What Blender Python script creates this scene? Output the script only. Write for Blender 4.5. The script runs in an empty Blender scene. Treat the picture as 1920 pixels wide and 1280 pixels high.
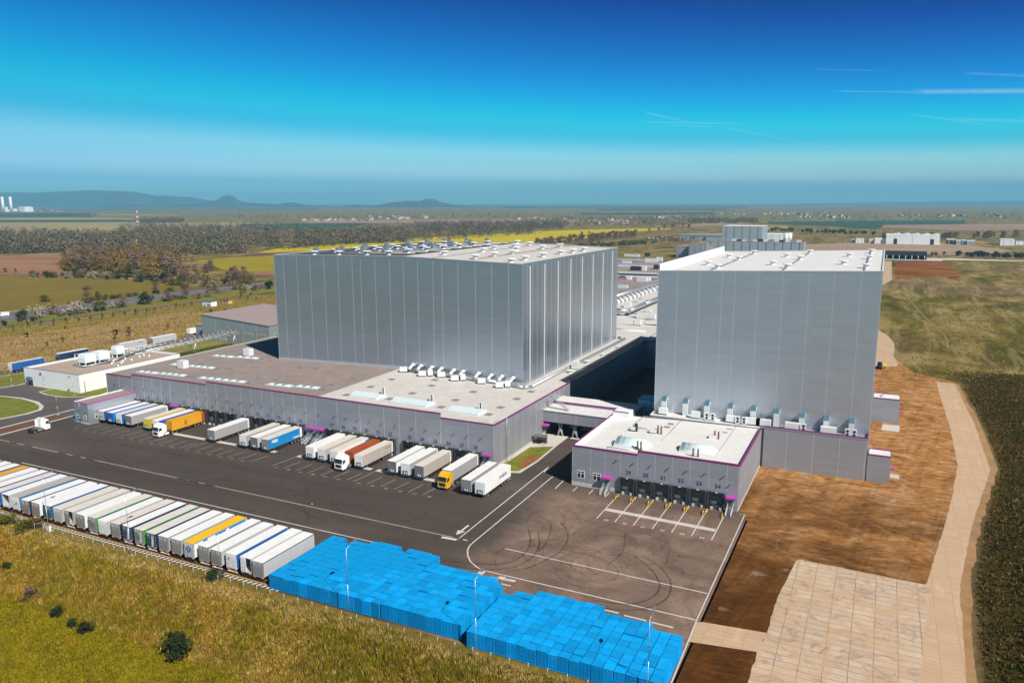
# Aerial view of a logistics warehouse: two tall silver store blocks, truck docks, parked trailers, blue pallet stacks
import bpy, bmesh, math, random
from mathutils import Vector, Matrix, noise
random.seed(11)
sc = bpy.context.scene
col = sc.collection
rad = math.radians
U = random.uniform

# ---------------------------------------------------------------- camera (67 m above the yard, metres, X along the dock wall, Y away)
CH, FPX = 67.0, 1436.88
PIT, YAW, ROL = 0.180419806, -0.451333518, -0.00215286
FW = Vector((math.sin(YAW)*math.cos(PIT), math.cos(YAW)*math.cos(PIT), -math.sin(PIT)))
_r = Vector((math.cos(YAW), -math.sin(YAW), 0)); _u = _r.cross(FW)
RT = _r*math.cos(ROL)+_u*math.sin(ROL); UP = -_r*math.sin(ROL)+_u*math.cos(ROL)
EYE = Vector((0, 0, CH))
def P(px, py, x=None, y=None, z=None):
    """world point seen at a photo point, on a plane of known x, y or z"""
    d = RT*(px-960)-UP*(py-640)+FW*FPX
    t = x/d.x if x is not None else y/d.y if y is not None else (z-CH)/d.z
    return EYE+d*t
def G(px, py, z=0.0): return P(px, py, z=z)
cam = bpy.data.cameras.new('camera'); cam.sensor_width = 36; cam.lens = FPX/1920*36
cam.clip_start = 1; cam.clip_end = 60000
co = bpy.data.objects.new('camera', cam); col.objects.link(co)
co.matrix_world = Matrix((( RT.x, UP.x, -FW.x, 0), (RT.y, UP.y, -FW.y, 0), (RT.z, UP.z, -FW.z, CH), (0, 0, 0, 1)))
sc.camera = co

# ---------------------------------------------------------------- mesh builder
class MB:
    def __init__(s): s.v = []; s.f = []; s.m = []; s.sm = []
    def face(s, pts, m=0, sm=False):
        b = len(s.v); s.v.extend([tuple(p) for p in pts]); s.f.append(tuple(range(b, b+len(pts)))); s.m.append(m); s.sm.append(sm); return s
    def box(s, x0, y0, z0, x1, y1, z1, m=0, top=None):
        b = len(s.v)
        s.v += [(x0,y0,z0),(x1,y0,z0),(x1,y1,z0),(x0,y1,z0),(x0,y0,z1),(x1,y0,z1),(x1,y1,z1),(x0,y1,z1)]
        for q in ((0,3,2,1),(4,5,6,7),(0,1,5,4),(1,2,6,5),(2,3,7,6),(3,0,4,7)):
            s.f.append(tuple(b+i for i in q)); s.m.append(top if (top is not None and q == (4,5,6,7)) else m); s.sm.append(False)
        return s
    def cbox(s, c, d, rz=0, m=0):
        b = len(s.v); cs, sn = math.cos(rz), math.sin(rz)
        for z in (-1, 1):
            for x, y in ((-1,-1),(1,-1),(1,1),(-1,1)):
                X, Y = x*d[0]/2, y*d[1]/2
                s.v.append((c[0]+X*cs-Y*sn, c[1]+X*sn+Y*cs, c[2]+z*d[2]/2))
        for q in ((0,3,2,1),(4,5,6,7),(0,1,5,4),(1,2,6,5),(2,3,7,6),(3,0,4,7)):
            s.f.append(tuple(b+i for i in q)); s.m.append(m); s.sm.append(False)
        return s
    def tube(s, p0, p1, r0, r1=None, n=8, m=0, caps=True, sm=True):
        p0, p1 = Vector(p0), Vector(p1); r1 = r0 if r1 is None else r1
        a = (p1-p0).normalized(); q = a.orthogonal().normalized(); w = a.cross(q); b = len(s.v)
        for p, r in ((p0, r0), (p1, r1)):
            for i in range(n):
                t = 2*math.pi*i/n; s.v.append(tuple(p+q*(r*math.cos(t))+w*(r*math.sin(t))))
        for i in range(n):
            j = (i+1) % n; s.f.append((b+i, b+j, b+n+j, b+n+i)); s.m.append(m); s.sm.append(sm)
        if caps:
            s.f.append(tuple(b+i for i in reversed(range(n)))); s.f.append(tuple(b+n+i for i in range(n))); s.m += [m, m]; s.sm += [False, False]
        return s
    def path(s, pts, r, n=6, m=0):
        for a, b in zip(pts, pts[1:]): s.tube(a, b, r, n=n, m=m)
        return s
    def prism(s, prof, x0, x1, m=0, axis='x', ms=None):
        """extrude a (y,z) outline along x (or an (x,z) outline along y)"""
        k = len(prof); b = len(s.v)
        for e in (x0, x1):
            for p, z in prof: s.v.append((e, p, z) if axis == 'x' else (p, e, z))
        for i in range(k):
            j = (i+1) % k; s.f.append((b+i, b+j, b+k+j, b+k+i)); s.m.append(ms[i] if ms else m); s.sm.append(False)
        s.f.append(tuple(b+i for i in reversed(range(k)))); s.f.append(tuple(b+k+i for i in range(k))); s.m += [m, m]; s.sm += [False, False]
        return s
    def strip(s, pts, w, zf, m=0):
        """flat ribbon of width w along points, z from zf(x, y)"""
        pts = [Vector((p[0], p[1], 0)) for p in pts]; L = []
        for i, p in enumerate(pts):
            d = (pts[min(i+1, len(pts)-1)]-pts[max(i-1, 0)]).normalized(); nrm = Vector((-d.y, d.x, 0))
            L.append((p+nrm*w/2, p-nrm*w/2))
        for (a, b), (c, d) in zip(L, L[1:]):
            s.face([(q.x, q.y, zf(q.x, q.y)) for q in (a, b, d, c)], m)
        return s
    def mesh(s, name, mats, off=None):
        me = bpy.data.meshes.new(name)
        v = s.v if off is None else [(a-off[0], b-off[1], c-off[2]) for a, b, c in s.v]
        me.from_pydata(v, [], s.f)
        for x in (mats if isinstance(mats, (list, tuple)) else [mats]): me.materials.append(x)
        me.polygons.foreach_set('material_index', s.m); me.polygons.foreach_set('use_smooth', s.sm)
        bm = bmesh.new(); bm.from_mesh(me); bmesh.ops.recalc_face_normals(bm, faces=bm.faces); bm.to_mesh(me); bm.free()
        me.update(); return me
    def build(s, name, mats, parent=None, world=False, bevel=0):
        off = parent_loc(parent) if (parent is not None and world) else None
        o = link(name, s.mesh(name, mats, off), parent)
        if bevel:
            b = o.modifiers.new('bevel', 'BEVEL'); b.width = bevel; b.segments = 2; b.limit_method = 'ANGLE'; b.angle_limit = rad(30)
        return o
def parent_loc(p):
    l = Vector((0, 0, 0))
    while p is not None: l = l+p.location; p = p.parent
    return l
def link(name, me, parent=None):
    o = bpy.data.objects.new(name, me); col.objects.link(o)
    if parent is not None: o.parent = parent
    return o
def tag(o, label, cat, group=None):
    o['label'] = label; o['category'] = cat
    if group: o['group'] = group
    return o
def thing(name, label, cat, loc=(0,0,0), rz=0, group=None):
    o = bpy.data.objects.new(name, None); col.objects.link(o); o.location = loc; o.rotation_euler = (0, 0, rz); o.empty_display_size = 0.5
    return tag(o, label, cat, group)
def structure(o): o['kind'] = 'structure'; return o
def stuff(o, label=None, cat=None):
    o['kind'] = 'stuff'
    if label: o['label'] = label; o['category'] = cat
    return o
def tree_of(o, parent=None):
    c = o.copy(); col.objects.link(c); c.parent = parent
    for ch in list(o.children): tree_of(ch, c)
    return c
_texts = {}
def text_mesh(body, size, mat, depth=0.02, spacing=1.0):
    k = (body, size, mat.name)
    if k not in _texts:
        cu = bpy.data.curves.new('lettering', 'FONT'); cu.body = body; cu.size = size; cu.extrude = depth; cu.align_x = 'CENTER'; cu.align_y = 'CENTER'
        cu.offset = 0.012*size; cu.space_character = spacing; cu.resolution_u = 3
        t = bpy.data.objects.new('lettering', cu); col.objects.link(t)
        me = bpy.data.meshes.new_from_object(t.evaluated_get(bpy.context.evaluated_depsgraph_get()))
        bpy.data.objects.remove(t); me.materials.clear(); me.materials.append(mat); _texts[k] = me
    return _texts[k]
def lettering(name, body, size, mat, parent, loc, rot, spacing=1.0):
    o = link(name, text_mesh(body, size, mat, 0.02, spacing), parent); o.location = loc; o.rotation_euler = rot; return o

# ---------------------------------------------------------------- materials
def nt(name):
    m = bpy.data.materials.new(name); m.use_nodes = True; t = m.node_tree; t.nodes.clear()
    o = t.nodes.new('ShaderNodeOutputMaterial'); b = t.nodes.new('ShaderNodeBsdfPrincipled'); t.links.new(b.outputs[0], o.inputs[0]); return m, t, b
def N(t, kind, **kw):
    n = t.nodes.new(kind)
    for k, v in kw.items():
        if k in n.inputs: n.inputs[k].default_value = v
        else: setattr(n, k, v)
    return n
def pos(t, scale=(1,1,1), obj=False, loc=(0,0,0), rot=0.0):
    if rot:
        m0 = N(t, 'ShaderNodeMapping'); m0.inputs['Rotation'].default_value = (0, 0, rot); t.links.new(N(t, 'ShaderNodeNewGeometry').outputs['Position'], m0.inputs[0])
        mp = N(t, 'ShaderNodeMapping'); mp.inputs['Scale'].default_value = scale; t.links.new(m0.outputs[0], mp.inputs[0]); return mp.outputs[0]
    mp = N(t, 'ShaderNodeMapping'); mp.inputs['Scale'].default_value = scale; mp.inputs['Location'].default_value = loc
    if obj: t.links.new(N(t, 'ShaderNodeTexCoord').outputs['Object'], mp.inputs[0])
    else: t.links.new(N(t, 'ShaderNodeNewGeometry').outputs['Position'], mp.inputs[0])
    return mp.outputs[0]
def nz(t, scale=1.0, vec=None, det=5, rough=0.6, dist=0.0):
    n = N(t, 'ShaderNodeTexNoise', Scale=scale, Detail=det, Roughness=rough, Distortion=dist)
    mp = N(t, 'ShaderNodeMapping'); mp.inputs['Rotation'].default_value = (0.62, 0.41, 0.23); mp.inputs['Location'].default_value = (3.1, 7.7, 1.9)
    t.links.new(vec if vec is not None else pos(t), mp.inputs[0]); t.links.new(mp.outputs[0], n.inputs['Vector']); return n.outputs['Fac']
def ramp(t, fac, stops):
    r = N(t, 'ShaderNodeValToRGB'); e = r.color_ramp.elements
    while len(e) < len(stops): e.new(0.5)
    for x, (p, c) in zip(e, stops): x.position = p; x.color = (c if len(c) == 4 else (*c, 1)) if not isinstance(c, (int, float)) else (c, c, c, 1)
    t.links.new(fac, r.inputs[0]); return r.outputs[0]
def mix(t, fac, a, b, mode='MIX'):
    n = N(t, 'ShaderNodeMix', data_type='RGBA', blend_type=mode)
    for s, v in ((0, fac), (6, a), (7, b)):
        if hasattr(v, 'is_linked') or hasattr(v, 'links'): t.links.new(v, n.inputs[s])
        else: n.inputs[s].default_value = v if isinstance(v, (int, float)) else (v if len(v) == 4 else (*v, 1))
    return n.outputs[2]
def math_(t, op, a, b=0.0, clamp=False):
    n = N(t, 'ShaderNodeMath', operation=op, use_clamp=clamp)
    for i, v in enumerate((a, b)):
        if hasattr(v, 'links'): t.links.new(v, n.inputs[i])
        else: n.inputs[i].default_value = v
    return n.outputs[0]
def bump(t, b, h, strength=0.3, dist=0.1):
    n = N(t, 'ShaderNodeBump', Strength=strength, Distance=dist); t.links.new(h, n.inputs['Height']); t.links.new(n.outputs[0], b.inputs['Normal'])
def sc3(c, k): return tuple(min(1, x*k) for x in c)
_mats = {}
def M(name, c, rough=0.6, metal=0.0, var=0.12, vs=0.6, bmp=0.0, bs=8.0, dirt=None, spec=0.4, obj=False, rnd=0.0):
    """plain surface: colour with a little uneven wear, optional dirt tint and relief"""
    if name in _mats: return _mats[name]
    m, t, b = nt(name); f = nz(t, vs, pos(t, obj=obj), 6, 0.65)
    cc = ramp(t, f, [(0.25, sc3(c, 1-var)), (0.75, sc3(c, 1+var))])
    if dirt: cc = mix(t, math_(t, 'MULTIPLY', ramp(t, nz(t, vs*2.7, pos(t, (1,1,0.35), obj=obj), 7, 0.7), [(0.48, 0.0), (0.72, 1.0)]), dirt[1]), cc, dirt[0])
    if rnd:
        oi = N(t, 'ShaderNodeObjectInfo'); h = N(t, 'ShaderNodeHueSaturation'); t.links.new(cc, h.inputs['Color'])
        t.links.new(math_(t, 'ADD', math_(t, 'MULTIPLY', oi.outputs['Random'], 2*rnd), 1-rnd), h.inputs['Value']); cc = h.outputs[0]
    t.links.new(cc, b.inputs['Base Color']); b.inputs['Roughness'].default_value = rough; b.inputs['Metallic'].default_value = metal
    b.inputs['Specular IOR Level'].default_value = spec
    if bmp: bump(t, b, nz(t, bs, pos(t, obj=obj), 4, 0.6), bmp, 0.1)
    _mats[name] = m; return m
def panel_wall(name, c, metal=0.7, rough=0.36, ph=1.1, pw=6.0, var=0.025):
    """profiled metal cladding: fine horizontal ribs and a slight tone change from panel to panel"""
    m, t, b = nt(name); g = N(t, 'ShaderNodeNewGeometry'); s = N(t, 'ShaderNodeSeparateXYZ'); t.links.new(g.outputs['Position'], s.inputs[0])
    h = math_(t, 'ADD', s.outputs[0], s.outputs[1])
    cx = N(t, 'ShaderNodeCombineXYZ'); t.links.new(math_(t, 'FLOOR', math_(t, 'DIVIDE', h, pw)), cx.inputs[0]); t.links.new(math_(t, 'FLOOR', math_(t, 'DIVIDE', s.outputs[2], ph)), cx.inputs[1])
    w = N(t, 'ShaderNodeTexWhiteNoise'); t.links.new(cx.outputs[0], w.inputs['Vector'])
    cc = ramp(t, w.outputs['Value'], [(0.0, sc3(c, 1-var)), (1.0, sc3(c, 1+var))])
    st = nz(t, 0.35, pos(t, (1,1,0.06)), 5, 0.6); cc = mix(t, ramp(t, st, [(0.45, 0.0), (0.8, 0.06)]), cc, (0.3, 0.29, 0.28))
    rib = math_(t, 'FRACT', math_(t, 'DIVIDE', s.outputs[2], ph)); line = ramp(t, rib, [(0.0, 0.90), (0.06, 0.95), (0.1, 1.0)])
    cc = mix(t, 1.0, cc, line, 'MULTIPLY')
    t.links.new(cc, b.inputs['Base Color']); b.inputs['Metallic'].default_value = metal
    t.links.new(ramp(t, w.outputs['Value'], [(0.0, rough-0.02), (1.0, rough+0.02)]), b.inputs['Roughness'])
    wv = math_(t, 'SINE', math_(t, 'MULTIPLY', s.outputs[2], 2*math.pi/0.28)); bump(t, b, wv, 0.12, 0.03)
    return m
PINK = M('purple trim', (0.19, 0.022, 0.14), 0.5)
CANOPY = M('magenta canopy sheet', (0.46, 0.06, 0.38), 0.45)
WALL = panel_wall('silver cladding', (0.53, 0.575, 0.64))
WALLT = panel_wall('silver cladding of the larger block', (0.45, 0.515, 0.605), 0.82, 0.33)
WALLF = panel_wall('grey cladding of low walls', (0.36, 0.375, 0.415), 0.45, 0.5, 1.0, 6.0, 0.04)
WALLB = panel_wall('blue grey cladding', (0.24, 0.29, 0.32), 0.2, 0.55)
WHITEW = panel_wall('white cladding', (0.80, 0.83, 0.84), 0.0, 0.5, 1.2, 5.0, 0.02)
SEAM = M('pale seam flashing', (0.60, 0.64, 0.68), 0.35, 0.5, 0.05)
ROOFW = M('white roof membrane', (0.66, 0.66, 0.655), 0.75, 0, 0.05, 0.25, 0.1, 3.0, ((0.42, 0.36, 0.30), 0.25))
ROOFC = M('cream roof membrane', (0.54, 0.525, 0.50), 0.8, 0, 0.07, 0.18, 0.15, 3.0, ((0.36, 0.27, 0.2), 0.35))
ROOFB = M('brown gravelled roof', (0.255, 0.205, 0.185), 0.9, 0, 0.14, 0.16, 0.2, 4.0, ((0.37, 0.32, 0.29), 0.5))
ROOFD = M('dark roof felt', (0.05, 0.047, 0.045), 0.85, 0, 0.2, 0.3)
CONC = M('pale concrete', (0.52, 0.49, 0.45), 0.85, 0, 0.1, 0.5, 0.1, 6, ((0.3, 0.26, 0.22), 0.4))
BLACK = M('black rubber', (0.018, 0.018, 0.019), 0.7, 0, 0.15, 2)
DARK = M('dark steel', (0.045, 0.047, 0.05), 0.55, 0.3, 0.15, 2)
STEEL = M('galvanised steel', (0.52, 0.54, 0.55), 0.42, 0.75, 0.1, 1.5)
STEELW = M('light painted steel', (0.66, 0.69, 0.70), 0.45, 0.1, 0.06)
WHITE = M('white paint', (0.80, 0.81, 0.81), 0.4, 0, 0.04, 0.7)
AHU = M('white unit casing', (0.74, 0.76, 0.77), 0.4, 0.1, 0.05)
TEAL = M('teal duct side', (0.12, 0.27, 0.34), 0.4, 0.5, 0.1)
GLASS = M('dark window glass', (0.015, 0.02, 0.024), 0.08, 0, 0.2, 1.0, spec=0.8)
SKYL = M('pale skylight sheet', (0.55, 0.68, 0.71), 0.25, 0, 0.05, 0.8, spec=0.6)
GREYD = M('grey door panel', (0.13, 0.145, 0.15), 0.5, 0, 0.06)
RUST = M('rusty flue', (0.17, 0.08, 0.045), 0.8, 0, 0.2, 2)
NUMB = M('blue number paint', (0.03, 0.10, 0.30), 0.5)
NUMP = M('violet number paint', (0.065, 0.025, 0.22), 0.5)
YEL = M('yellow paint', (0.75, 0.43, 0.01), 0.45, 0, 0.08)
PAINT = M('white road paint', (0.62, 0.585, 0.56), 0.7, 0, 0.1, 1.5, dirt=((0.16, 0.13, 0.11), 0.6))
PAINTF = M('worn road paint', (0.38, 0.30, 0.27), 0.8, 0, 0.2, 1.5, dirt=((0.1, 0.085, 0.075), 0.85))
YPAINT = M('yellow road paint', (0.55, 0.30, 0.03), 0.7, 0, 0.1, 1.5, dirt=((0.16, 0.12, 0.07), 0.6))
ORANGE = M('orange lamp lens', (0.75, 0.16, 0.02), 0.3)
REDL = M('red lamp lens', (0.55, 0.03, 0.02), 0.3)
# ---------------------------------------------------------------- sky, sun, air
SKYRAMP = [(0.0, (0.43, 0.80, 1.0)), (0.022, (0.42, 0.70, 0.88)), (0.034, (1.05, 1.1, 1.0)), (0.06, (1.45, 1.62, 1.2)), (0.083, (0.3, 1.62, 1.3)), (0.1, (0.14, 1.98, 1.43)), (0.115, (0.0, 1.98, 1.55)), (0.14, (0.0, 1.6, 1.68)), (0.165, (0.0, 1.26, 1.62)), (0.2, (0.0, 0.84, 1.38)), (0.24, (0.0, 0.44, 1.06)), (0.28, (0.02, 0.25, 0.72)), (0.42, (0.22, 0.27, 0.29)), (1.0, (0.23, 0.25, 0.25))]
SUN_AZ, SUN_EL = 118.0, 44.0         # degrees clockwise from +Y, and above the horizon
w = bpy.data.worlds.new("World"); sc.world = w; w.use_nodes = True; t = w.node_tree; t.nodes.clear()
wo = N(t, 'ShaderNodeOutputWorld'); bg = N(t, 'ShaderNodeBackground'); t.links.new(bg.outputs[0], wo.inputs[0])
sky = N(t, 'ShaderNodeTexSky', sky_type='NISHITA', sun_disc=False); sky.sun_elevation = rad(SUN_EL); sky.sun_rotation = rad(SUN_AZ)
sky.altitude = 300; sky.air_density = 1.0; sky.dust_density = 0.3; sky.ozone_density = 4.0
tc = N(t, 'ShaderNodeTexCoord'); sx = N(t, 'ShaderNodeSeparateXYZ'); t.links.new(tc.outputs['Generated'], sx.inputs[0])
# a clear spring sky that deepens quickly above the horizon
zz = N(t, 'ShaderNodeMapRange'); zz.inputs['From Min'].default_value = 0.0; zz.inputs['From Max'].default_value = 0.30
zz.inputs['To Min'].default_value = 0.0; zz.inputs['To Max'].default_value = 0.75; t.links.new(sx.outputs[2], zz.inputs['Value'])
cx = N(t, 'ShaderNodeCombineXYZ'); t.links.new(sx.outputs[0], cx.inputs[0]); t.links.new(sx.outputs[1], cx.inputs[1]); t.links.new(zz.outputs[0], cx.inputs[2])
nv = N(t, 'ShaderNodeVectorMath', operation='NORMALIZE'); t.links.new(cx.outputs[0], nv.inputs[0]); t.links.new(nv.outputs[0], sky.inputs['Vector'])
hs = N(t, 'ShaderNodeHueSaturation', Saturation=1.25, Value=1.0, Hue=0.495); t.links.new(sky.outputs[0], hs.inputs['Color'])
# clear air: pale cyan low down, deep azure higher up and toward the side of the sky at right angles to the sun
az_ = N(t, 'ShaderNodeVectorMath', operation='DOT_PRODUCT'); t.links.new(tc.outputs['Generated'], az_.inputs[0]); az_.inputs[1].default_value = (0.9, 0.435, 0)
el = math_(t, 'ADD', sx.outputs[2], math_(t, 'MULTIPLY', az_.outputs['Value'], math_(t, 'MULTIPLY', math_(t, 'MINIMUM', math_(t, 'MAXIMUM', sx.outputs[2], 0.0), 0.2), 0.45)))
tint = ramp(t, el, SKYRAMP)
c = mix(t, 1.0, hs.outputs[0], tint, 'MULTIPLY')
# thin contrails, each a line in the sky with frayed edges
aa = math_(t, 'ARCTAN2', sx.outputs[0], sx.outputs[1]); ee = math_(t, 'ARCSINE', sx.outputs[2])
def sky_dir(px, py):
    d = (RT*(px-960)-UP*(py-640)+FW*FPX).normalized(); return math.atan2(d.x, d.y), math.asin(d.z)
cl = None
for p0, p1, wd, st in (((1205, 210), (1290, 229), .0011, .30), ((1195, 228.5), (1405, 232), .0010, .28), ((1240, 234), (1345, 238), .0008, .2), ((1340, 236), (1610, 286), .0011, .22), ((1560, 171), (1740, 173), .0010, .25), ((1700, 172), (1960, 170), .0034, .40), ((1700, 213), (1860, 236), .0010, .25), ((1780, 223), (1940, 228), .0022, .18), ((1800, 137), (1960, 144), .002, .15), ((1520, 130), (1660, 133), .0012, .10)):
    (a0, e0), (a1, e1) = sky_dir(*p0), sky_dir(*p1); L = math.hypot(a1-a0, e1-e0); ux, uy = (a1-a0)/L, (e1-e0)/L
    da = math_(t, 'SUBTRACT', aa, a0); de = math_(t, 'SUBTRACT', ee, e0)
    al = math_(t, 'ADD', math_(t, 'MULTIPLY', da, ux), math_(t, 'MULTIPLY', de, uy)); ac = math_(t, 'ABSOLUTE', math_(t, 'SUBTRACT', math_(t, 'MULTIPLY', de, ux), math_(t, 'MULTIPLY', da, uy)))
    cv = N(t, 'ShaderNodeCombineXYZ'); t.links.new(al, cv.inputs[0]); t.links.new(math_(t, 'MULTIPLY', ac, 6.0), cv.inputs[1])
    f = math_(t, 'SUBTRACT', 1.0, math_(t, 'DIVIDE', ac, wd), True); f = math_(t, 'MULTIPLY', f, ramp(t, nz(t, 150.0, cv.outputs[0], 4, 0.7), [(0.3, 0.25), (0.7, 1.0)]))
    e_ = math_(t, 'MULTIPLY', math_(t, 'MULTIPLY', al, 6/L, True), math_(t, 'MULTIPLY', math_(t, 'SUBTRACT', L, al), 6/L, True)); f = math_(t, 'MULTIPLY', math_(t, 'MULTIPLY', f, e_), st)
    cl = f if cl is None else math_(t, 'MAXIMUM', cl, f)
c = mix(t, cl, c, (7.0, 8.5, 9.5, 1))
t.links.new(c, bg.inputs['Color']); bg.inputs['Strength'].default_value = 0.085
sun = bpy.data.lights.new('sun', 'SUN'); sun.energy = 5.0; sun.angle = rad(0.5); sun.color = (1.0, 0.93, 0.84)
so = bpy.data.objects.new('sun', sun); col.objects.link(so)
sd = Vector((math.sin(rad(SUN_AZ))*math.cos(rad(SUN_EL)), math.cos(rad(SUN_AZ))*math.cos(rad(SUN_EL)), math.sin(rad(SUN_EL))))
so.rotation_euler = sd.to_track_quat('Z', 'Y').to_euler(); so.location = (0, 0, 300)
sc.view_settings.view_transform = 'Standard'; sc.view_settings.look = 'None'; sc.view_settings.exposure = 0.35; sc.view_settings.gamma = 1.0
hm = bpy.data.materials.new('air haze'); hm.use_nodes = True; t = hm.node_tree; t.nodes.clear()
ho = N(t, 'ShaderNodeOutputMaterial'); pv = N(t, 'ShaderNodeVolumePrincipled'); t.links.new(pv.outputs[0], ho.inputs['Volume'])
pv.inputs['Color'].default_value = (0.27, 0.72, 1.0, 1); pv.inputs['Density'].default_value = 0.000095; pv.inputs['Anisotropy'].default_value = 0.0
hz = MB().box(-16500, -3000, -9, 9500, 17500, 285).build('haze', hm); stuff(hz)

# ---------------------------------------------------------------- terrain
def sstep(a, b, x):
    x = max(0.0, min(1.0, (x-a)/(b-a))); return x*x*(3-2*x)
ROADR = [(96, 14.0), (116, 15.0), (147, 16.4), (178, 20.8), (219, 28.2), (262, 28.6), (301, 27.6), (322, 27.2), (340, 20.0)]
def road_edge(y):
    for (a, xa), (b, xb) in zip(ROADR, ROADR[1:]):
        if y <= b: return xa+(xb-xa)*max(0, (y-a))/(b-a)
    return ROADR[-1][1]
def bank(x, y):
    d = x-road_edge(y)-1.0
    k = sstep(352, 318, y)*sstep(30, 80, y)
    return k*5.0*sstep(0, 17, d)*(1-0.75*sstep(22, 60, d)) if d > 0 else 0.0
def h(x, y):
    z = -4.0*sstep(90.0, 78.0, y) if y < 90 else 0.0
    z += bank(x, y)
    if z > 0.2: z += 0.5*noise.noise(Vector((x*0.09, y*0.09, 1.3)))*min(1, z)
    if -226 < x < 4 and 97 < y < 320: z -= 0.9*sstep(97, 99, y)          # the yard and the buildings stand here
    return z
def axis(parts):
    out = []
    for a, b, n in parts: out += [a+(b-a)*i/n for i in range(n)]
    return out+[parts[-1][1]]
xs = axis([(-16000, -3000, 13), (-3000, -600, 16), (-600, -240, 24), (-240, 8, 62), (8, 110, 51), (110, 400, 20), (400, 3000, 14), (3000, 9000, 8)])
ys = axis([(-2500, 30, 6), (30, 72, 10), (72, 99, 18), (99, 112, 3), (112, 360, 80), (360, 900, 30), (900, 4000, 20), (4000, 17000, 16)])
gm = bpy.data.meshes.new('ground'); nx = len(xs)
gm.from_pydata([(x, y, h(x, y)) for y in ys for x in xs], [], [(j*nx+i, j*nx+i+1, (j+1)*nx+i+1, (j+1)*nx+i) for j in range(len(ys)-1) for i in range(nx-1)])
za = gm.color_attributes.new('zone', 'FLOAT_COLOR', 'POINT')
for i, v in enumerate(gm.vertices):
    x, y, z = v.co
    d = x-road_edge(y)
    r = sstep(0.5, 4, d)*sstep(345, 322, y)*(1-0.9*sstep(30, 75, d-12*noise.noise(Vector((x*.03, y*.02, 0))))*sstep(140, 300, y))
    g = sstep(75.5, 79.5, y+3*noise.noise(Vector((x*.05, 0, 4))))*sstep(96, 92, y)*(1 if x < 8 else 0)
    b = sstep(79.5, 75.5, y+3*noise.noise(Vector((x*.05, 0, 4))))*(1 if x < 8 else 0)
    a = sstep(-180, -215, x)*sstep(120, 180, y)*sstep(430, 330, y)
    za.data[i].color = (r, g, b, a)
gm.polygons.foreach_set('use_smooth', [True]*len(gm.polygons))
m, t, b = nt('meadow ground'); at = N(t, 'ShaderNodeAttribute', attribute_name='zone'); s3 = N(t, 'ShaderNodeSeparateColor'); t.links.new(at.outputs['Color'], s3.inputs[0])
f1 = nz(t, 0.035, pos(t, (1, 0.45, 1)), 8, 0.68, 0.6); f2 = nz(t, 0.45, None, 7, 0.75); f3 = nz(t, 0.012, pos(t, (1, 0.6, 1)), 4, 0.5)
base = ramp(t, f1, [(0.3, (0.035, 0.035, 0.004)), (0.44, (0.10, 0.085, 0.009)), (0.53, (0.19, 0.145, 0.03)), (0.66, (0.36, 0.27, 0.12))])
base = mix(t, ramp(t, f3, [(0.5, 0.0), (0.68, 0.7)]), base, (0.16, 0.10, 0.065))
st = nz(t, 0.16, pos(t, (1.0, 0.10, 1)), 6, 0.7, 0.5); base = mix(t, ramp(t, st, [(0.50, 0.0), (0.66, 0.75)]), base, (0.34, 0.26, 0.115))
base = mix(t, ramp(t, nz(t, 0.06, pos(t, (0.35, 1, 1), loc=(7, 2, 0)), 9, 0.75, 1.0), [(0.55, 0.0), (0.66, 0.8)]), base, (0.11, 0.062, 0.026))
dry = ramp(t, nz(t, 0.05, pos(t, (1, 0.6, 1)), 8, 0.7), [(0.3, (0.17, 0.14, 0.035)), (0.45, (0.30, 0.225, 0.095)), (0.7, (0.41, 0.29, 0.155))])
berm = ramp(t, nz(t, 0.12, pos(t, (1, .6, 1)), 9, 0.75, 0.6), [(0.3, (0.022, 0.024, 0.002)), (0.46, (0.055, 0.045, 0.004)), (0.56, (0.085, 0.05, 0.008)), (0.72, (0.15, 0.09, 0.02))])
slope = ramp(t, nz(t, 0.12, pos(t, (1, .8, 1)), 8, 0.7), [(0.3, (0.10, 0.09, 0.002)), (0.48, (0.20, 0.14, 0.008)), (0.7, (0.33, 0.20, 0.03))])
near = ramp(t, nz(t, 0.13, pos(t), 7, 0.7), [(0.3, (0.06, 0.065, 0.0005)), (0.5, (0.18, 0.15, 0.001)), (0.72, (0.28, 0.21, 0.004))])
dry = mix(t, 1.0, dry, ramp(t, nz(t, 0.22, pos(t, (1, .7, 1)), 8, 0.75, 0.5), [(0.3, 0.6), (0.5, 1.0), (0.7, 1.2)]), 'MULTIPLY'); c = mix(t, at.outputs['Alpha'], base, dry); c = mix(t, s3.outputs[2], c, near); c = mix(t, s3.outputs[1], c, slope); c = mix(t, s3.outputs[0], c, berm)
c = mix(t, 1.0, c, ramp(t, f2, [(0.25, 0.62), (0.75, 1.3)]), 'MULTIPLY')
t.links.new(c, b.inputs['Base Color']); b.inputs['Roughness'].default_value = 0.95; b.inputs['Specular IOR Level'].default_value = 0.1
bump(t, b, f2, 0.9, 0.8)
gm.materials.append(m); GROUNDM = m
structure(link('ground', gm))

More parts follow.
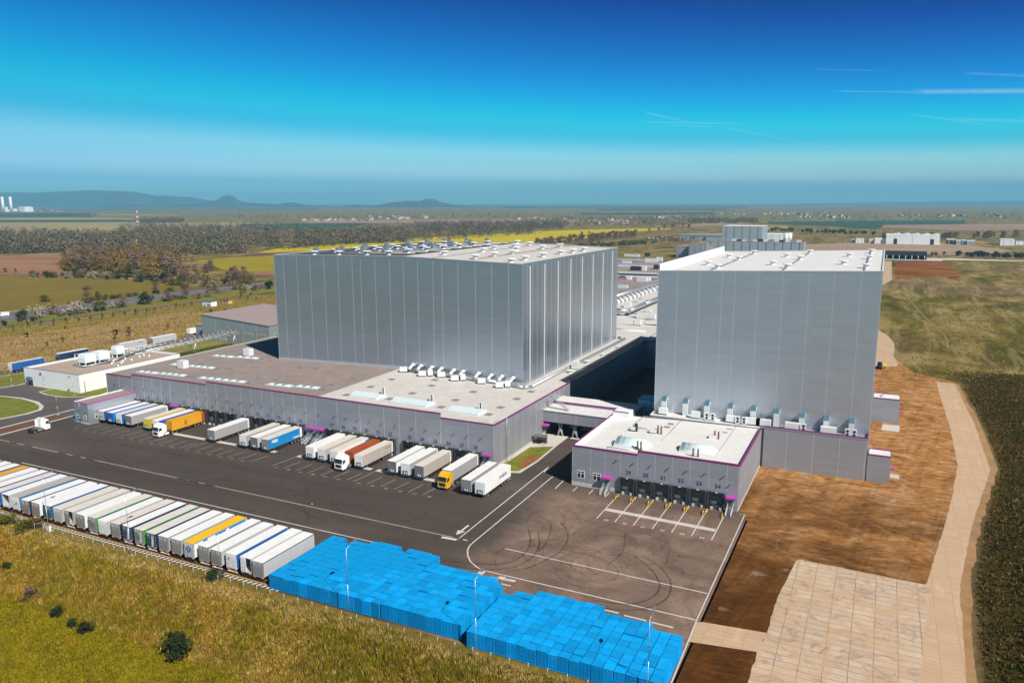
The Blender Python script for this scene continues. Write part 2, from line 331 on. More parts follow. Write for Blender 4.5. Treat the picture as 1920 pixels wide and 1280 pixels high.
# ---------------------------------------------------------------- sheets laid on the ground
def yz(x, y):
    """the yard dips towards the docks of the long wall"""
    return -0.6*sstep(137, 152, y)*sstep(-86, -90, x)*sstep(-224, -218, x)
from mathutils.geometry import tessellate_polygon
def ragged(pts, amp=.5, step=2.0, seed=0):
    out = []
    for i, a in enumerate(pts):
        b_ = pts[(i+1) % len(pts)]; L = math.hypot(b_[0]-a[0], b_[1]-a[1]); n = max(1, min(90, int(L/step)))
        for k in range(n):
            x, y = a[0]+(b_[0]-a[0])*k/n, a[1]+(b_[1]-a[1])*k/n; j = 0 if k == 0 else amp
            out.append((x+j*(noise.noise(Vector((x*.4, y*.4, seed)))*1.6+U(-.4, .4)), y+j*(noise.noise(Vector((x*.4, y*.4, seed+9)))*1.6+U(-.4, .4))))
    return out
def sheet(name, pts, z, mat):
    me = bpy.data.meshes.new(name); bm = bmesh.new()
    vs = [bm.verts.new((p[0], p[1], z)) for p in pts]
    for q in tessellate_polygon([[Vector((p[0], p[1], 0)) for p in pts]]):
        try: bm.faces.new([vs[i] for i in q])
        except ValueError: pass
    bm.normal_update()
    for f in bm.faces:
        if f.normal.z < 0: f.normal_flip()
    bm.to_mesh(me); bm.free(); me.materials.append(mat); return structure(link(name, me))
def RAG(name, px, z, mat): return sheet(name, ragged([tuple(G(*p))[:2] for p in px], .2, 1.2, 2), z, mat)
def psheet(name, px, z, mat): return sheet(name, [G(*p) for p in px], z, mat)
def grid_sheet(name, x0, x1, y0, y1, zf, mat, step=2.0):
    mb = MB(); nx, ny = max(1, round((x1-x0)/step)), max(1, round((y1-y0)/step)); X = [x0+(x1-x0)*i/nx for i in range(nx+1)]; Y = [y0+(y1-y0)*i/ny for i in range(ny+1)]
    for j in range(ny):
        for i in range(nx): mb.face([(a, b_, zf(a, b_)) for a, b_ in ((X[i], Y[j]), (X[i+1], Y[j]), (X[i+1], Y[j+1]), (X[i], Y[j+1]))])
    return structure(mb.build(name, mat))
# yard: dark new asphalt by the long wall, dusty older asphalt by the small block
m, t, b = nt('yard asphalt'); s = N(t, 'ShaderNodeSeparateXYZ'); t.links.new(pos(t), s.inputs[0])
f = nz(t, 0.06, pos(t, (0.35, 1, 1)), 7, 0.62, 0.3); g = nz(t, 1.6, None, 6, 0.7)
dk = ramp(t, f, [(0.25, (0.052, 0.041, 0.034)), (0.5, (0.066, 0.053, 0.045)), (0.75, (0.090, 0.072, 0.060))])
dk = mix(t, ramp(t, nz(t, 0.045, pos(t, (0.5, 1, 1), loc=(31, 4, 0)), 3, 0.5), [(0.60, 0.0), (0.78, 0.75)]), dk, (0.125, 0.098, 0.085))
lt = ramp(t, nz(t, 0.07, pos(t, (1, 0.8, 1)), 8, 0.7, 1.2), [(0.28, (0.095, 0.066, 0.050)), (0.5, (0.175, 0.120, 0.090)), (0.72, (0.30, 0.21, 0.16))])
e = math_(t, 'ADD', s.outputs[0], math_(t, 'MULTIPLY', math_(t, 'SUBTRACT', f, 0.5), 26.0))
k = N(t, 'ShaderNodeMapRange', interpolation_type='SMOOTHSTEP'); k.inputs['From Min'].default_value = -70; k.inputs['From Max'].default_value = -57; t.links.new(e, k.inputs['Value'])
ky = N(t, 'ShaderNodeMapRange', interpolation_type='SMOOTHSTEP'); ky.inputs['From Min'].default_value = 172; ky.inputs['From Max'].default_value = 150; ky.inputs['To Min'].default_value = 0.0; t.links.new(s.outputs[1], ky.inputs['Value'])
kk = math_(t, 'MULTIPLY', k.outputs[0], ky.outputs[0])
c = mix(t, kk, dk, lt)
fy = math_(t, 'FRACT', math_(t, 'DIVIDE', math_(t, 'ADD', s.outputs[1], math_(t, 'MULTIPLY', f, 0.25)), 7.3)); c = mix(t, 1.0, c, ramp(t, fy, [(0.0, 0.80), (0.012, 0.84), (0.022, 1.0), (0.55, 1.05), (1.0, 0.97)]), 'MULTIPLY')
c = mix(t, ramp(t, nz(t, 0.33, pos(t, (1, .55, 1), loc=(11, 5, 0)), 5, 0.6), [(0.66, 0.0), (0.76, 0.55)]), c, (0.03, 0.025, 0.022))
c = mix(t, ramp(t, nz(t, 0.9, pos(t, (.5, 1, 1), loc=(3, 15, 0)), 8, 0.8), [(0.62, 0.0), (0.74, 0.35)]), c, (0.17, 0.14, 0.12)); c = mix(t, 1.0, c, ramp(t, g, [(0.3, 0.82), (0.7, 1.15)]), 'MULTIPLY')
t.links.new(c, b.inputs['Base Color']); b.inputs['Roughness'].default_value = 0.85; b.inputs['Specular IOR Level'].default_value = 0.25; bump(t, b, g, 0.15, 0.03)
YARD = m
grid_sheet('yard', -229.0, -22.4, 93.6, 166.0, lambda x, y: 0.02+yz(x, y), YARD, 2.5)
sheet('road', [(-85.0, 166), (-54.0, 166), (-54.0, 300), (-85.0, 300)], 0.02, YARD)
ASPH = M('road asphalt', (0.085, 0.078, 0.075), 0.85, 0, 0.18, 0.3, 0.1, 3)
sheet('road', [(-330, 142), (-252, 138), (-252, 90), (-236.4, 90), (-236.4, 150), (-223, 150), (-223, 166), (-244, 170), (-282, 171.5), (-304, 171), (-304.5, 345), (-316.5, 345), (-318, 168), (-330, 168)], 0.05, ASPH)
sheet('lawn', [(-304, 171.2), (-282, 171.8), (-240, 170), (-232.3, 168), (-232.3, 330), (-304, 330)], 0.04, M('rough lawn', (0.19, 0.165, 0.03), 0.95, 0, 0.35, 0.12, 0.8, 3))
SOIL = M('bare soil', (0.12, 0.058, 0.032), 0.95, 0, 0.3, 0.4, 0.5, 2)
# brown works ground to the side of the blocks
m, t, b = nt('worked soil'); s = N(t, 'ShaderNodeSeparateXYZ'); t.links.new(pos(t), s.inputs[0])
f = nz(t, 0.035, pos(t, (0.7, 1, 1)), 9, 0.68, 1.2); g = nz(t, 0.16, pos(t, (0.6, 1, 1)), 10, 0.74, 1.8); g2 = nz(t, 0.9, pos(t, (0.35, 1, 1)), 7, 0.75, 1.0)
dkb = ramp(t, g, [(0.3, (0.085, 0.030, 0.004)), (0.7, (0.155, 0.060, 0.009))])
ltb = ramp(t, g, [(0.28, (0.17, 0.066, 0.010)), (0.42, (0.33, 0.145, 0.035)), (0.55, (0.47, 0.245, 0.095)), (0.72, (0.64, 0.42, 0.25))])
k = N(t, 'ShaderNodeMapRange', interpolation_type='SMOOTHSTEP'); k.inputs['From Min'].default_value = 122; k.inputs['From Max'].default_value = 196
t.links.new(math_(t, 'ADD', math_(t, 'ADD', s.outputs[1], math_(t, 'MULTIPLY', s.outputs[0], 0.4)), math_(t, 'MULTIPLY', math_(t, 'SUBTRACT', f, 0.5), 170.0)), k.inputs['Value'])
c = mix(t, k.outputs[0], dkb, ltb)
c = mix(t, ramp(t, nz(t, 0.11, pos(t, (1, 1, 1), loc=(50, 8, 0)), 8, 0.7, 1.0), [(0.60, 0.0), (0.70, 0.7)]), c, (0.52, 0.42, 0.33))
for ro, th, st_ in ((0.15, 0.46, 0.80), (0.75, 0.44, 0.84), (-0.6, 0.42, 0.82)):
    ru = nz(t, 0.55, pos(t, (1, 0.07, 1), rot=ro), 4, 0.6, 0.9); c = mix(t, 1.0, c, ramp(t, ru, [(th-.06, st_), (th+.05, 1.0)]), 'MULTIPLY')
c = mix(t, 1.0, c, ramp(t, g2, [(0.3, 0.7), (0.7, 1.25)]), 'MULTIPLY')
t.links.new(c, b.inputs['Base Color']); b.inputs['Roughness'].default_value = 0.95; b.inputs['Specular IOR Level'].default_value = 0.1; bump(t, b, g2, 0.9, 0.6)
SOILW = m
def ysheet(name, pts, z, mat): return sheet(name, pts, z, mat)
RL = [(96, 4.0), (118, 6.5), (147, 11.4), (157, 12.8), (178, 16.0), (196, 18.4), (219, 21.0), (262, 21.6), (301, 21.0), (322, 21.2)]
sheet('dirt_ground', [(-22.0, 92.5), (4.0, 92.5)]+[(x+3, y) for y, x in RL[:-1]]+[(28.5, 323), (14, 336), (10, 352), (3, 385), (-60, 385), (-60, 166), (-24.6, 166), (-22.0, 160)], 0.03, SOILW)
sheet('verge', ragged([(x-1.0, y) for y, x in ROADR[:-1]]+[(x+3.0, y) for y, x in reversed(ROADR[:-1])], .7, 2.5, 3), 0.036, M('tan road shoulder', (0.30, 0.175, 0.08), 0.95, 0, 0.35, 0.2, 0.6, 2))
# haul road of concrete panels
m, t, b = nt('concrete panels'); br = N(t, 'ShaderNodeTexBrick', Scale=1.0); br.offset = 0.0
br.inputs['Color1'].default_value = (0.46, 0.32, 0.20, 1); br.inputs['Color2'].default_value = (0.51, 0.365, 0.24, 1); br.inputs['Mortar'].default_value = (0.35, 0.23, 0.14, 1)
br.inputs['Mortar Size'].default_value = 0.05; br.inputs['Brick Width'].default_value = 3.0; br.inputs['Row Height'].default_value = 1.1; br.inputs['Mortar Smooth'].default_value = 0.4; t.links.new(pos(t), br.inputs['Vector'])
c = mix(t, ramp(t, nz(t, 0.12, None, 7, 0.65), [(0.35, 0.0), (0.7, 0.6)]), br.outputs['Color'], (0.42, 0.28, 0.17))
c = mix(t, ramp(t, nz(t, 0.5, pos(t, (1, .15, 1)), 6, 0.7), [(0.55, 0.0), (0.75, 0.45)]), c, (0.66, 0.53, 0.41))
t.links.new(c, b.inputs['Base Color']); b.inputs['Roughness'].default_value = 0.9; ROADP = m
mr, t, b = nt('worn slabs'); br = N(t, 'ShaderNodeTexBrick', Scale=1.0); br.offset = 0.0
br.inputs['Color1'].default_value = (0.45, 0.345, 0.245, 1); br.inputs['Color2'].default_value = (0.55, 0.43, 0.315, 1); br.inputs['Mortar'].default_value = (0.19, 0.14, 0.10, 1)
br.inputs['Mortar Size'].default_value = 0.07; br.inputs['Brick Width'].default_value = 3.3; br.inputs['Row Height'].default_value = 1.6; br.inputs['Mortar Smooth'].default_value = 0.35
va = N(t, 'ShaderNodeVectorMath', operation='ADD'); dn = N(t, 'ShaderNodeTexNoise', Scale=0.3, Detail=5.0); t.links.new(pos(t), dn.inputs['Vector']); vs_ = N(t, 'ShaderNodeVectorMath', operation='SCALE'); t.links.new(dn.outputs['Color'], vs_.inputs[0]); vs_.inputs['Scale'].default_value = 0.45
t.links.new(pos(t), va.inputs[0]); t.links.new(vs_.outputs[0], va.inputs[1]); t.links.new(va.outputs[0], br.inputs['Vector'])
c = mix(t, ramp(t, nz(t, 0.16, pos(t, (1, .8, 1)), 8, 0.72, 1.0), [(0.42, 0.0), (0.6, 0.8)]), br.outputs['Color'], (0.47, 0.31, 0.185))
c = mix(t, ramp(t, nz(t, 0.25, pos(t, (.8, 1, 1), loc=(9, 3, 0)), 8, 0.75, 2.0), [(0.52, 0.0), (0.62, 0.65)]), c, (0.24, 0.185, 0.145))
t.links.new(c, b.inputs['Base Color']); b.inputs['Roughness'].default_value = 0.9; SLABS = mr
sheet('path', ragged([(x, y) for y, x in RL]+[(x, y) for y, x in reversed(ROADR[:-1])], .14, 1.3, 5), 0.045, ROADP)
sheet('path', ragged([tuple(G(*p))[:2] for p in ((1640, 616), (1650, 620), (1667, 631), (1677, 645), (1676, 668), (1684, 686), (1640, 690))], .4, 3, 8), 0.05, ROADP)
psheet('path', [(1655, 490), (1672, 490), (1672, 525), (1655, 535)], 0.08, ROADP)
RAG('path', [(1493, 1050), (1502, 1049), (1744, 1098), (1742, 1115), (1725, 1280), (1660, 1340), (1385, 1340), (1402, 1288), (1419, 1222), (1438, 1186), (1452, 1135)], 0.052, SLABS)
psheet('path', [(1306, 1166), (1318, 1166), (1437, 1186), (1420, 1222), (1288, 1202)], 0.048, ROADP)
psheet('path', [(1655, 795), (1687, 798), (1686, 810), (1652, 806)], 0.06, CONC)
psheet('path', [(1668, 888), (1686, 891), (1685, 898), (1668, 895)], 0.06, CONC)
# kerb along the dusty yard's edge
mb = MB(); mb.strip([G(1255, 1290), G(1306.7, 1161.7), G(1396, 966), G(1386, 964)], 0.25, lambda x, y: 0.14); structure(mb.build('kerb', CONC))
mb = MB()
for a, b_ in (((-229.4, 93), (-229.2, 156)), ((-236.2, 100), (-236.4, 157)), ((-236.4, 157), (-223.6, 149.5))):
    dx, dy = b_[0]-a[0], b_[1]-a[1]; L = math.hypot(dx, dy); mb.cbox(((a[0]+b_[0])/2, (a[1]+b_[1])/2, 0.06), (L, 0.45, 0.2), math.atan2(dy, dx))
structure(mb.build('kerb', CONC))
sheet('soil_strip', [(-236, 100), (-229.5, 100), (-229.3, 156), (-236.1, 156.6)], 0.03, SOIL)
# lawns with pale kerbs between the roads behind the yard
LAWN = M('mown lawn', (0.14, 0.155, 0.012), 0.95, 0, 0.35, 0.3, 0.8, 3)
def lawn(px, grow=1.5):
    pts = [G(*p) for p in px]; c = sum(pts, Vector((0, 0, 0)))/len(pts)
    sheet('kerb', [p+(p-c).normalized()*grow for p in pts], 0.10, CONC); sheet('lawn', pts, 0.14, LAWN)
lawn([(-60, 735), (0, 743), (40, 748), (64, 755), (74, 762), (72, 768), (50, 775), (0, 785), (-60, 800)])
lawn([(-60, 712), (0, 706), (46, 699), (47, 718), (34, 722), (0, 727), (-60, 733)], 1.0)
lawn([(76, 735), (100, 730), (150, 739), (200, 727), (201, 735), (185, 741), (160, 744), (120, 744), (90, 740)], 0.9)
lawn([(305, 668), (345, 657), (430, 650), (440, 662), (380, 668), (340, 678)], 0.6)
# lines on the asphalt
zl = lambda x, y: 0.028+yz(x, y)
def lines(mat, segs, w_, n=14):
    mb = MB()
    for a, b_ in segs:
        a, b_ = Vector((a[0], a[1])), Vector((b_[0], b_[1])); mb.strip([a+(b_-a)*i/n for i in range(n+1)], w_, zl)
    structure(mb.build('yard_marking', mat))
xy = lambda px, py: tuple(G(px, py))[:2]
a, b_ = Vector(xy(0, 824)), Vector(xy(868, 1011)); seg = []
lines(PAINTF, [(a+Vector((-20, 0)), b_)], 0.34, 40)
lines(PAINT, [(a+(b_-a)*k_, a+(b_-a)*(k_+0.022)) for k_ in (0.03, 0.075, 0.17, 0.21, 0.245, 0.47, 0.495, 0.53, 0.985)], 0.38, 2)
lines(PAINT, [(xy(40, 866.8), xy(700, 1016)), (xy(947, 1028), xy(1328, 1112.5)), (xy(903, 1068), xy(1306, 1162))], 0.26, 30)
lines(PAINT, [(xy(828, 1006.5), xy(856, 1011.5))], 0.8, 2)
lines(PAINT, [(xy(858, 1011), xy(1028.5, 875)), (xy(889, 1015), xy(1036.5, 893)), (xy(1041, 916), xy(1057, 900)), (xy(1020, 885), xy(1029, 875))], 0.26, 20)
cur = [(889, 1015), (880, 1023), (876.5, 1032), (877, 1041), (882, 1052), (892, 1061), (903, 1068)]
mb = MB(); mb.strip([xy(*p) for p in cur], 0.26, zl); structure(mb.build('yard_marking', PAINT))
lines(PAINT, [(xy(909, 1068), xy(896, 1078))], 1.1, 2)
lines(PAINT, [(xy(920, 1081), xy(965, 1090)), (xy(940, 1094), xy(958, 1098)), (xy(1122, 1140), xy(1160, 1149)), (xy(1170, 1153), xy(1212, 1163)), (xy(1222, 1166), xy(1262, 1176))], 0.35, 3)
lines(PAINT, [((-61.8+4.0*i, 163.0), (-61.8+4.0*i, 160.0)) for i in range(3)], 0.22, 2)
lines(PAINT, [((-51.4+4.07*i, 163.2), (-51.4+4.07*i, 147.5)) for i in range(7)], 0.22, 6)
for i in range(6):
    o = link('bay_marking', text_mesh(str(29+i), 1.1, PAINT, 0.003)); o.location = (-49.3+4.07*i, 147.6, 0.035); structure(o)
DOCKS = {1: -215.2, 2: -211.15, 3: -207.1, 4: -203.05, 5: -195.0, 6: -190.95, 7: -186.9, 8: -182.85, 9: -178.8, 10: -174.75, 11: -168.65, 12: -164.6, 13: -160.55, 14: -156.5, 15: -152.45, 16: -148.4,
         17: -136.95, 18: -132.95, 19: -128.95, 20: -124.95, 21: -121.0, 22: -117.0, 23: -110.85, 24: -106.8, 25: -102.8, 26: -98.8, 27: -94.8, 28: -90.8}
lines(PAINTF, [((x+o_, 150.0), (x+o_, 143.5)) for x in DOCKS.values() for o_ in (2.03,)], 0.2, 4)
lines(PAINTF, [((x-2.0, 155.0), (x-2.0, 143.5)) for x in (DOCKS[1], DOCKS[5], DOCKS[11], DOCKS[17], DOCKS[23])], 0.2, 5)
for n_, x in DOCKS.items():
    o = link('bay_marking', text_mesh(str(n_), 1.1, PAINTF, 0.003)); o.location = (x, 143.0, 0.035+yz(x, 143)); structure(o)
mb = MB()
for x0, x1 in ((-189, -146.5), (-139, -114.5), (-113, -88.5)): mb.strip([(x0+(x1-x0)*i/30, 153.4) for i in range(31)], 1.5, lambda x, y: 0.026+yz(x, y))
mb.strip([(-51.2+24*i/10, 153.2-0.75*i/10) for i in range(11)], 1.5, lambda x, y: 0.024)
structure(mb.build('concrete_strip', CONC))
# zebra strip and yellow line along the edge of the trailer park
mb = MB()
for i in range(78): x = -178+i*1.12; mb.face([(x, 93.75, 0.03), (x+0.55, 93.75, 0.03), (x+1.0, 94.55, 0.03), (x+0.45, 94.55, 0.03)])
structure(mb.build('edge_marking', PAINT))
mb = MB(); mb.strip([(-178, 94.85), (-94, 94.85)], 0.28, lambda x, y: 0.03); structure(mb.build('edge_marking', YPAINT))
lines(YPAINT, [(xy(1266, 1205), xy(1282, 1209)), (xy(10, 728), xy(20, 737)), (xy(40, 734), xy(54, 743)), (xy(0, 735), xy(46, 727)), (xy(8, 729), xy(70, 741))], 0.3, 2)
lines(PAINT, [(xy(36, 741), xy(104, 752)), (xy(95, 760), xy(119, 755)), (xy(0, 796), xy(70, 778)), (xy(74, 752), xy(92, 757)), (xy(55, 784), xy(68, 781))], 0.35, 3)
# arrows
def arrow(x, y, rz, s=1.0, z=0.03):
    mb = MB(); mb.face([(-.22, -2.6, 0), (.22, -2.6, 0), (.22, .3, 0), (-.22, .3, 0)]); mb.face([(-.8, .2, 0), (.8, .2, 0), (0, 2.2, 0)])
    o = mb.build('arrow_marking', PAINT); o.location = (x, y, z); o.rotation_euler.z = rz; o.scale = (s, s, 1); structure(o)
p = xy(866, 994); arrow(p[0], p[1], rad(180), 1.1)
p = xy(948, 1084); arrow(p[0], p[1], rad(90), .8)
p = xy(84, 754); arrow(p[0], p[1], rad(-90), 1.1)
p = xy(62, 782); arrow(p[0], p[1], rad(0), 1.1)
# tyre marks on the dusty yard
m, t, b = nt('tyre marks'); tr = N(t, 'ShaderNodeBsdfTransparent'); mx = N(t, 'ShaderNodeMixShader'); ou = [n for n in t.nodes if n.type == 'OUTPUT_MATERIAL'][0]
b.inputs['Base Color'].default_value = (0.038, 0.03, 0.026, 1); b.inputs['Roughness'].default_value = 0.7
oi = N(t, 'ShaderNodeObjectInfo')
t.links.new(math_(t, 'MULTIPLY', ramp(t, nz(t, 0.25, None, 6, 0.7), [(0.25, 0.15), (0.7, 0.95)]), math_(t, 'ADD', 0.0, oi.outputs['Alpha'])), mx.inputs[0])
t.links.new(tr.outputs[0], mx.inputs[1]); t.links.new(b.outputs[0], mx.inputs[2]); t.links.new(mx.outputs[0], ou.inputs[0]); TYRE = m
def catmull(pts, n=8):
    out = []
    for i in range(len(pts)-1):
        p0, p1, p2, p3 = pts[max(i-1, 0)], pts[i], pts[i+1], pts[min(i+2, len(pts)-1)]
        for k in range(n):
            u = k/n; out.append(0.5*((2*p1)+(p2-p0)*u+(2*p0-5*p1+4*p2-p3)*u*u+(3*p1-p0-3*p2+p3)*u**3))
    return out+[pts[-1]]
def tyre(pts, al, wd=0.36, z=0.034):
    al *= .6
    mb = MB(); mb.strip(catmull([Vector((p[0], p[1], 0)) for p in pts]), wd, lambda x, y: z); o = mb.build('tyre_marking', TYRE); o.color = (1, 1, 1, al); structure(o)
za_ = lambda L: [xy(820+x/7.385, 940+y/7.385) for x, y in L]
zc_ = lambda L: [xy(1100+x/4.573, 1000+y/4.573) for x, y in L]
tyre(za_([(1255, 380), (1285, 480), (1275, 610), (1190, 735), (1040, 830), (870, 865), (650, 865), (400, 845), (200, 820)]), 0.9)
tyre(za_([(1395, 420), (1412, 600), (1345, 735), (1200, 850), (1000, 920), (750, 940), (500, 930), (250, 890)]), 0.9, z=0.036)
tyre(za_([(1700, 280), (1780, 370), (1808, 470), (1790, 570), (1700, 690), (1560, 775), (1400, 860), (1200, 930), (950, 965)]), 0.8, z=0.038)
tyre(za_([(1430, 200), (1540, 270), (1575, 350), (1550, 470), (1490, 600), (1400, 690)]), 0.6, z=0.040)
tyre(za_([(1640, 100), (1740, 190), (1760, 270), (1720, 330)]), 0.55, z=0.042)
tyre(za_([(1230, 50), (1500, 50), (1750, 90), (1900, 170), (1990, 330)]), 0.5, z=0.044)
tyre(zc_([(400, 190), (500, 260), (575, 335), (615, 400), (625, 450), (605, 505), (530, 565), (400, 600), (250, 600), (60, 570)]), 0.9, z=0.046)
tyre(zc_([(520, 215), (600, 265), (665, 325), (712, 395), (722, 470), (695, 545), (610, 605), (500, 642), (350, 657), (150, 640)]), 0.9, z=0.048)
tyre(zc_([(330, 0), (320, 120), (280, 190), (180, 270)]), 0.6, z=0.050)
tyre(zc_([(640, 0), (690, 70), (705, 150), (690, 230), (640, 290)]), 0.4, z=0.052)
zz_ = 0.054
for i in range(46):
    cx_, cy_, r_, a0, da = U(-215, -75), U(112, 140), U(9, 22), U(0, 6.28), U(.6, 1.7)
    pts = [(cx_+r_*math.cos(a0+da*k/8)*1.3, cy_+r_*0.6*math.sin(a0+da*k/8)) for k in range(9)]
    if max(p[0] for p in pts) < -60 and min(p[0] for p in pts) > -226 and max(p[1] for p in pts) < 146 and min(p[1] for p in pts) > 96: tyre(pts, U(0.15, 0.4), U(0.35, 0.7), zz_); zz_ += .0005
for i in range(60):
    cx_, cy_, r_, a0, da = U(-50, -33), U(122, 143), U(4, 17), U(0, 6.28), U(1.0, 3.0)
    pts = [(cx_+r_*math.cos(a0+da*k/8)*1.1, cy_+r_*0.75*math.sin(a0+da*k/8)) for k in range(9)]
    if max(p[0] for p in pts) < -26 and min(p[0] for p in pts) > -68: tyre(pts, U(0.1, 0.35), U(0.3, 0.6), zz_); zz_ += 0.001
# ---------------------------------------------------------------- fields, motorway and hills
def field_mat(name, c1, c2, sx_=1.0, sc_=0.02, lines_=None):
    m, t, b = nt(name); f = nz(t, sc_, pos(t, (sx_, 1, 1)), 6, 0.62, 0.4); c = ramp(t, f, [(0.3, c1), (0.72, c2)])
    c = mix(t, 1.0, c, ramp(t, nz(t, 0.25, pos(t, (1, .4, 1)), 5, 0.7), [(0.3, 0.84), (0.7, 1.14)]), 'MULTIPLY')
    if lines_:
        wv = N(t, 'ShaderNodeTexWave', wave_type='BANDS', bands_direction='Y', Scale=lines_, Distortion=0.6); t.links.new(pos(t, (0.35, 1, 1)), wv.inputs['Vector'])
        c = mix(t, 1.0, c, ramp(t, wv.outputs['Fac'], [(0.0, 0.86), (0.25, 1.0)]), 'MULTIPLY')
    t.links.new(c, b.inputs['Base Color']); b.inputs['Roughness'].default_value = 0.95; b.inputs['Specular IOR Level'].default_value = 0.08; return m
def BIG(name, px, z, mat): return sheet(name, ragged([tuple(G(*p))[:2] for p in px], 3.5, 6, 4), z, mat)
OLIVE = field_mat('olive crop', (0.155, 0.115, 0.016), (0.20, 0.148, 0.026), 1, 0.02, 0.03)
PLOUGH = field_mat('ploughed soil', (0.19, 0.093, 0.05), (0.37, 0.195, 0.11), 0.3, 0.02, 0.02)
RAPE = field_mat('flowering rape', (0.40, 0.315, 0.001), (0.51, 0.41, 0.002), 1, 0.01)
LIME = field_mat('young corn', (0.24, 0.195, 0.006), (0.33, 0.265, 0.012), 0.2, 0.02, 0.03)
TAN = field_mat('tan field', (0.26, 0.20, 0.085), (0.33, 0.26, 0.11), 0.4, 0.006)
DGREEN = field_mat('dark green field', (0.035, 0.075, 0.045), (0.05, 0.095, 0.05), 0.3, 0.004)
SCRUB = field_mat('scrub ground', (0.09, 0.075, 0.04), (0.17, 0.13, 0.075), 0.6, 0.01)
PINKF = field_mat('pinkish fallow', (0.26, 0.17, 0.125), (0.33, 0.23, 0.17), 0.4, 0.004)
GREENF = field_mat('rough green strip', (0.12, 0.13, 0.018), (0.20, 0.18, 0.035), 0.5, 0.05)
psheet('field', [(-900, 519), (0, 517), (120, 520), (230, 523), (300, 526), (345, 531), (350, 537), (300, 551), (180, 565), (0, 584), (-500, 640)], 0.10, OLIVE)
psheet('field', [(-900, 488), (0, 479), (60, 478.5), (128, 477.5), (118, 498), (118, 516), (0, 515), (-900, 515)], 0.12, PLOUGH)
psheet('field', [(365, 488), (430, 482.5), (500, 480), (640, 474), (640, 509), (515, 508.5), (470, 508.5), (420, 506)], 0.12, LIME)
psheet('field', [(470, 509), (640, 509), (640, 513), (520, 517), (480, 517)], 0.15, PLOUGH)
psheet('field', [(436, 481.8), (480, 475.5), (560, 471.5), (660, 468), (660, 473), (500, 479.4)], 0.16, SOIL)
psheet('field', [(480, 474.5), (520, 466), (575, 463), (606, 459.5), (690, 453), (790, 446), (900, 439.5), (1000, 434.5), (1100, 430.5), (1250, 427.5), (1262, 428.5), (1200, 434), (1130, 442), (1060, 452), (1000, 460), (850, 470), (700, 472), (560, 473)], 0.14, RAPE)
# farther strips of farmland
psheet('field', [(-400, 416), (0, 417), (256, 416.5), (270, 422), (225, 440), (100, 436), (0, 434), (-400, 436)], 0.2, TAN)
psheet('field', [(290, 417), (420, 417), (560, 419.5), (570, 422), (470, 423), (300, 426)], 0.2, TAN)
psheet('field', [(-500, 412.8), (0, 413), (270, 412.5), (270, 416), (0, 417), (-500, 416)], 0.22, DGREEN)
psheet('field', [(-500, 408.5), (170, 408), (250, 409), (250, 411.5), (0, 412.5), (-500, 412)], 0.22, TAN)
psheet('field', [(180, 401), (340, 402), (330, 404), (190, 403.5)], 0.24, TAN)
psheet('field', [(-500, 400), (170, 399), (170, 407), (-500, 407.5)], 0.22, DGREEN)
psheet('field', [(440, 420), (620, 418.5), (700, 419), (640, 427), (500, 432), (470, 425)], 0.23, DGREEN)
psheet('field', [(560, 414), (950, 411), (1060, 414), (1060, 418), (700, 418.5), (580, 418.5)], 0.23, PINKF)
psheet('field', [(1020, 413), (1180, 411), (1180, 415), (1060, 418)], 0.24, TAN)
psheet('field', [(1270, 422), (1345, 418.5), (1390, 417), (1420, 419), (1345, 424), (1280, 425.5)], 0.24, PINKF)
psheet('field', [(1440, 416), (1600, 414), (1810, 413), (1810, 420), (1660, 423), (1640, 431), (1560, 424), (1440, 420)], 0.22, DGREEN)
psheet('field', [(1655, 422), (1920, 420), (2300, 421), (2300, 431), (1790, 432), (1655, 426)], 0.25, PINKF)
psheet('field', [(1430, 425), (1475, 423), (1480, 429), (1440, 431)], 0.26, TAN)
psheet('field', [(1508, 458), (1600, 455), (1790, 456), (1900, 470), (1830, 481), (1735, 477), (1664, 475), (1508, 476)], 0.12, field_mat('bare tan ground', (0.24, 0.165, 0.105), (0.40, 0.30, 0.21), 0.4, 0.02))
BIG('field', [(1676, 500), (1690, 491), (1720, 488), (1760, 489), (1784, 496), (1798, 514), (1800, 527), (1785, 524), (1768, 517), (1735, 518), (1705, 521), (1680, 524)], 0.12, field_mat('orange cut soil', (0.10, 0.034, 0.006), (0.30, 0.115, 0.026), 0.3, 0.06))
psheet('path', [(1664, 483), (1780, 484.5), (1920, 489), (1920, 490.5), (1770, 487.5), (1664, 486)], 0.14, CONC)
mb = MB(); mb.strip(catmull([G(*p) for p in ((1692, 536), (1698, 548), (1706, 562), (1720, 580), (1745, 605), (1770, 628), (1777, 652))]), .8, lambda x, y: 0.12); structure(mb.build('path', field_mat('trodden path', (0.20, 0.175, 0.08), (0.27, 0.23, 0.12))))
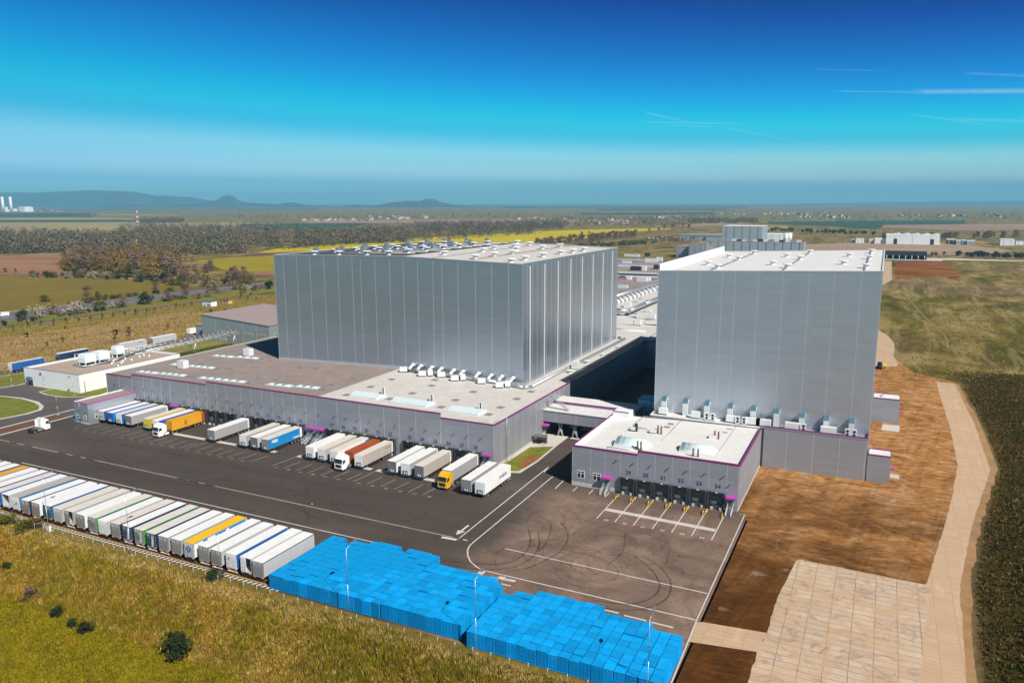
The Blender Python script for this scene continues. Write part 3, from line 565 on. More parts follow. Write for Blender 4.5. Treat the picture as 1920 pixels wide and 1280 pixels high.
# motorway and the local road beside it
MOT = field_mat('motorway surface', (0.12, 0.105, 0.11), (0.165, 0.145, 0.15), 0.2, 0.02)
up = [(-300, 622), (0, 588), (100, 575), (200, 563), (300, 552), (400, 540.5), (516, 526.5), (640, 514)]
lo = [(640, 520), (516, 533), (410, 547), (300, 562), (200, 576), (100, 590), (0, 607), (-300, 650)]
psheet('road', up+lo, 0.2, MOT)
PXm = [((a[0]+0.0), a[1]) for a in up]; lo_r = lo[::-1]
for f_, ww in ((0.07, .5), (0.30, .3), (0.46, 1.2), (0.55, 1.2), (0.74, .3), (0.94, .5)):
    mb = MB(); mb.strip([G(a[0]+(c_[0]-a[0])*f_, a[1]+(c_[1]-a[1])*f_) for a, c_ in zip(up, lo_r)], ww, lambda x, y: 0.26)
    structure(mb.build('road_marking', PAINT if ww < 1 else STEEL))
psheet('road', [(-300, 652), (0, 613), (150, 592), (300, 574.5), (423, 558.5), (516, 546), (640, 531), (640, 533), (516, 548.5), (423, 561.5), (300, 578), (150, 596), (0, 617), (-300, 657)], 0.2, ASPH)
psheet('verge', [(-300, 640), (0, 600), (300, 563), (516, 536), (516, 546), (300, 573), (0, 612), (-300, 652)], 0.14, GREENF)
psheet('verge', [(-300, 657), (0, 617), (300, 579), (516, 549), (516, 575), (420, 588), (350, 582), (250, 598), (0, 632), (-300, 670)], 0.12, GREENF)
psheet('verge', [(300, 640), (330, 610), (365, 592), (516, 560), (516, 590), (421, 596), (421, 612), (366, 616), (330, 640)], 0.10, field_mat('yellow green sward', (0.18, 0.16, 0.03), (0.32, 0.26, 0.09), 0.6, 0.05))
psheet('path', [(545, 300), (560, 300), (560, 301), (545, 301)], 0.1, CONC) if False else None
def ridge(name, D, prof, depth, mat, rough=1.0, seed=0):
    """a range of hills D metres away whose skyline passes through the given photo points"""
    d0 = RT*0+Vector((FW.x, FW.y, 0)).normalized(); mb = MB(); rows = []
    px = [p[0] for p in prof]; n = 150
    for i in range(n+1):
        x = px[0]+(px[-1]-px[0])*i/n
        for (xa, ya), (xb, yb) in zip(prof, prof[1:]):
            if x <= xb+1e-6: u = (x-xa)/(xb-xa); y = ya+(yb-ya)*(u*u*(3-2*u)); break
        d = RT*(x-960)-UP*(y-640)+FW*FPX; kk_ = D/(d.x*d0.x+d.y*d0.y); c = EYE+d*kk_; hh = max(c.z, 3.0)*(1+rough*.05*(noise.noise(Vector((x*.11, 1, seed)))+.6*noise.noise(Vector((x*.27, 2, seed)))))
        out = Vector((d.x, d.y, 0)).normalized(); row = []
        for s_, e_ in ((-1.0, 0.0), (-0.8, 0.10), (-0.6, 0.26), (-0.42, 0.46), (-0.27, 0.66), (-0.14, 0.85), (-0.05, 0.97), (0.0, 1.0), (0.1, 0.94), (0.4, 0.6), (1.0, 0.0)):
            g = noise.noise(Vector((x*0.035, s_*4.0, seed)))
            ee = e_*(1+rough*0.35*g*(1-e_)*2) if 0 < e_ < 0.99 else e_
            q = c+out*(s_*depth*(0.8+0.4*noise.noise(Vector((x*0.02, 5, seed)))))
            row.append((q.x, q.y, hh*max(ee, 0)-(2 if e_ == 0 else 0)))
        rows.append(row)
    b0 = len(mb.v); k = len(rows[0])
    for r in rows: mb.v.extend(r)
    for i in range(n):
        for j in range(k-1): mb.f.append((b0+i*k+j, b0+i*k+j+1, b0+(i+1)*k+j+1, b0+(i+1)*k+j)); mb.m.append(0); mb.sm.append(True)
    return structure(mb.build(name, mat))
HILL = field_mat('wooded hill', (0.028, 0.045, 0.028), (0.085, 0.085, 0.05), 1, 0.0022)
HILL2 = field_mat('farmed hill', (0.05, 0.07, 0.04), (0.15, 0.13, 0.08), 0.5, 0.0018)
ridge('hills', 13500, [(-300, 366), (-60, 360), (0, 361), (70, 361), (110, 359), (180, 356.5), (215, 358), (243, 359.5), (300, 367), (345, 369), (400, 376), (460, 380), (540, 384), (620, 388)], 2600, HILL, 1.2, 1)
ridge('hills', 11000, [(120, 398), (200, 386), (255, 383), (320, 384), (395, 380), (408, 374), (418, 368), (427, 365.5), (436, 368), (448, 376), (470, 381), (515, 383), (545, 379.5), (585, 386), (640, 391)], 1500, HILL, 0.8, 2)
ridge('hills', 10500, [(560, 395), (620, 389), (672, 384), (700, 386), (740, 379), (768, 376.5), (785, 377), (800, 373.5), (812, 373), (830, 380), (860, 385), (900, 390), (925, 387.5), (950, 388.5), (980, 393), (1000, 396)], 1500, HILL, 0.9, 3)
ridge('hills', 9000, [(950, 400), (990, 394), (1040, 391), (1090, 390), (1130, 391), (1180, 393), (1240, 394), (1320, 396), (1400, 398)], 1400, HILL, 0.8, 4)
ridge('hills', 14500, [(900, 388), (1000, 387), (1130, 386.5), (1250, 386), (1400, 383.5), (1560, 381), (1700, 379), (1800, 377.5), (1920, 376.5), (2100, 376), (2300, 377)], 3200, HILL2, 1.0, 5)
ridge('hills', 6500, [(1120, 401), (1150, 400), (1180, 399.5), (1240, 401), (1300, 404), (1360, 406)], 900, HILL, 0.8, 6)
ridge('hills', 7500, [(-200, 392), (0, 396), (150, 392), (210, 391), (300, 394), (420, 396), (520, 397), (600, 399)], 1500, HILL2, 0.8, 7)

# ---------------------------------------------------------------- trees and scrub
def leafmat(name, cols, rnd=0.22, var=0.35):
    m, t, b = nt(name); oi = N(t, 'ShaderNodeObjectInfo'); c = ramp(t, nz(t, 0.55, pos(t), 4, 0.6), [(0.25, cols[0]), (0.5, cols[1]), (0.78, cols[2])])
    hsn = N(t, 'ShaderNodeHueSaturation'); t.links.new(c, hsn.inputs['Color']); t.links.new(math_(t, 'ADD', math_(t, 'MULTIPLY', oi.outputs['Random'], 2*rnd), 1-rnd), hsn.inputs['Value'])
    t.links.new(math_(t, 'ADD', math_(t, 'MULTIPLY', oi.outputs['Random'], 0.03), 0.485), hsn.inputs['Hue'])
    t.links.new(hsn.outputs[0], b.inputs['Base Color']); b.inputs['Roughness'].default_value = 0.8; b.inputs['Specular IOR Level'].default_value = 0.15
    return m
L_BARE = leafmat('bare twigs', ((0.10, 0.062, 0.035), (0.175, 0.115, 0.07), (0.25, 0.17, 0.105)))
L_GOLD = leafmat('golden spring leaves', ((0.10, 0.065, 0.012), (0.21, 0.13, 0.022), (0.30, 0.20, 0.05)))
L_GREEN = leafmat('green spring leaves', ((0.035, 0.042, 0.003), (0.085, 0.08, 0.006), (0.16, 0.13, 0.018)))
L_DARK = leafmat('dark green leaves', ((0.012, 0.022, 0.005), (0.028, 0.042, 0.008), (0.06, 0.07, 0.015)))
L_WHITE = leafmat('white blossom', ((0.13, 0.105, 0.05), (0.30, 0.25, 0.17), (0.52, 0.46, 0.38)))
L_RED = leafmat('reddish young leaves', ((0.05, 0.025, 0.01), (0.11, 0.055, 0.02), (0.15, 0.09, 0.03)))
BARK = M('tree bark', (0.10, 0.075, 0.05), 0.9, 0, 0.25, 2)
def leaf(mb, c, s, m=0):
    a = Vector((U(-1, 1), U(-1, 1), U(-1, 1))).normalized(); b_ = a.orthogonal().normalized(); b_ = (Matrix.Rotation(U(0, 6.28), 3, a) @ b_)
    q = a.cross(b_)*s*U(.5, .9); b_ = b_*s
    mb.face([c+b_, c+q, c-b_, c-q], m)
def crown(mb, cx, cy, z0, z1, r, n, s, clumps=14, sharp=1.0, m=0):
    cl = []
    for i in range(clumps):
        u = U(0.05, 1); z = z0+(z1-z0)*u; rr = r*math.sin(math.pi*min(0.98, 0.18+0.72*u**sharp))*U(.35, .95); a = U(0, 6.28)
        cl.append((Vector((cx+rr*math.cos(a), cy+rr*math.sin(a), z)), r*U(.28, .5)))
    for i in range(n):
        c, k = random.choice(cl); d = Vector((random.gauss(0, .5), random.gauss(0, .5), random.gauss(0, .42)))
        p = c+d*k
        if p.z > z0*0.6: leaf(mb, p, s*U(.6, 1.3), m)
def tree_proto(name, H, r, lm, n=420, s=0.42, z0=0.28, limbs=7, cl=16):
    root = thing(name, 'x y z t', 'tree'); tb = MB()
    tb.tube((0, 0, -0.3), (0.1, 0, H*0.45), H*0.022, H*0.013, 6); tb.tube((0.1, 0, H*.45), (0, .1, H*0.85), H*0.013, H*0.004, 5)
    for i in range(limbs):
        a, z = U(0, 6.28), H*U(.25, .6); tb.tube((0, 0, z), (r*.75*math.cos(a), r*.75*math.sin(a), z+H*U(.12, .3)), H*.008, H*.002, 4)
    tb.build('trunk', BARK, root)
    cb = MB(); crown(cb, 0, 0, H*z0, H, r, n, s, cl); cb.build('crown', lm, root)
    return root
def bush_proto(name, H, r, lm, n=260, s=0.32, cl=10):
    root = thing(name, 'x y z t', 'bush'); sb = MB()
    for i in range(5): a = U(0, 6.28); sb.tube((0, 0, -0.2), (r*.5*math.cos(a), r*.5*math.sin(a), H*.6), .06, .02, 4)
    sb.build('stem', BARK, root); cb = MB(); crown(cb, 0, 0, 0.05*H, H, r, n, s, cl, .6); cb.build('foliage', lm, root)
    return root
protos = {}
def plant(kind, x, y, k, label, group, name=None, z=0.0, kz=None):
    src = protos[kind]; o = tree_of(src); o.location = (x, y, z); o.rotation_euler.z = U(0, 6.28); o.scale = (k, k, kz or k)
    o['label'] = label; o['group'] = group; return o
def proto(kind, root): protos[kind] = root
proto('bare', tree_proto('bare_tree', 12, 4.6, L_BARE, 620, .5, .22, 9, 20)); proto('bare2', tree_proto('bare_tree', 13, 4.0, L_BARE, 560, .5, .3, 9, 18))
proto('gold', tree_proto('budding_tree', 13, 4.8, L_GOLD, 640, .52, .25, 8, 20)); proto('green', tree_proto('leafy_tree', 11, 4.5, L_GREEN, 620, .5, .2, 7, 18))
proto('blossom', bush_proto('blossom_bush', 4.2, 3.0, L_WHITE, 420, .38, 12)); proto('gbush', bush_proto('green_bush', 4.0, 3.2, L_GREEN, 700, .3, 14))
proto('dbush', bush_proto('dark_bush', 3.6, 2.6, L_DARK, 900, .24, 14)); proto('sapling', tree_proto('sapling', 3.4, .95, L_GREEN, 130, .24, .35, 3, 6))
proto('redsap', tree_proto('sapling', 3.6, 1.2, L_RED, 150, .26, .3, 4, 7)); proto('spruce', bush_proto('young_spruce', 3.2, 1.2, L_DARK, 200, .26, 8)); proto('bbush', bush_proto('bare_bush', 4.2, 3.0, L_BARE, 400, .38, 12))
# the wood beyond the field
gw = 'trees of the wood beyond the crop field'
LB = {'bare': 'bare brown tree in the wood behind the olive field', 'bare2': 'tall pinkish bare tree in the wood behind the olive field', 'gold': 'golden budding tree in the wood behind the olive field',
      'green': 'green leafy tree in the wood behind the olive field', 'gbush': 'green bush at the foot of the wood behind the olive field', 'blossom': 'white blossoming bush at the foot of the wood',
      'dbush': 'dark green bush at the edge of the wood', 'bbush': 'bare greyish bush by the wood'}
def lerp_line(L, x):
    for (a, ya), (b_, yb) in zip(L, L[1:]):
        if x <= b_: return ya+(yb-ya)*(x-a)/(b_-a)
    return L[-1][1]
front = [(50, 520), (120, 521), (200, 524), (300, 531), (345, 538), (400, 545), (470, 540)]
back = [(50, 519), (118, 505), (125, 492), (200, 488), (330, 486), (360, 492), (420, 510), (470, 520)]
for i in range(150):
    x = U(122, 352) if i < 122 else U(352, 462); yf, yb = lerp_line(front, x), lerp_line(back, x); y = yb+(yf-4-yb)*random.random()**0.8; g = G(x, y)
    kd = random.choices(('bare', 'bare2', 'gold', 'green'), ((3, 2, 3, 3) if x < 330 else (4, 2, 1, 2)))[0]
    kk_ = U(1.15, 1.6) if x < 335 else U(.5, .85)
    plant(kd, g.x, g.y, kk_, LB[kd], gw)
for i in range(62):
    x = U(50, 475); y = lerp_line(front, x)-U(-1, 3) if x < 340 else U(lerp_line(back, x), lerp_line(front, x)+4); g = G(x, y)
    kd = random.choices(('gbush', 'blossom', 'dbush', 'bbush'), ((3, 1.2, 2, 1) if x < 340 else (2, 2, 2, 3)))[0]
    plant(kd, g.x, g.y, U(.8, 1.5), LB[kd], gw)
# single trees and bushes between the field, the motorway and the local road
gl = 'bushes and trees along the motorway'
for kd, x, y, k, lab in [('bare', 165, 563, .8, 'bare grey tree standing over the far motorway verge'), ('green', 185, 560, .5, 'small yellow green tree beside a bare grey tree'), ('bare', 293, 549, .62, 'round bare tree at the field edge above the motorway'),
        ('dbush', 42, 600, 1.5, 'dark conifer like bush by the motorway behind the white van'), ('blossom', 72, 596, 1.7, 'large white blossoming bush before the motorway'), ('bbush', 97, 590, 1.3, 'brown bush next to a white blossoming bush'),
        ('gbush', 84, 566, 1.1, 'light green bush on the far motorway verge'), ('blossom', 143, 589, 1.9, 'wide greyish blossoming bush by the motorway'), ('gbush', 187, 582, 1.4, 'yellow green bush beside the motorway barrier'),
        ('blossom', 217, 578, 1.2, 'small bright white blossom bush by the motorway'), ('bare', 233, 577, .6, 'dense brown tree beside the bright blossom bush'), ('dbush', 273, 571, 1.9, 'broad dark bush on the near motorway verge'),
        ('bare', 314, 566, .62, 'spreading brown tree beside the motorway kerb'), ('bare', 349, 560, .85, 'tall bare tree in front of the motorway'), ('bare', 394, 557, .7, 'bare tree with pale blossom by the white hut'),
        ('bbush', 372, 560, .8, 'low brown bush beside the tall bare tree'), ('dbush', 505, 542, 1.7, 'dark upright bush where the motorway meets the tower'), ('bbush', 480, 546, 1.0, 'low bare bush on the verge below the motorway'),
        ('gbush', 455, 549, .9, 'low green bush strip on the motorway verge'), ('green', 10, 511, .42, 'small round tree at the ploughed field edge'), ('sapling', 30, 514, 1.6, 'thin bare looking sapling at the ploughed field edge')]:
    g = G(x, y); plant(kd, g.x, g.y, k, lab, gl)
for i in range(26):
    x = U(130, 330); g = G(x, lerp_line([(0, 586), (300, 551), (345, 543)], x)-U(.5, 2)); plant(random.choice(('gbush', 'dbush')), g.x, g.y, U(.45, .8), 'low bush of the hedge on the far motorway verge', gl)
for i in range(34):
    x = U(0, 515); g = G(x, lerp_line([(0, 609), (300, 564), (516, 535)], x)+U(0, 3)); plant(random.choice(('gbush', 'bbush', 'dbush')), g.x, g.y, U(.4, .75), 'low scrub bush on the near motorway verge', gl)
# young trees planted along the local road and in the meadow
gs = 'young trees in the meadow'
for x, y in [(25, 620), (52, 613), (77, 611), (101, 611), (125, 607), (148, 605), (170, 602), (192, 599), (213, 596), (234, 594), (255, 591), (275, 589), (290, 587), (330, 580), (345, 577), (360, 575), (465, 563), (470, 557), (481, 564), (452, 560)]:
    g = G(x, y); plant('sapling', g.x, g.y, U(.85, 1.15), 'young green tree in the row planted beside the local road', gs)
for kd, x, y, k, lab in [('spruce', 51, 633, 1.0, 'small dark spruce alone in the dry meadow'), ('spruce', 218, 628, 1.15, 'dark green young tree beside the red leaved one'), ('redsap', 244, 630, 1.3, 'reddish young tree in the dry meadow'),
        ('sapling', 215, 643, 1.0, 'yellow green sapling behind the parked trailers'), ('redsap', 316, 617, .9, 'thin dark tree standing before the grey hall'), ('spruce', 396, 588, 1.0, 'small dark spruce nearer the white hut'),
        ('spruce', 422, 587, 1.0, 'small dark spruce nearer the grey hall'), ('sapling', 89, 651, .8, 'small dark sapling in the meadow above the blue trailers'), ('sapling', 119, 643, .9, 'thin brown sapling in the middle of the meadow'), ('spruce', 122, 617, .6, 'tiny conifer in the meadow under the road')]:
    g = G(x, y); plant(kd, g.x, g.y, k, lab, gs)
# trees in front of the yellow rape field
gr = 'dark trees along the lane at the yellow field'
for i in range(80):
    u = random.random(); x = 1003+u*190; g = G(x, 463-u*21+U(-1, 3.5)); plant(random.choice(('bare', 'bare2', 'bare')), g.x, g.y, U(.8, 1.1), 'dark bare tree of the row before the yellow rape field', gr)
for x, y, k in [(1091, 438.5, .55), (1105, 437.5, .5), (1003, 438.5, .3), (1012, 438.5, .28), (1217, 437, .8), (1245, 432, 1.1), (1262, 433, 1.2), (1280, 430, 1.2), (1292, 432, 1.1), (1235, 436, .8)]:
    g = G(x, y); plant('dbush' if k < .6 else 'bare2', g.x, g.y, k*2.2 if k < .6 else k, 'dark tree standing in the yellow rape field' if k < .6 else 'dark bare tree near the car park of the far plant', gr)
for x0, y0, x1, y1, n_, kd, k0, lab in [(1740, 478.5, 1925, 484, 30, 'dbush', 1.3, 'dark bush of the hedge beyond the black shed'), (1655, 452, 1925, 446, 46, 'bare', .9, 'bare brown tree of the belt behind the white hall'), (1080, 464, 1230, 455, 60, 'gbush', 1.1, 'green scrub bush on the slope below the tree row'), (1210, 457, 1330, 449, 26, 'gold', .5, 'brownish scrub tree beside the far plant'), (1440, 432, 1650, 441, 46, 'dbush', 1.6, 'dark scrub bush on the waste ground by the far halls')]:
    for i in range(n_):
        u = random.random(); g = G(x0+(x1-x0)*u, y0+(y1-y0)*u+U(-2.5, 1.5)); plant(kd, g.x, g.y, k0*U(.7, 1.25), lab, 'scrub and trees round the far halls')
# bushes on the bank in the foreground
for kd, x, y, k, lab in [('dbush', 330, 1190, 1.05, 'big dark bush at the foot of the grassy bank'), ('dbush', 156, 1146, .55, 'dark round bush lower on the bank, beside a smaller one'), ('dbush', 132, 1134, .4, 'smallest dark bush on the bank'), ('dbush', 103, 1116, .5, 'dark leafy bush on the bank below pale grass'),
        ('gbush', 45, 997, .6, 'small green bush tree near the first lamp post'), ('gbush', 64, 993, .55, 'low green bush between fence and lamp post'), ('gbush', 18, 985, .6, 'green bush at the fence by the zebra strip'), ('dbush', 403, 1090, .65, 'brown green bush round the thin pole at the fence'), ('bbush', 52, 1085, .5, 'orange brown shrub on the upper bank'), ('dbush', 10, 1040, .4, 'little dark bush high on the bank')]:
    g = G(x, y); plant(kd, g.x*(1+0), g.y, k, lab, 'bushes on the grassy bank', z=h(g.x, g.y) if g.y > 80 else -4.0)
for k_ in list(protos.values()):
    for ch in list(k_.children): bpy.data.objects.remove(ch)
    bpy.data.objects.remove(k_)
# far woods that read as one mass
def wood(name, areas, n, mats, size, label, wts):
    mb = MB()
    for i in range(n):
        ar = random.choice(areas); x = U(ar[0], ar[2]); u = (x-ar[0])/(ar[2]-ar[0]); y = U(ar[1]+(ar[4]-ar[1])*u, ar[3]+(ar[5]-ar[3])*u)
        c = G(x, y); R_ = size*U(.6, 1.35); hh = R_*U(.9, 1.5); mm = random.choices(range(len(mats)), wts)[0]; a0 = U(0, 6.28)
        for k in range(30):
            a, e = U(0, 6.28), U(0, 1); rr = R_*math.sqrt(1-e*e*.8)*U(.3, 1.0)
            leaf(mb, Vector((c.x+rr*math.cos(a), c.y+rr*math.sin(a), .3+hh*e*1.6)), R_*U(.13, .26), mm)
    return stuff(mb.build(name, mats), label, 'forest')
# area: x0, ytop0, x1, ybot0, ytop1, ybot1 in photo points on the ground
wood('far_forest', [(-60, 436, 230, 476, 440, 473), (-60, 448, 140, 478, 452, 474), (225, 426, 520, 470, 424, 462), (130, 452, 460, 482, 452, 476), (500, 432, 1000, 470, 418, 440), (560, 440, 760, 462, 434, 455), (780, 424, 1060, 437, 417, 428)], 6800,
     [leafmat('far bare wood', ((0.075, 0.05, 0.03), (0.125, 0.088, 0.058), (0.18, 0.13, 0.09))), leafmat('far brown green wood', ((0.04, 0.038, 0.016), (0.075, 0.068, 0.03), (0.11, 0.10, 0.045))), L_GREEN, leafmat('far pale blossom', ((0.14, 0.105, 0.07), (0.23, 0.18, 0.13), (0.36, 0.30, 0.24)))], 6.0, 'wide grey brown woods with white blossom across the plain', (6, 3, .6, .35))
ridge('hills', 4300, [(1090, 412), (1130, 407), (1160, 402.5), (1190, 401), (1230, 401.5), (1270, 404), (1310, 408), (1345, 413)], 500, HILL, .6, 8)
wood('far_forest', [(1040, 409, 1290, 424, 408, 423), (1290, 412, 1420, 420, 412, 419), (-300, 404, 180, 408, 404, 407), (260, 413, 345, 419, 412, 418), (400, 402, 1200, 411, 402, 410), (1200, 402, 1930, 416, 398, 414)], 2400, [bpy.data.materials['far brown green wood'], L_BARE, L_GREEN], 4.2, 'thin dark tree belts far out on the plain', (3, 2, 1))
# tall grass of the bank and tufts in the near meadow
def tufts(name, n, xr, yf, hh, mats, label, wts, wd=1.0, xf=None):
    mb = MB(); c = 0
    while c < n:
        x = U(*xr); y = yf(x); x = xf(y) if xf else x; y += 14*noise.noise(Vector((x*.05, 3.3, 0))) if xf and y > 300 else 0; k_ = noise.noise(Vector((x*.12, y*.12, 7.7)))
        z = h(x, y)-.05; H_ = hh*U(.5, 1.3)*(1+.6*k_); m_ = random.choices(range(len(mats)), wts(x, y, k_))[0]; c += 1
        for j in range(4):
            a = U(0, 6.28); lx, ly = math.cos(a)*.115*wd*U(.6, 1.5), math.sin(a)*.115*wd; ox, oy = U(-.25, .25), U(-.25, .25); tx, ty = U(-.3, .3), U(-.3, .3)
            mb.face([(x+ox-lx, y+oy-ly, z), (x+ox+lx, y+oy+ly, z), (x+ox+tx, y+oy+ty, z+H_)], m_)
    return stuff(mb.build(name, mats), label, 'grass')
def gm_(nm, c): return leafmat(nm, (sc3(c, .6), c, sc3(c, 1.4)), 0, .3)
GD, GG, GO, GP = gm_('straw grass', (0.32, 0.21, 0.035)), gm_('green grass', (0.165, 0.145, 0.002)), gm_('rusty grass', (0.25, 0.115, 0.006)), gm_('pale seed grass', (0.44, 0.31, 0.12))
tufts('grass', 60000, (-185, 5), lambda x: 76.5+15.0*random.random(), .75, [GD, GG, GO, GP], 'tall straw and green grass on the bank', lambda x, y, k: (2.0, max(.4, 3.4+6*k), 2.2 if x < -95 else 1.0, 4.5 if y > 88.3 else .4))
tufts('grass', 30000, (-150, -30), lambda x: 56+22*random.random(), .32, [GG, gm_('yellow green grass', (0.22, 0.175, 0.002)), GO], 'short green meadow below the bank', lambda x, y, k: (2+2*k, 3, .25))
WB, WK = gm_('brown weeds', (0.11, 0.062, 0.012)), gm_('dark weeds', (0.05, 0.044, 0.004))
tufts('grass', 26000, (0, 1), lambda x: 96+224*random.random()**1.3, .5, [WB, WK, gm_('dry weeds', (0.17, 0.105, 0.03))], 'dark rough weeds on the bank beside the haul road', lambda x, y, k: (1.2+k, max(.3, 1.0-3*k), .9+k), 1.3, lambda y: road_edge(y)+2.5+85*random.random()**1.3)
tufts('grass', 17000, (-430, -306), lambda x: U(150, 420), .75, [GD, GG, gm_('brown seed grass', (0.27, 0.18, 0.085))], 'dry straw tufts of the meadow behind the plant building', lambda x, y, k: (2.2, max(.15, .55+1.6*k), 1.8), 2.2)
tufts('grass', 15000, (10, 330), lambda x: 322+420*random.random()**1.6, .42, [GD, gm_('olive grass', (0.15, 0.145, 0.03)), gm_('dull green grass', (0.10, 0.11, 0.02))], 'rough mottled grass of the waste land beyond the bank', lambda x, y, k: (1.4, 1.4+k, max(.3, 1-2*k)), 2.0)
class Many:
    """collects several like pieces and builds each one as a part of its own"""
    def __init__(s): s.l = []
    def begin(s): s.l.append(MB())
    def box(s, *a): s.l[-1].box(*a)
    def build(s, name, mat, parent, world): return [m_.build(name, mat, parent, world) for m_ in s.l]
# ---------------------------------------------------------------- buildings
def seams(mb, pts, wdt=0.22, pr=0.025):
    wdt *= .7 if wdt < .4 else 1
    """raised cover strips: (x, y, z0, z1, face) with face '-y', '+x', '-x'"""
    for x, y, z0, z1, f in pts:
        mb.begin()
        if f == '-y': mb.box(x-wdt/2, y-pr, z0, x+wdt/2, y+.01, z1)
        elif f == '+x': mb.box(x-.01, y-wdt/2, z0, x+pr, y+wdt/2, z1)
        else: mb.box(x-pr, y-wdt/2, z0, x+.01, y+wdt/2, z1)
def roof_fan(parent, x, y, z, s=1.0, mat=WHITE):
    mb = MB(); mb.tube((x, y, z-.4), (x, y, z+1.0*s), .75*s, .75*s, 10); mb.tube((x, y, z+1.05*s), (x, y, z+1.3*s), 1.35*s, 1.35*s, 12); mb.tube((x, y, z+1.0*s), (x, y, z+1.05*s), .8*s, 1.35*s, 12)
    return mb.build('roof_fan', mat, parent, True)
def roof_hatch(parent, x, y, z, lx=1.9, ly=2.0, mat=None):
    mb = MB(); mb.box(x-lx/2, y-ly/2, z-.3, x+lx/2, y+ly/2, z+.28, 0); mb.box(x-lx/2+.12, y-ly/2+.12, z+.28, x+lx/2-.12, y+ly/2-.12, z+.36, 1)
    return mb.build('roof_hatch', [STEEL, mat or HATCHG], parent, True)
HATCHG = M('grey smoke hatch', (0.26, 0.25, 0.27), 0.4, 0.1, 0.1)
def ribbon_light(parent, x0, x1, y, zf, w_=1.9):
    mb = MB(); n = 6; k = max(1, round((x1-x0)/3))
    for i in range(k):
        a, b_ = x0+(x1-x0)*i/k+.05, x0+(x1-x0)*(i+1)/k-.05
        za, zb = zf(a), zf(b_); pr = [(y-w_/2+w_*j/n, .22+.32*math.sin(math.pi*j/n)) for j in range(n+1)]
        b0 = len(mb.v)
        for x, z in ((a, za), (b_, zb)):
            for py_, pz in pr: mb.v.append((x, py_, z+pz))
        for j in range(n): mb.f.append((b0+j, b0+j+1, b0+n+2+j, b0+n+1+j)); mb.m.append(0); mb.sm.append(True)
        for e in (0, n+1): mb.f.append(tuple(b0+e+j for j in range(n+1))); mb.m.append(0); mb.sm.append(False)
    o = mb.build('roof_light', SKYL, parent, True)
    kb = MB(); kb.prism([(y-w_/2-.1, 0), (y+w_/2+.1, 0)] and [(x0-.1, zf(x0)-.2), (x1+.1, zf(x1)-.2), (x1+.1, zf(x1)+.24), (x0-.1, zf(x0)+.24)], y-w_/2-.1, y+w_/2+.1, axis='y'); kb.build('frame', STEELW, o, True)
    return o
def vault(parent, x0, x1, y0, y1, z, rise=1.1, n=8, flat=False):
    mb = MB(); ribs = MB(); k = 6
    pr = [(y0+(y1-y0)*j/n, (.4+rise*math.sin(math.pi*j/n)) if not flat else .4+rise*(1-abs(2*j/n-1))) for j in range(n+1)]
    b0 = len(mb.v)
    for x in (x0, x1):
        for py_, pz in pr: mb.v.append((x, py_, z+pz))
    for j in range(n): mb.f.append((b0+j, b0+j+1, b0+n+2+j, b0+n+1+j)); mb.m.append(0); mb.sm.append(not flat)
    for e in (0, n+1): mb.f.append(tuple(b0+e+j for j in range(n+1))); mb.m.append(0); mb.sm.append(False)
    o = mb.build('roof_light', SKYL, parent, True)
    for i in range(k+1):
        x = x0+(x1-x0)*i/k
        for (ya, za), (yb, zb) in zip(pr, pr[1:]): ribs.tube((x, ya, z+za), (x, yb, z+zb), .05, n=4, caps=False)
    ribs.build('frame', STEELW, o, True); c = MB(); c.box(x0-.15, y0-.15, z-.3, x1+.15, y1+.15, z+.4); c.build('kerb_frame', STEELW, o, True)
    return o
def dock(parent, x, y, zb, num, nmat, nz_=5.05, wd=3.4, zt=4.1):
    """shelter frame with hanging pads, sectional door with two panes, leveller, bumpers and the number above"""
    mb = MB(); d_ = .75
    mb.box(x-wd/2, y-d_, zt-.55, x+wd/2, y+.02, zt); mb.box(x-wd/2, y-d_, zb-.2, x-wd/2+.42, y+.02, zt-.55); mb.box(x+wd/2-.42, y-d_, zb-.2, x+wd/2, y+.02, zt-.55)
    mb.box(x-wd/2+.42, y-d_+.1, zt-1.15, x+wd/2-.42, y-d_+.16, zt-.55)
    s = mb.build('dock_shelter', BLACK, parent, True)
    e = MB(); e.box(x-wd/2-.05, y-d_-.03, zt, x+wd/2+.05, y+.02, zt+.1); e.box(x-wd/2-.07, y-d_-.03, zb-.2, x-wd/2-.01, y-d_+.05, zt); e.box(x+wd/2+.01, y-d_-.03, zb-.2, x+wd/2+.07, y-d_+.05, zt); e.build('frame', GREYD, s, True)
    dz = zb+1.2; db = MB()
    for i in range(4): db.box(x-1.2, y-.09, dz+.62*i, x+1.2, y+.01, dz+.62*i+.6, 0)
    dr = db.build('dock_door', GREYD, s, True)
    for q in (-.55, .55): wb = MB(); wb.box(x+q-.33, y-.115, dz+1.4, x+q+.33, y-.08, dz+1.7); wb.build('pane', GLASS, s, True)
    lv = MB(); lv.box(x-1.0, y-.55, dz-.3, x+1.0, y+.01, dz-.02); lv.build('dock_leveller', DARK, s, True)
    for q in (-1.18, 1.18):
        b_ = MB(); b_.box(x+q-.12, y-.72, dz-.55, x+q+.12, y+.01, dz+.05); b_.build('bumper', BLACK, s, True)
        c_ = MB(); c_.box(x+q-.05-.4*(q > 0), y-.9, zb-.15, x+q+.05+.4*(q < 0), y-.1, zb+.62); c_.build('concrete_wing', CONC, s, True)
    lm = MB(); lm.box(x-.25, y-d_-.14, zt-.12, x+.25, y-d_-.02, zt+.02); lm.build('dock_lamp', WHITE, s, True)
    if num: lettering('dock_number', str(num), 1.28, nmat, parent, Vector((x+.1, y-.04, nz_))-parent_loc(parent), (rad(90), 0, 0), 1.05)
    return s
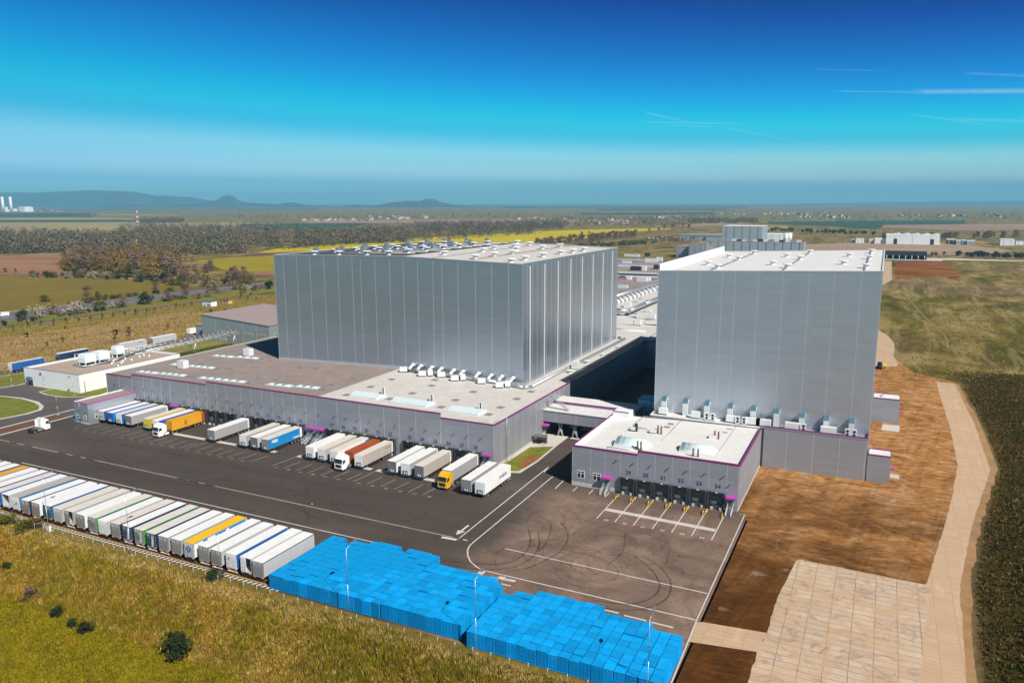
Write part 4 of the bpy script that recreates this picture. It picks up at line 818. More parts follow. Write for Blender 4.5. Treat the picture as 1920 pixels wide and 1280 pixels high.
def wall_lamp(parent, x, y, z, name='wall_lamp'):
    mb = MB(); mb.tube((x, y+.02, z+.3), (x, y-.4, z+.5), .04, n=5); mb.cbox((x, y-.6, z+.5), (.3, .5, .1)); mb.box(x-.1, y-.06, z+.2, x+.1, y+.02, z+.45)
    return mb.build(name, STEEL, parent, True)
def canopy(parent, x, y, z, wx=2.2, wy=1.3, face='-y'):
    mb = MB()
    if face == '-y': mb.box(x-wx/2, y-wy, z, x+wx/2, y+.01, z+.38); mb.tube((x-wx/2+.1, y-wy+.1, z), (x-wx/2+.1, y, z-.9), .03, n=4); mb.tube((x+wx/2-.1, y-wy+.1, z), (x+wx/2-.1, y, z-.9), .03, n=4)
    else: mb.box(x-.01, y-wx/2, z, x+wy, y+wx/2, z+.38)
    return mb.build('canopy', CANOPY, parent, True)
def window_at(parent, x, y, z0, wd, ht, face='-y', cols=2, rows=2):
    fr, gl = MB(), MB()
    def bx(m_, a0, a1, b0, b1, p0, p1):
        if face == '-y': m_.box(x+a0, y-p1, z0+b0, x+a1, y-p0, z0+b1)
        elif face == '+x': m_.box(x+p0, y+a0, z0+b0, x+p1, y+a1, z0+b1)
        else: m_.box(x-p1, y+a0, z0+b0, x-p0, y+a1, z0+b1)
    t_ = .1
    bx(fr, -wd/2, wd/2, 0, t_, -.01, .08); bx(fr, -wd/2, wd/2, ht-t_, ht, -.01, .08); bx(fr, -wd/2, -wd/2+t_, t_, ht-t_, -.01, .08); bx(fr, wd/2-t_, wd/2, t_, ht-t_, -.01, .08)
    for i in range(1, cols): a = -wd/2+wd*i/cols; bx(fr, a-.06, a+.06, t_, ht-t_, -.01, .07)
    for i in range(1, rows): b_ = ht*(0.68 if rows == 2 else i/rows); bx(fr, -wd/2+t_, wd/2-t_, b_-.05, b_+.05, -.01, .065)
    o = fr.build('window', WHITE, parent, True); bx(gl, -wd/2+.05, wd/2-.05, .05, ht-.05, -.01, .03); gl.build('pane', GLASS, o, True); return o
def ladder(parent, x, y, z0, z1, face='-y', mat=STEEL):
    mb = MB(); ox, oy = (0, -.35) if face == '-y' else (.35, 0); sx_, sy_ = (.28, 0) if face == '-y' else (0, .28)
    for s_ in (-1, 1): mb.tube((x+ox+s_*sx_, y+oy+s_*sy_, z0), (x+ox+s_*sx_, y+oy+s_*sy_, z1+1.1), .035, n=4)
    z = z0+.3
    while z < z1+1: mb.tube((x+ox-sx_, y+oy-sy_, z), (x+ox+sx_, y+oy+sy_, z), .02, n=4); z += .35
    z = z0+2.2
    while z < z1+1.1:
        pts = [(x+ox*(1+1.9*math.sin(a))+sx_*1.35*math.cos(a), y+oy*(1+1.9*math.sin(a))+sy_*1.35*math.cos(a), z) for a in [math.pi*i/5 for i in range(6)]]
        mb.path(pts, .025, 4); z += .9
    return mb.build('ladder', mat, parent, True)
def stairs(parent, x, y, z1, z0=0.0, run=2.6, wd=1.15):
    """steel flight falling towards the yard from a landing at (x, y)"""
    mb = MB(); n = 7; mb.box(x-wd/2, y-1.3, z1-.08, x+wd/2, y, z1)
    for i in range(n): u = (i+.5)/n; yy = y-1.3-run*u; mb.box(x-wd/2, yy-.14, z1-(z1-z0)*(i+1)/(n+1)-.04, x+wd/2, yy+.14, z1-(z1-z0)*(i+1)/(n+1))
    o = mb.build('stairs', STEEL, parent, True); rl = MB()
    for s_ in (-1, 1):
        xx = x+s_*wd/2
        rl.prism([(y-1.3, z1-.22), (y-1.3, z1+.02), (y-1.3-run, z0+.3), (y-1.3-run, z0+.04)], xx-.03, xx+.03)
        top = [(xx, y, z1+1), (xx, y-1.3, z1+1), (xx, y-1.3-run, z0+1.1)]; rl.path(top, .035, 5); rl.path([(a, b_, c-.5) for a, b_, c in top], .025, 4)
        for a, b_, c in top: rl.tube((a, b_, c), (a, b_, c-1), .035, n=5)
        for u in (.33, .66): rl.tube((xx, y-1.3-run*u, z1-(z1-z0)*u+1.03), (xx, y-1.3-run*u, z1-(z1-z0)*u), .03, n=4)
    rl.build('railing', STEELW, o, True); return o
def railing(parent, pts, z=1.05, name='railing', mat=STEEL):
    mb = MB()
    for a, b_ in zip(pts, pts[1:]):
        a, b_ = Vector(a), Vector(b_); n = max(1, round((b_-a).length/1.4))
        for i in range(n+1): p = a+(b_-a)*i/n; mb.tube(p, p+Vector((0, 0, z)), .03, n=4)
        for k in (.5, 1): mb.tube(a+Vector((0, 0, z*k)), b_+Vector((0, 0, z*k)), .025, n=4)
    return mb.build(name, mat, parent, True)
def ahu(parent, x, y, z, lx=2.6, ly=1.5, lz=1.5, rz=0.0, dark=True):
    mb = MB(); mb.cbox((x, y, z+.35+lz/2), (lx, ly, lz), rz, 0); mb.cbox((x, y, z+.2), (lx*.9, ly*.8, .4), rz, 1)
    if dark: mb.cbox((x-math.cos(rz)*(lx/2+.02), y-math.sin(rz)*(lx/2+.02), z+.35+lz/2), (.06, ly*.86, lz*.8), rz, 2)
    return mb.build('air_unit', [AHU, DARK, TEAL], parent, True)
def condenser(parent, x, y, z):
    mb = MB(); mb.box(x-.55, y-.28, z+.2, x+.55, y+.28, z+2.1, 0); mb.box(x-.5, y-.2, z-.1, x-.4, y+.2, z+.2, 1); mb.box(x+.4, y-.2, z-.1, x+.5, y+.2, z+.2, 1)
    for k in (.75, 1.55): mb.tube((x, y-.3, z+k), (x, y-.27, z+k), .36, n=12, m=1)
    return mb.build('condenser', [AHU, DARK], parent, True)
def duct_elbow(parent, x, y, zr, ht=5.0, wy=.8, m2=True):
    """square duct that climbs the tower wall and turns into it"""
    mb = MB(); mb.box(x-.65, y-1.5, zr-.1, x+.65, y-.35, zr+ht-1.0, 0); mb.prism([(y-1.5, zr+ht-1.0), (y-.35, zr+ht-1.0), (y+.02, zr+ht-1.0), (y+.02, zr+ht), (y-.9, zr+ht)], x-.65, x+.65, ms=[1, 1, 1, 1, 1]); return mb.build('air_duct', [STEELW, TEAL], parent, True)

# ---- the long warehouse with docks 1 to 28
XL, XR, YF, YB2 = -230.8, -85.4, 165.5, 317.0
XRID = -143.0
def zroof(x): return 12.2-0.0209*(XRID-x) if x < XRID else 12.2-0.0226*(x-XRID)
mw = thing('dock_warehouse', 'long low silver warehouse with docks 1 to 28 and brown and cream roof', 'warehouse', (-158, 240, 0))
PARA = [(XL, -218.4, 10.85), (-218.4, -184.9, 11.8), (-184.9, -101.0, 12.75), (-101.0, XR, 11.6)]
mb = MB(); tr = MB()
for a, b_, z in PARA:
    mb.box(a, YF, -1.2, b_, YF+.3, z); tr.box(a, YF-.03, z, b_, YF+.34, z+.14); tr.box(a, YF-.05, z-.14, b_, YF-.003, z-.002)
mb.box(XR-.3, YF+.3, -1.2, XR, 700, 11.45); tr.box(XR-.33, YF+.34, 11.45, XR+.04, 222, 11.6); tr.box(XR+.003, YF+.0, 11.3, XR+.05, 222, 11.45)
mb.box(XL, YF+.3, -1.2, XL+.3, 700, 10.75); mb.box(XL+.3, 699.7, -1.2, XR-.3, 700, 12.4)
mb.build('wall', WALLF, mw, True); tr.build('parapet_trim', PINK, mw, True)
cp = MB(); cp.box(XL-.05, YF+.36, 10.75, XL+.5, 700, 10.95); cp.build('coping', CONC, mw, True)
rb = MB(); rb.face([(XL+.3, YF+.3, zroof(XL)), (XRID, YF+.3, 12.2), (XRID, 699.7, 12.2), (XL+.3, 699.7, zroof(XL))]); rb.build('roof', ROOFB, mw, True)
rb = MB(); rb.face([(XRID, YF+.3, 12.2), (XR-.3, YF+.3, zroof(XR)), (XR-.3, 699.7, zroof(XR)), (XRID, 699.7, 12.2)]); rb.build('roof', ROOFC, mw, True)
rs = MB(); rs.face([(-88.6, 224, zroof(-88.6)+.02), (XR-.31, 221, zroof(XR)+.03), (XR-.31, 300, zroof(XR)+.03), (-88.6, 300, zroof(-88.6)+.02)]); rs.build('roof_strip', ROOFB, mw, True)
sm = Many(); sx_ = []
for x in [-224.6, -218.4, -213.0, -209.0, -205.0, -200.9, -192.9, -188.8, -184.9, -180.8, -176.7, -170.9, -166.6, -162.5, -158.4, -154.3, -150.2, -146.1, -142.4, -134.8, -126.9, -118.9, -113.9, -108.7, -101.0, -92.8]:
    z = [c for a, b_, c in PARA if a-.01 <= x < b_+.01][0]; sx_.append((x, YF, -1, z-.24, '-y'))
for y in (170, 174.5, 178.5, 183, 187.5, 192, 205, 209, 213, 217, 221): sx_.append((XR, y, 0, 11.2, '+x'))
sx_.append((XR-.12, YF, -.8, 11.2, '-y')); seams(sm, sx_); sm.build('wall_seam', SEAM, mw, True)
for n_, x in DOCKS.items(): dock(mw, x, YF, -.6, n_, NUMB if n_ <= 16 else NUMP)
for x in [-226, -216.5, -212, -208, -203, -198.5, -192.2, -188.0, -184.3, -180, -175.6, -170.2, -165.8, -161.7, -157.6, -153.5, -149.4, -145.3, -140.5, -135.0, -131.0, -127.0, -123.0, -119.0, -114.5, -109.0, -104.9, -100.6, -96.5, -92.4, -88.3]: wall_lamp(mw, x, YF, 8.0)
canopy(mw, -199.0, YF, 3.5); canopy(mw, -144.0, YF, 3.3, 2.4); canopy(mw, -140.6, YF, 3.3, 2.4); canopy(mw, -87.1, YF, 3.5); stairs(mw, -144.0, YF, 1.0, -.5, 2.8); stairs(mw, -140.6, YF, 1.0, -.5, 2.8); stairs(mw, -87.3, YF, 1.1, -.1, 2.4)
for x, y in ((-144.0, YF), (-140.6, YF), (-87.1, YF), (-199.0, YF)):
    mb = MB(); mb.box(x-.5, y-.06, 1.0, x+.5, y+.01, 3.1); mb.build('door', GREYD, mw, True)
canopy(mw, XR, 196.5, 3.3, 2.0, 1.8, '+x')
for x0, x1, y in ((-224.9, -216.2, 173.5), (-215, -203.6, 174), (-196.8, -177.3, 173.9), (-168.7, -159.2, 174.6), (-158.2, -149.6, 175.6), (-224.6, -204.3, 186.7), (-223.3, -213.6, 204.4), (-212.8, -202.5, 205.4)): ribbon_light(mw, x0, x1, y, zroof)
for x, y in ((-214.5, 191.6), (-197.2, 198), (-197.3, 188.2), (-175.9, 198.3), (-169.2, 198.5), (-176.5, 179.8), (-169.8, 180.1), (-148.6, 181), (-201.5, 174), (-175.3, 174), (-147.6, 175.6), (-202.2, 186.9), (-200.4, 206), (-148.0, 191), (-199, 173.9)): roof_hatch(mw, x, y, zroof(x), 2.4, 1.6)
for x, y in ((-136.5, 194.9), (-121.6, 183.8), (-123.8, 175.4), (-124.5, 201.2), (-121.5, 194.4), (-106.9, 194.2), (-106.9, 183.6), (-106.7, 175.3), (-92.2, 193.4), (-92.3, 183.1), (-92, 202.9), (-92, 175.4), (-136.6, 184), (-137, 173)): 
    mb = MB(); mb.box(x-.95, y-1.0, zroof(x)-.2, x+.95, y+1.0, zroof(x)+.16); mb.build('roof_hatch', HATCHG, mw, True)
for x0, x1 in ((-121.6, -110.2), (-103.2, -94.0)): vault(mw, x0, x1, 172.8, 177.8, zroof((x0+x1)/2), .75, 2, True)
vault(mw, -135.5, -126.5, 172.6, 177.4, zroof(-131), .75, 2, True)
for x, y in ((-112.1, 179.2), (-96.2, 178.6), (-128.5, 179)):
    mb = MB(); mb.box(x-.4, y-.35, zroof(x)-.2, x+.4, y+.35, zroof(x)+2.1, 0); mb.box(x+.1, y-.37, zroof(x)+.1, x+.42, y-.3, zroof(x)+2.0, 1); mb.build('flue', [STEELW, DARK], mw, True)
for x, y in ((-215, 183.3), (-210.3, 209)): ahu(mw, x, y, zroof(x)-.2, 2.8, 2.4, 2.6, 0, True)
for x, y, k in ((-139, 205.3, 0), (-130.5, 203.3, 1), (-124.6, 205.2, 0), (-118.5, 203.3, 1), (-109.6, 204.4, 0), (-102.5, 202.6, 1)):
    ahu(mw, x, y, zroof(x), 2.4, 1.5, 1.4, rad(30)); 
    if k: ahu(mw, x+2.0, y+1.6, zroof(x), 1.6, 1.4, 1.7, rad(30), False)
for x in (-136.4, -133.3, -129.2, -125.6, -121.0, -117.6, -112.0, -107.5, -103.8, -100.0):
    mb = MB(); pts = [(x, 207.9, zroof(x)+2.2), (x, 207.1, zroof(x)+2.6), (x-.2, 206.3, zroof(x)+2.0), (x-.6, 205.4, zroof(x)+1.2)]; mb.path(pts, .55, 8); mb.build('air_duct', STEELW, mw, True)
mb = MB(); mb.path([(-139, 206.6, zroof(-139)+.7), (-101.5, 206.0, zroof(-101)+.7), (-95.4, 204.6, zroof(-95)+.5), (-93.8, 207, zroof(-93)+.5), (-93.4, 299, zroof(-93)+.5), (-96.5, 300.2, zroof(-96)+.5)], .5, 8); mb.build('roof_pipe', STEEL, mw, True)
for x, y, s_ in ((-91, 232, .8), (-91.2, 249, .8), (-90.8, 264, .6), (-90.5, 281, .6)): roof_fan(mw, x, y, zroof(x), s_)
ahu(mw, -91.6, 238.5, zroof(-91)-.1, 2.2, 2.6, 2.4)
railing(mw, [(-90, YF+.8, 11.3), (-86, YF+.8, 11.3), (-86, YF+4.5, 11.3)]); ladder(mw, XR, 172.2, .3, 11.5, '+x')
mb = MB(); mb.box(XR-.005, YF+.5, -.2, XR+.06, 198, .7); mb.build('plinth', CONC, mw, True)
# roof plant farther back, seen between the two tall blocks
RP = lambda px, py: P(px, py, z=11.4)
for px, py, l_, w_, hh, dk in ((1173, 607.5, 8, 2.6, 2.4, True), (1196, 609, 3, 2.6, 2.4, True), (1212, 597, 9, 2.6, 2.4, False), (1222, 608, 5, 1.6, 1.2, False), (1177, 577, 3.4, 3.2, 3.0, True), (1216, 585, 3, 2, 1.4, False), (1164, 598, 3, 2, 1.2, False)): g = RP(px, py); ahu(mw, g.x, g.y, 11.2, l_, w_, hh, 0, dk)
vault(mw, RP(1150, 617).x, RP(1207, 622).x, RP(1180, 619).y-2, RP(1180, 619).y+1.5, 11.0, .5, 6)
for L_, r_ in (([(1150, 592), (1180, 592.5), (1209, 579), (1240, 566)], 1.15), ([(1150, 566), (1240, 534.5)], 1.3)):
    pts = [tuple(RP(*q)+Vector((0, 0, 2.6))) for q in L_]; mb = MB(); mb.path(pts, r_, 10)
    for p in pts: mb.box(p[0]-.2, p[1]-.2, 10.8, p[0]+.2, p[1]+.2, 13)
    mb.build('air_duct', STEEL, mw, True)
for i in range(11):
    g = RP(1154+7.5*i, 571-2.6*i); mb = MB(); mb.path([(g.x-1.5, g.y+2, 14), (g.x+1.6, g.y, 13.4), (g.x+2.0, g.y-.3, 11.5)], .75, 7); mb.build('air_duct', STEELW, mw, True)
for i in range(26): g = RP(1158+U(0, 70), U(536, 600)); mb = MB(); mb.box(g.x-1.1, g.y-1, 11.0, g.x+1.1, g.y+1, zroof(g.x)+.25); mb.build('roof_hatch', HATCHG, mw, True)
for px, py, l_, hh, mt in ((1193, 507, 9, 3.4, DARK), (1206, 507, 5, 3.4, AHU), (1234, 505, 7, 3.4, DARK), (1204, 529, 7, 2.6, STEELW), (1215, 528, 3, 2.4, AHU), (1168, 541, 6, 1.6, SKYL), (1166, 523, 4, 2, DARK), (1180, 525, 3, 2, AHU), (1222, 491, 12, 3.5, STEELW), (1236, 490, 6, 4, AHU), (1196, 487, 4, 3, STEEL), (1175, 492, 8, 2, SKYL), (1214, 478, 5, 3, DARK), (1185, 478, 16, 2, STEELW)):
    g = RP(px, py); mb = MB(); mb.box(g.x-l_/2, g.y-2, zroof(g.x)-.4, g.x+l_/2, g.y+2, zroof(g.x)+hh); mb.build('roof_plant', mt, mw, True)
for py, mt in ((512, STEELW), (515.5, DARK), (519, STEELW), (523, HATCHG), (498, STEELW), (486, STEELW)):
    a, b_ = RP(1150, py), RP(1240, py+.6); mb = MB(); mb.box(a.x, a.y, zroof(a.x)-.3, b_.x, a.y+1.1, zroof(b_.x)+.9); mb.build('roof_pipe', mt, mw, True)
# ---- side hall reaching behind the second tall block
eh = thing('side_hall', 'low hall with cream roof in the gap between the two tall blocks', 'warehouse', (-70, 400, 0))
mb = MB(); mb.box(XR+.05, 300, -1, -45, 690, 11.0); mb.build('wall', WALLF, eh, True); mb = MB(); mb.box(XR+.05, 300, 11.0, -45, 690, 11.2); mb.build('roof', ROOFC, eh, True)
mb = MB(); mb.box(XR+.05, 299.7, 10.9, -45, 300.0, 11.35); mb.build('parapet_trim', PINK, eh, True)
for x, y in ((-78, 312), (-70, 318), (-80, 335), (-72, 345)): roof_hatch(eh, x, y, 11.2)
# ---- first tall block
TXL, TXR, TYF, TYB = -194.6, -97.1, 208.1, 298.8
tw = thing('storage_tower', 'larger tall silver storage block with half dark and half white roof', 'high-bay store', (-146, 253, 11))
def ridge_wall(mb, y, z0): mb.prism([(TXL, z0), (TXR, z0), (TXR, 48.55), (-142, 49.75), (TXL, 48.65)], y, y+.3, axis='y')
mb = MB(); ridge_wall(mb, TYF, 10.0); ridge_wall(mb, TYB-.3, 10.0); mb.box(TXL, TYF+.3, 10, TXL+.3, TYB-.3, 48.65); mb.box(TXR-.3, TYF+.3, 10, TXR, TYB-.3, 48.75); mb.build('wall', WALLT, tw, True)
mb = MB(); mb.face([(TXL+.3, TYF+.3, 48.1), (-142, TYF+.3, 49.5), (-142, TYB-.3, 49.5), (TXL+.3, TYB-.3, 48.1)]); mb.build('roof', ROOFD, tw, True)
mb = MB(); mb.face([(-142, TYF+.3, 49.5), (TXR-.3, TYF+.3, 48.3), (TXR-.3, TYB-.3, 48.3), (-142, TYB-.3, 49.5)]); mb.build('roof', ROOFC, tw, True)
cp = MB()
for a, b_ in (((TXL, 48.66), (-142, 49.76)), ((-142, 49.76), (TXR, 48.56))):
    for y in (TYF, TYB-.3): cp.prism([(a[0], a[1]), (b_[0], b_[1]), (b_[0], b_[1]+.1), (a[0], a[1]+.1)], y-.05, y+.36, axis='y')
cp.box(TXL-.05, TYF+.38, 48.66, TXL+.35, TYB-.38, 48.78); cp.box(TXR-.35, TYF+.38, 48.76, TXR+.05, TYB-.38, 48.88); cp.build('coping', STEELW, tw, True)
sm = Many(); sx_ = []
for u in (0.128, .262, .397, .494, .557, .0, .667, .784, .893): pass
FX = [-194.4, -182.8, -171.0, -158.9, -145.9, -186, -176]
for px in (535, 559.5, 584, 610, 636, 662.5, 678, 705, 732, 757.5, 784, 812.5, 829.5, 859, 891.5, 922, 953.5): sx_.append((P(px, 560, y=TYF).x, TYF, 12.0, 48.4, '-y'))
y = TYF+3.0
while y < TYB-1: sx_.append((TXR, y, 11.4, 48.5, '+x')); y += 3.75
sx_.append((TXL+.12, TYF, 11, 48.6, '-y')); sx_.append((TXR-.12, TYF, 11, 48.5, '-y')); seams(sm, sx_, .2); sm.build('wall_seam', SEAM, tw, True)
sm = Many(); seams(sm, [(TXR, TYF+5.0+i*11.25, 11.4, 47.6, '+x') for i in range(8)], .5, .14); sm.build('downpipe', STEELW, tw, True)
mb = MB(); mb.prism([(TXL-.1, 10), (TXR, 10), (TXR, zroof(TXR)+1.0), (-143, 13.3), (TXL-.1, zroof(TXL)+.7)], TYF-.08, TYF-.005, axis='y'); mb.build('base_flashing', SEAM, tw, True)
for x, y in ((-133.6, 223.5), (-118.2, 217), (-103, 209.8+2), (-103.6, 223.5), (-104.2, 239.4), (-103.7, 253.6), (-102.7, 263), (-102.6, 274), (-123.6, 259), (-119.1, 272.8), (-140, 294), (-130.3, 245), (-117.3, 242.4), (-118, 230), (-133, 259), (-132, 274), (-118, 288), (-132, 289)): roof_fan(tw, x, y, 48.4+(0.0264*(TXR-x) if x > -142 else 0)*-1*-1 if False else 48.3+1.2*(TXR-x)/(TXR+142), 1.15)
for i, x in enumerate((-183, -172, -160, -151)):
    for y in range(216, 298, 12): roof_fan(tw, x+.8*(y % 3), y, 48.1+1.4*(x-TXL)/(-142-TXL), 1.15)
for i, x in enumerate((-187, -177, -166, -156)):
    for y in range(222, 298, 15):
        zz = 48.1+1.4*(x-TXL)/(-142-TXL); mb = MB(); mb.box(x-.7, y-.7, zz-.2, x+.7, y+.7, zz+2.3); mb.build('roof_vent', STEEL, tw, True)
mb = MB()
for y in range(220, 296, 8): mb.tube((TXL+2, y, 48.5), (-143, y, 49.9), .12, n=4)
mb.build('rail_pipe', STEELW, tw, True); mb = MB()
for x in (-131, -116): mb.tube((x, TYF+2, 49.25), (x, TYB-2, 49.25), .1, n=4)
mb.build('roof_cable', DARK, tw, True)
# ---- second tall block
SXL, SXR, SYF, SYB = -54.0, 0.0, 201.0, 292.0
sw = thing('storage_tower', 'tall silver storage block with all white roof beside the haul road', 'high-bay store', (-27, 246, 0))
mb = MB(); mb.prism([(SXL, -1), (SXR, -1), (SXR, 50.55), (SXL, 48.75)], SYF, SYF+.3, axis='y'); mb.prism([(SXL, -1), (SXR, -1), (SXR, 50.55), (SXL, 48.75)], SYB-.3, SYB, axis='y')
mb.box(SXL, SYF+.3, -1, SXL+.3, SYB-.3, 50.4); mb.box(SXR-.3, SYF+.3, -1, SXR, SYB-.3, 50.55); mb.build('wall', WALL, sw, True)
mb = MB(); mb.face([(SXL+.3, SYF+.3, 48.5), (SXR-.3, SYF+.3, 50.45), (SXR-.3, SYB-.3, 50.45), (SXL+.3, SYB-.3, 48.5)]); mb.build('roof', ROOFW, sw, True)
cp = MB(); cp.prism([(SXL-.03, 48.76), (SXR+.05, 50.56), (SXR+.05, 50.7), (SXL-.03, 48.9)], SYF-.05, SYF+.4, axis='y'); cp.box(SXR-.35, SYF+.42, 50.56, SXR+.05, SYB, 50.7); cp.build('coping', STEELW, sw, True)
mb = MB(); mb.box(SXL+.31, SYF+.42, 48.5, SXL+.36, SYB-.35, 50.42); mb.box(SXL-.04, SYF, 50.42, SXL+.4, SYB, 50.54); mb.build('parapet', WHITE, sw, True)
sm = Many(); sx_ = []
for px in (1268, 1309, 1351, 1375, 1418, 1464, 1513, 1560, 1610): sx_.append((P(px, 590, y=SYF).x, SYF, 10.6, 49.0+1.6*(P(px, 590, y=SYF).x-SXL)/54, '-y'))
sx_ += [(SXL+.14, SYF, 10.6, 48.7, '-y'), (SXR-.14, SYF, 9, 50.4, '-y')]
y = SYF+5
while y < SYB: sx_.append((SXR, y, 0, 50.4, '+x')); y += 5.5
seams(sm, sx_, .24); sm.build('wall_seam', SEAM, sw, True)
for x in (-46, -40.8, -28, -22.8, -9.8, -4): 
    for y in ((225.5, 258.5) if x in (-46, -28, -9.8) else (213, 246.5, 277)): roof_fan(sw, x, y, 48.5+1.95*(x-SXL)/54, .9)
mb = MB()
for x in (-41, -23, -4.2): zz = 48.6+1.95*(x-SXL)/54; mb.box(x-.25, SYF+4, zz, x+.25, SYB-5, zz+.1)
mb.box(-53, SYF+3.4, 48.6, -1, SYF+3.6, 48.75) if False else None
mb.build('roof_cable', HATCHG, sw, True)
# ---- annex around the foot of the second block, with air ducts on its white roof
AYF = 196.8
an = thing('plant_annex', 'grey annex at the foot of the all white roofed block, with duct units on top', 'annex', (-12, 199, 0))
mb = MB(); mb.box(-24.2, AYF, -1, -.2, SYF, 10.3); mb.box(-54, 197.5, -1, -24.2, SYF, 10.0); mb.build('wall', WALLF, an, True)
mb = MB(); mb.box(-54, AYF+.3, 10.0, -.5, SYF-.005, 10.25, 0); mb.build('roof', ROOFW, an, True)
mb = MB(); mb.box(-24.3, AYF-.05, 10.3, -.15, AYF+.28, 10.9); mb.box(-.45, AYF+.28, 10.3, -.15, SYF, 10.95); mb.build('parapet_trim', PINK, an, True)
mb = MB(); mb.box(-24.2, AYF-.03, 10.3, -.2, AYF-.06, 10.66) if False else mb.box(-24.25, AYF-.08, 10.3, -.18, AYF-.055, 10.62); mb.build('parapet', WALLF, an, True)
sm = Many(); seams(sm, [(x, AYF, -.5, 10.25, '-y') for x in (-18.6, -12.4, -6.4, -.6)], .22); sm.build('wall_seam', SEAM, an, True)
for px in (1247, 1287, 1327, 1371, 1414, 1458, 1506, 1552, 1600): x = P(px, 760, y=SYF).x; duct_elbow(an, x, SYF, 10.25, 4.4 if px < 1500 else 4.0)
for px, k in ((1243, 0), (1304, 0), (1370, 0), (1487, 1), (1555, 1), (1412, 1), (1432, 1)): x = P(px, 782, y=198.3).x; ahu(an, x, 198.4, 10.25, 2.2 if not k else 3.6, 1.4, 1.5)
for px in (1326, 1337, 1384, 1396, 1508, 1591, 1604): condenser(an, P(px, 785, y=198.2).x, 197.7, 10.25)
# small lobbies on the flank of the second block
for i, (y0, z, lab) in enumerate(((196.9, 6.65, 'small lobby block nearest the dirt ground, with white roof and violet canopy'), (254.0, 7.4, 'small lobby block farther along the tall block, with domed roof light'))):
    lb = thing('lobby_block', lab, 'annex', (2.6, y0+2.5, 0), 0, 'lobby blocks on the flank of the tall block'); d_ = 5.2 if i == 0 else 7.0; wx = 5.1 if i == 0 else 7.6
    mb = MB(); mb.box(.02, y0, -.5, wx, y0+d_, z); mb.build('wall', WALLF, lb, True); mb = MB(); mb.box(.3, y0+.25, z, wx-.2, y0+d_-.2, z+.1); mb.build('roof', ROOFW, lb, True)
    mb = MB(); mb.box(.02, y0-.03, z, wx, y0+.23, z+.3); mb.box(.02, y0+d_-.18, z, wx, y0+d_+.02, z+.3); mb.build('parapet_trim', PINK, lb, True); canopy(lb, wx, y0+2.0, 3.2, 1.6, 1.0, '+x')
    mb = MB(); mb.box(wx, y0+1.4, 0, wx+.06, y0+2.5, 2.2); mb.build('door', GREYD, lb, True)
    if i: vault(lb, 2.5, 4.5, y0+2.5, y0+4.5, z-.1, .5, 6)
# ---- low block with docks 29 to 34
BXL, BXR, BYF, BYB = -63.6, -24.75, 164.0, 197.45
fb = thing('dock_block', 'low grey dock block numbered 29 to 34 with white roof and violet edging', 'warehouse', (-44, 180, 0))
mb = MB(); mb.box(BXL, BYF, -.3, -47.5, BYF+.3, 9.85); mb.box(-47.5, BYF, -.3, BXR, BYF+.3, 10.75); mb.box(BXL, BYF+.3, -.3, BXL+.3, BYB, 9.85); mb.box(BXR-.3, BYF+.3, -.3, BXR, 196.75, 10.4); mb.build('wall', WALLF, fb, True)
mb = MB(); mb.face([(BXL+.3, BYF+.3, 8.9), (-47.5, BYF+.3, 9.4), (BXR-.3, BYF+.3, 9.8), (BXR-.3, BYB, 9.8), (-47.5, BYB, 9.4), (BXL+.3, BYB, 8.9)]); mb.build('roof', ROOFW, fb, True)
mb = MB(); mb.box(BXL-.03, BYF-.03, 9.85, -47.5, BYF+.33, 10.0); mb.box(BXL+.1, BYF-.05, 9.62, -47.5, BYF-.003, 9.84); mb.box(-47.5, BYF-.03, 10.75, BXR+.03, BYF+.33, 10.9); mb.box(-47.5, BYF-.05, 10.5, BXR, BYF-.003, 10.74); mb.box(-47.53, BYF-.04, 10.0, -47.3, BYF+.31, 10.75)
mb.box(BXL-.04, BYF+.33, 9.85, BXL+.32, BYB, 10.0); mb.box(BXR-.32, BYF+.33, 10.4, BXR+.04, 196.7, 10.55); mb.box(BXR+.003, BYF+.2, 10.16, BXR+.05, 196.7, 10.4); mb.build('parapet_trim', PINK, fb, True)
mb = MB(); mb.box(BXL+.31, BYF+.35, 8.8, BXL+.36, BYB, 9.84); mb.build('parapet', WHITE, fb, True)
sm = Many(); seams(sm, [(x, BYF, 0, 9.6, '-y') for x in (-58.9, -55.3, -51.6)]+[(x, BYF, 4.4 if x < -26 else 0, 10.5, '-y') for x in (-47.5, -43.4, -39.4, -35.4, -31.3, -27.3, BXR+.0-.12)]+[(BXL+.12, BYF, 0, 9.6, '-y')]+[(BXR, y, 0, 10.1, '+x') for y in (168.5, 173, 177.5, 182, 186.5, 191)], .2); sm.build('wall_seam', SEAM, fb, True)
for i in range(6): dock(fb, -49.68+4.08*i, BYF, 0.0, 29+i, NUMP, 5.2)
for i in range(8): wall_lamp(fb, -51.9+4.08*i if i < 7 else -26.0, BYF, 7.9 if i < 7 else 6.2)
mb = MB(); mb.box(BXL-.0, BYF-.05, -.2, -56.0, BYF-.004, .95); mb.box(-54.0, BYF-.05, -.2, -52.4, BYF-.004, .95); mb.box(BXR+.004, BYF+.1, -.2, BXR+.06, 196.7, .5); mb.build('plinth', CONC, fb, True)
window_at(fb, -61.3, BYF, 2.0, 1.95, 1.85); window_at(fb, -57.3, BYF, 2.0, 1.95, 1.85); canopy(fb, -54.6, BYF, 3.25, 2.3, 1.5); canopy(fb, -26.1, BYF, 3.2, 2.2, 1.5); stairs(fb, -54.6, BYF, 1.2, 0); stairs(fb, -26.1, BYF, 1.2, 0)
for x in (-54.6, -26.1): mb = MB(); mb.box(x-.5, BYF-.06, 1.2, x+.5, BYF+.01, 3.15); mb.build('door', GREYD, fb, True)
wall_lamp(fb, -62.9, BYF, 4.6)
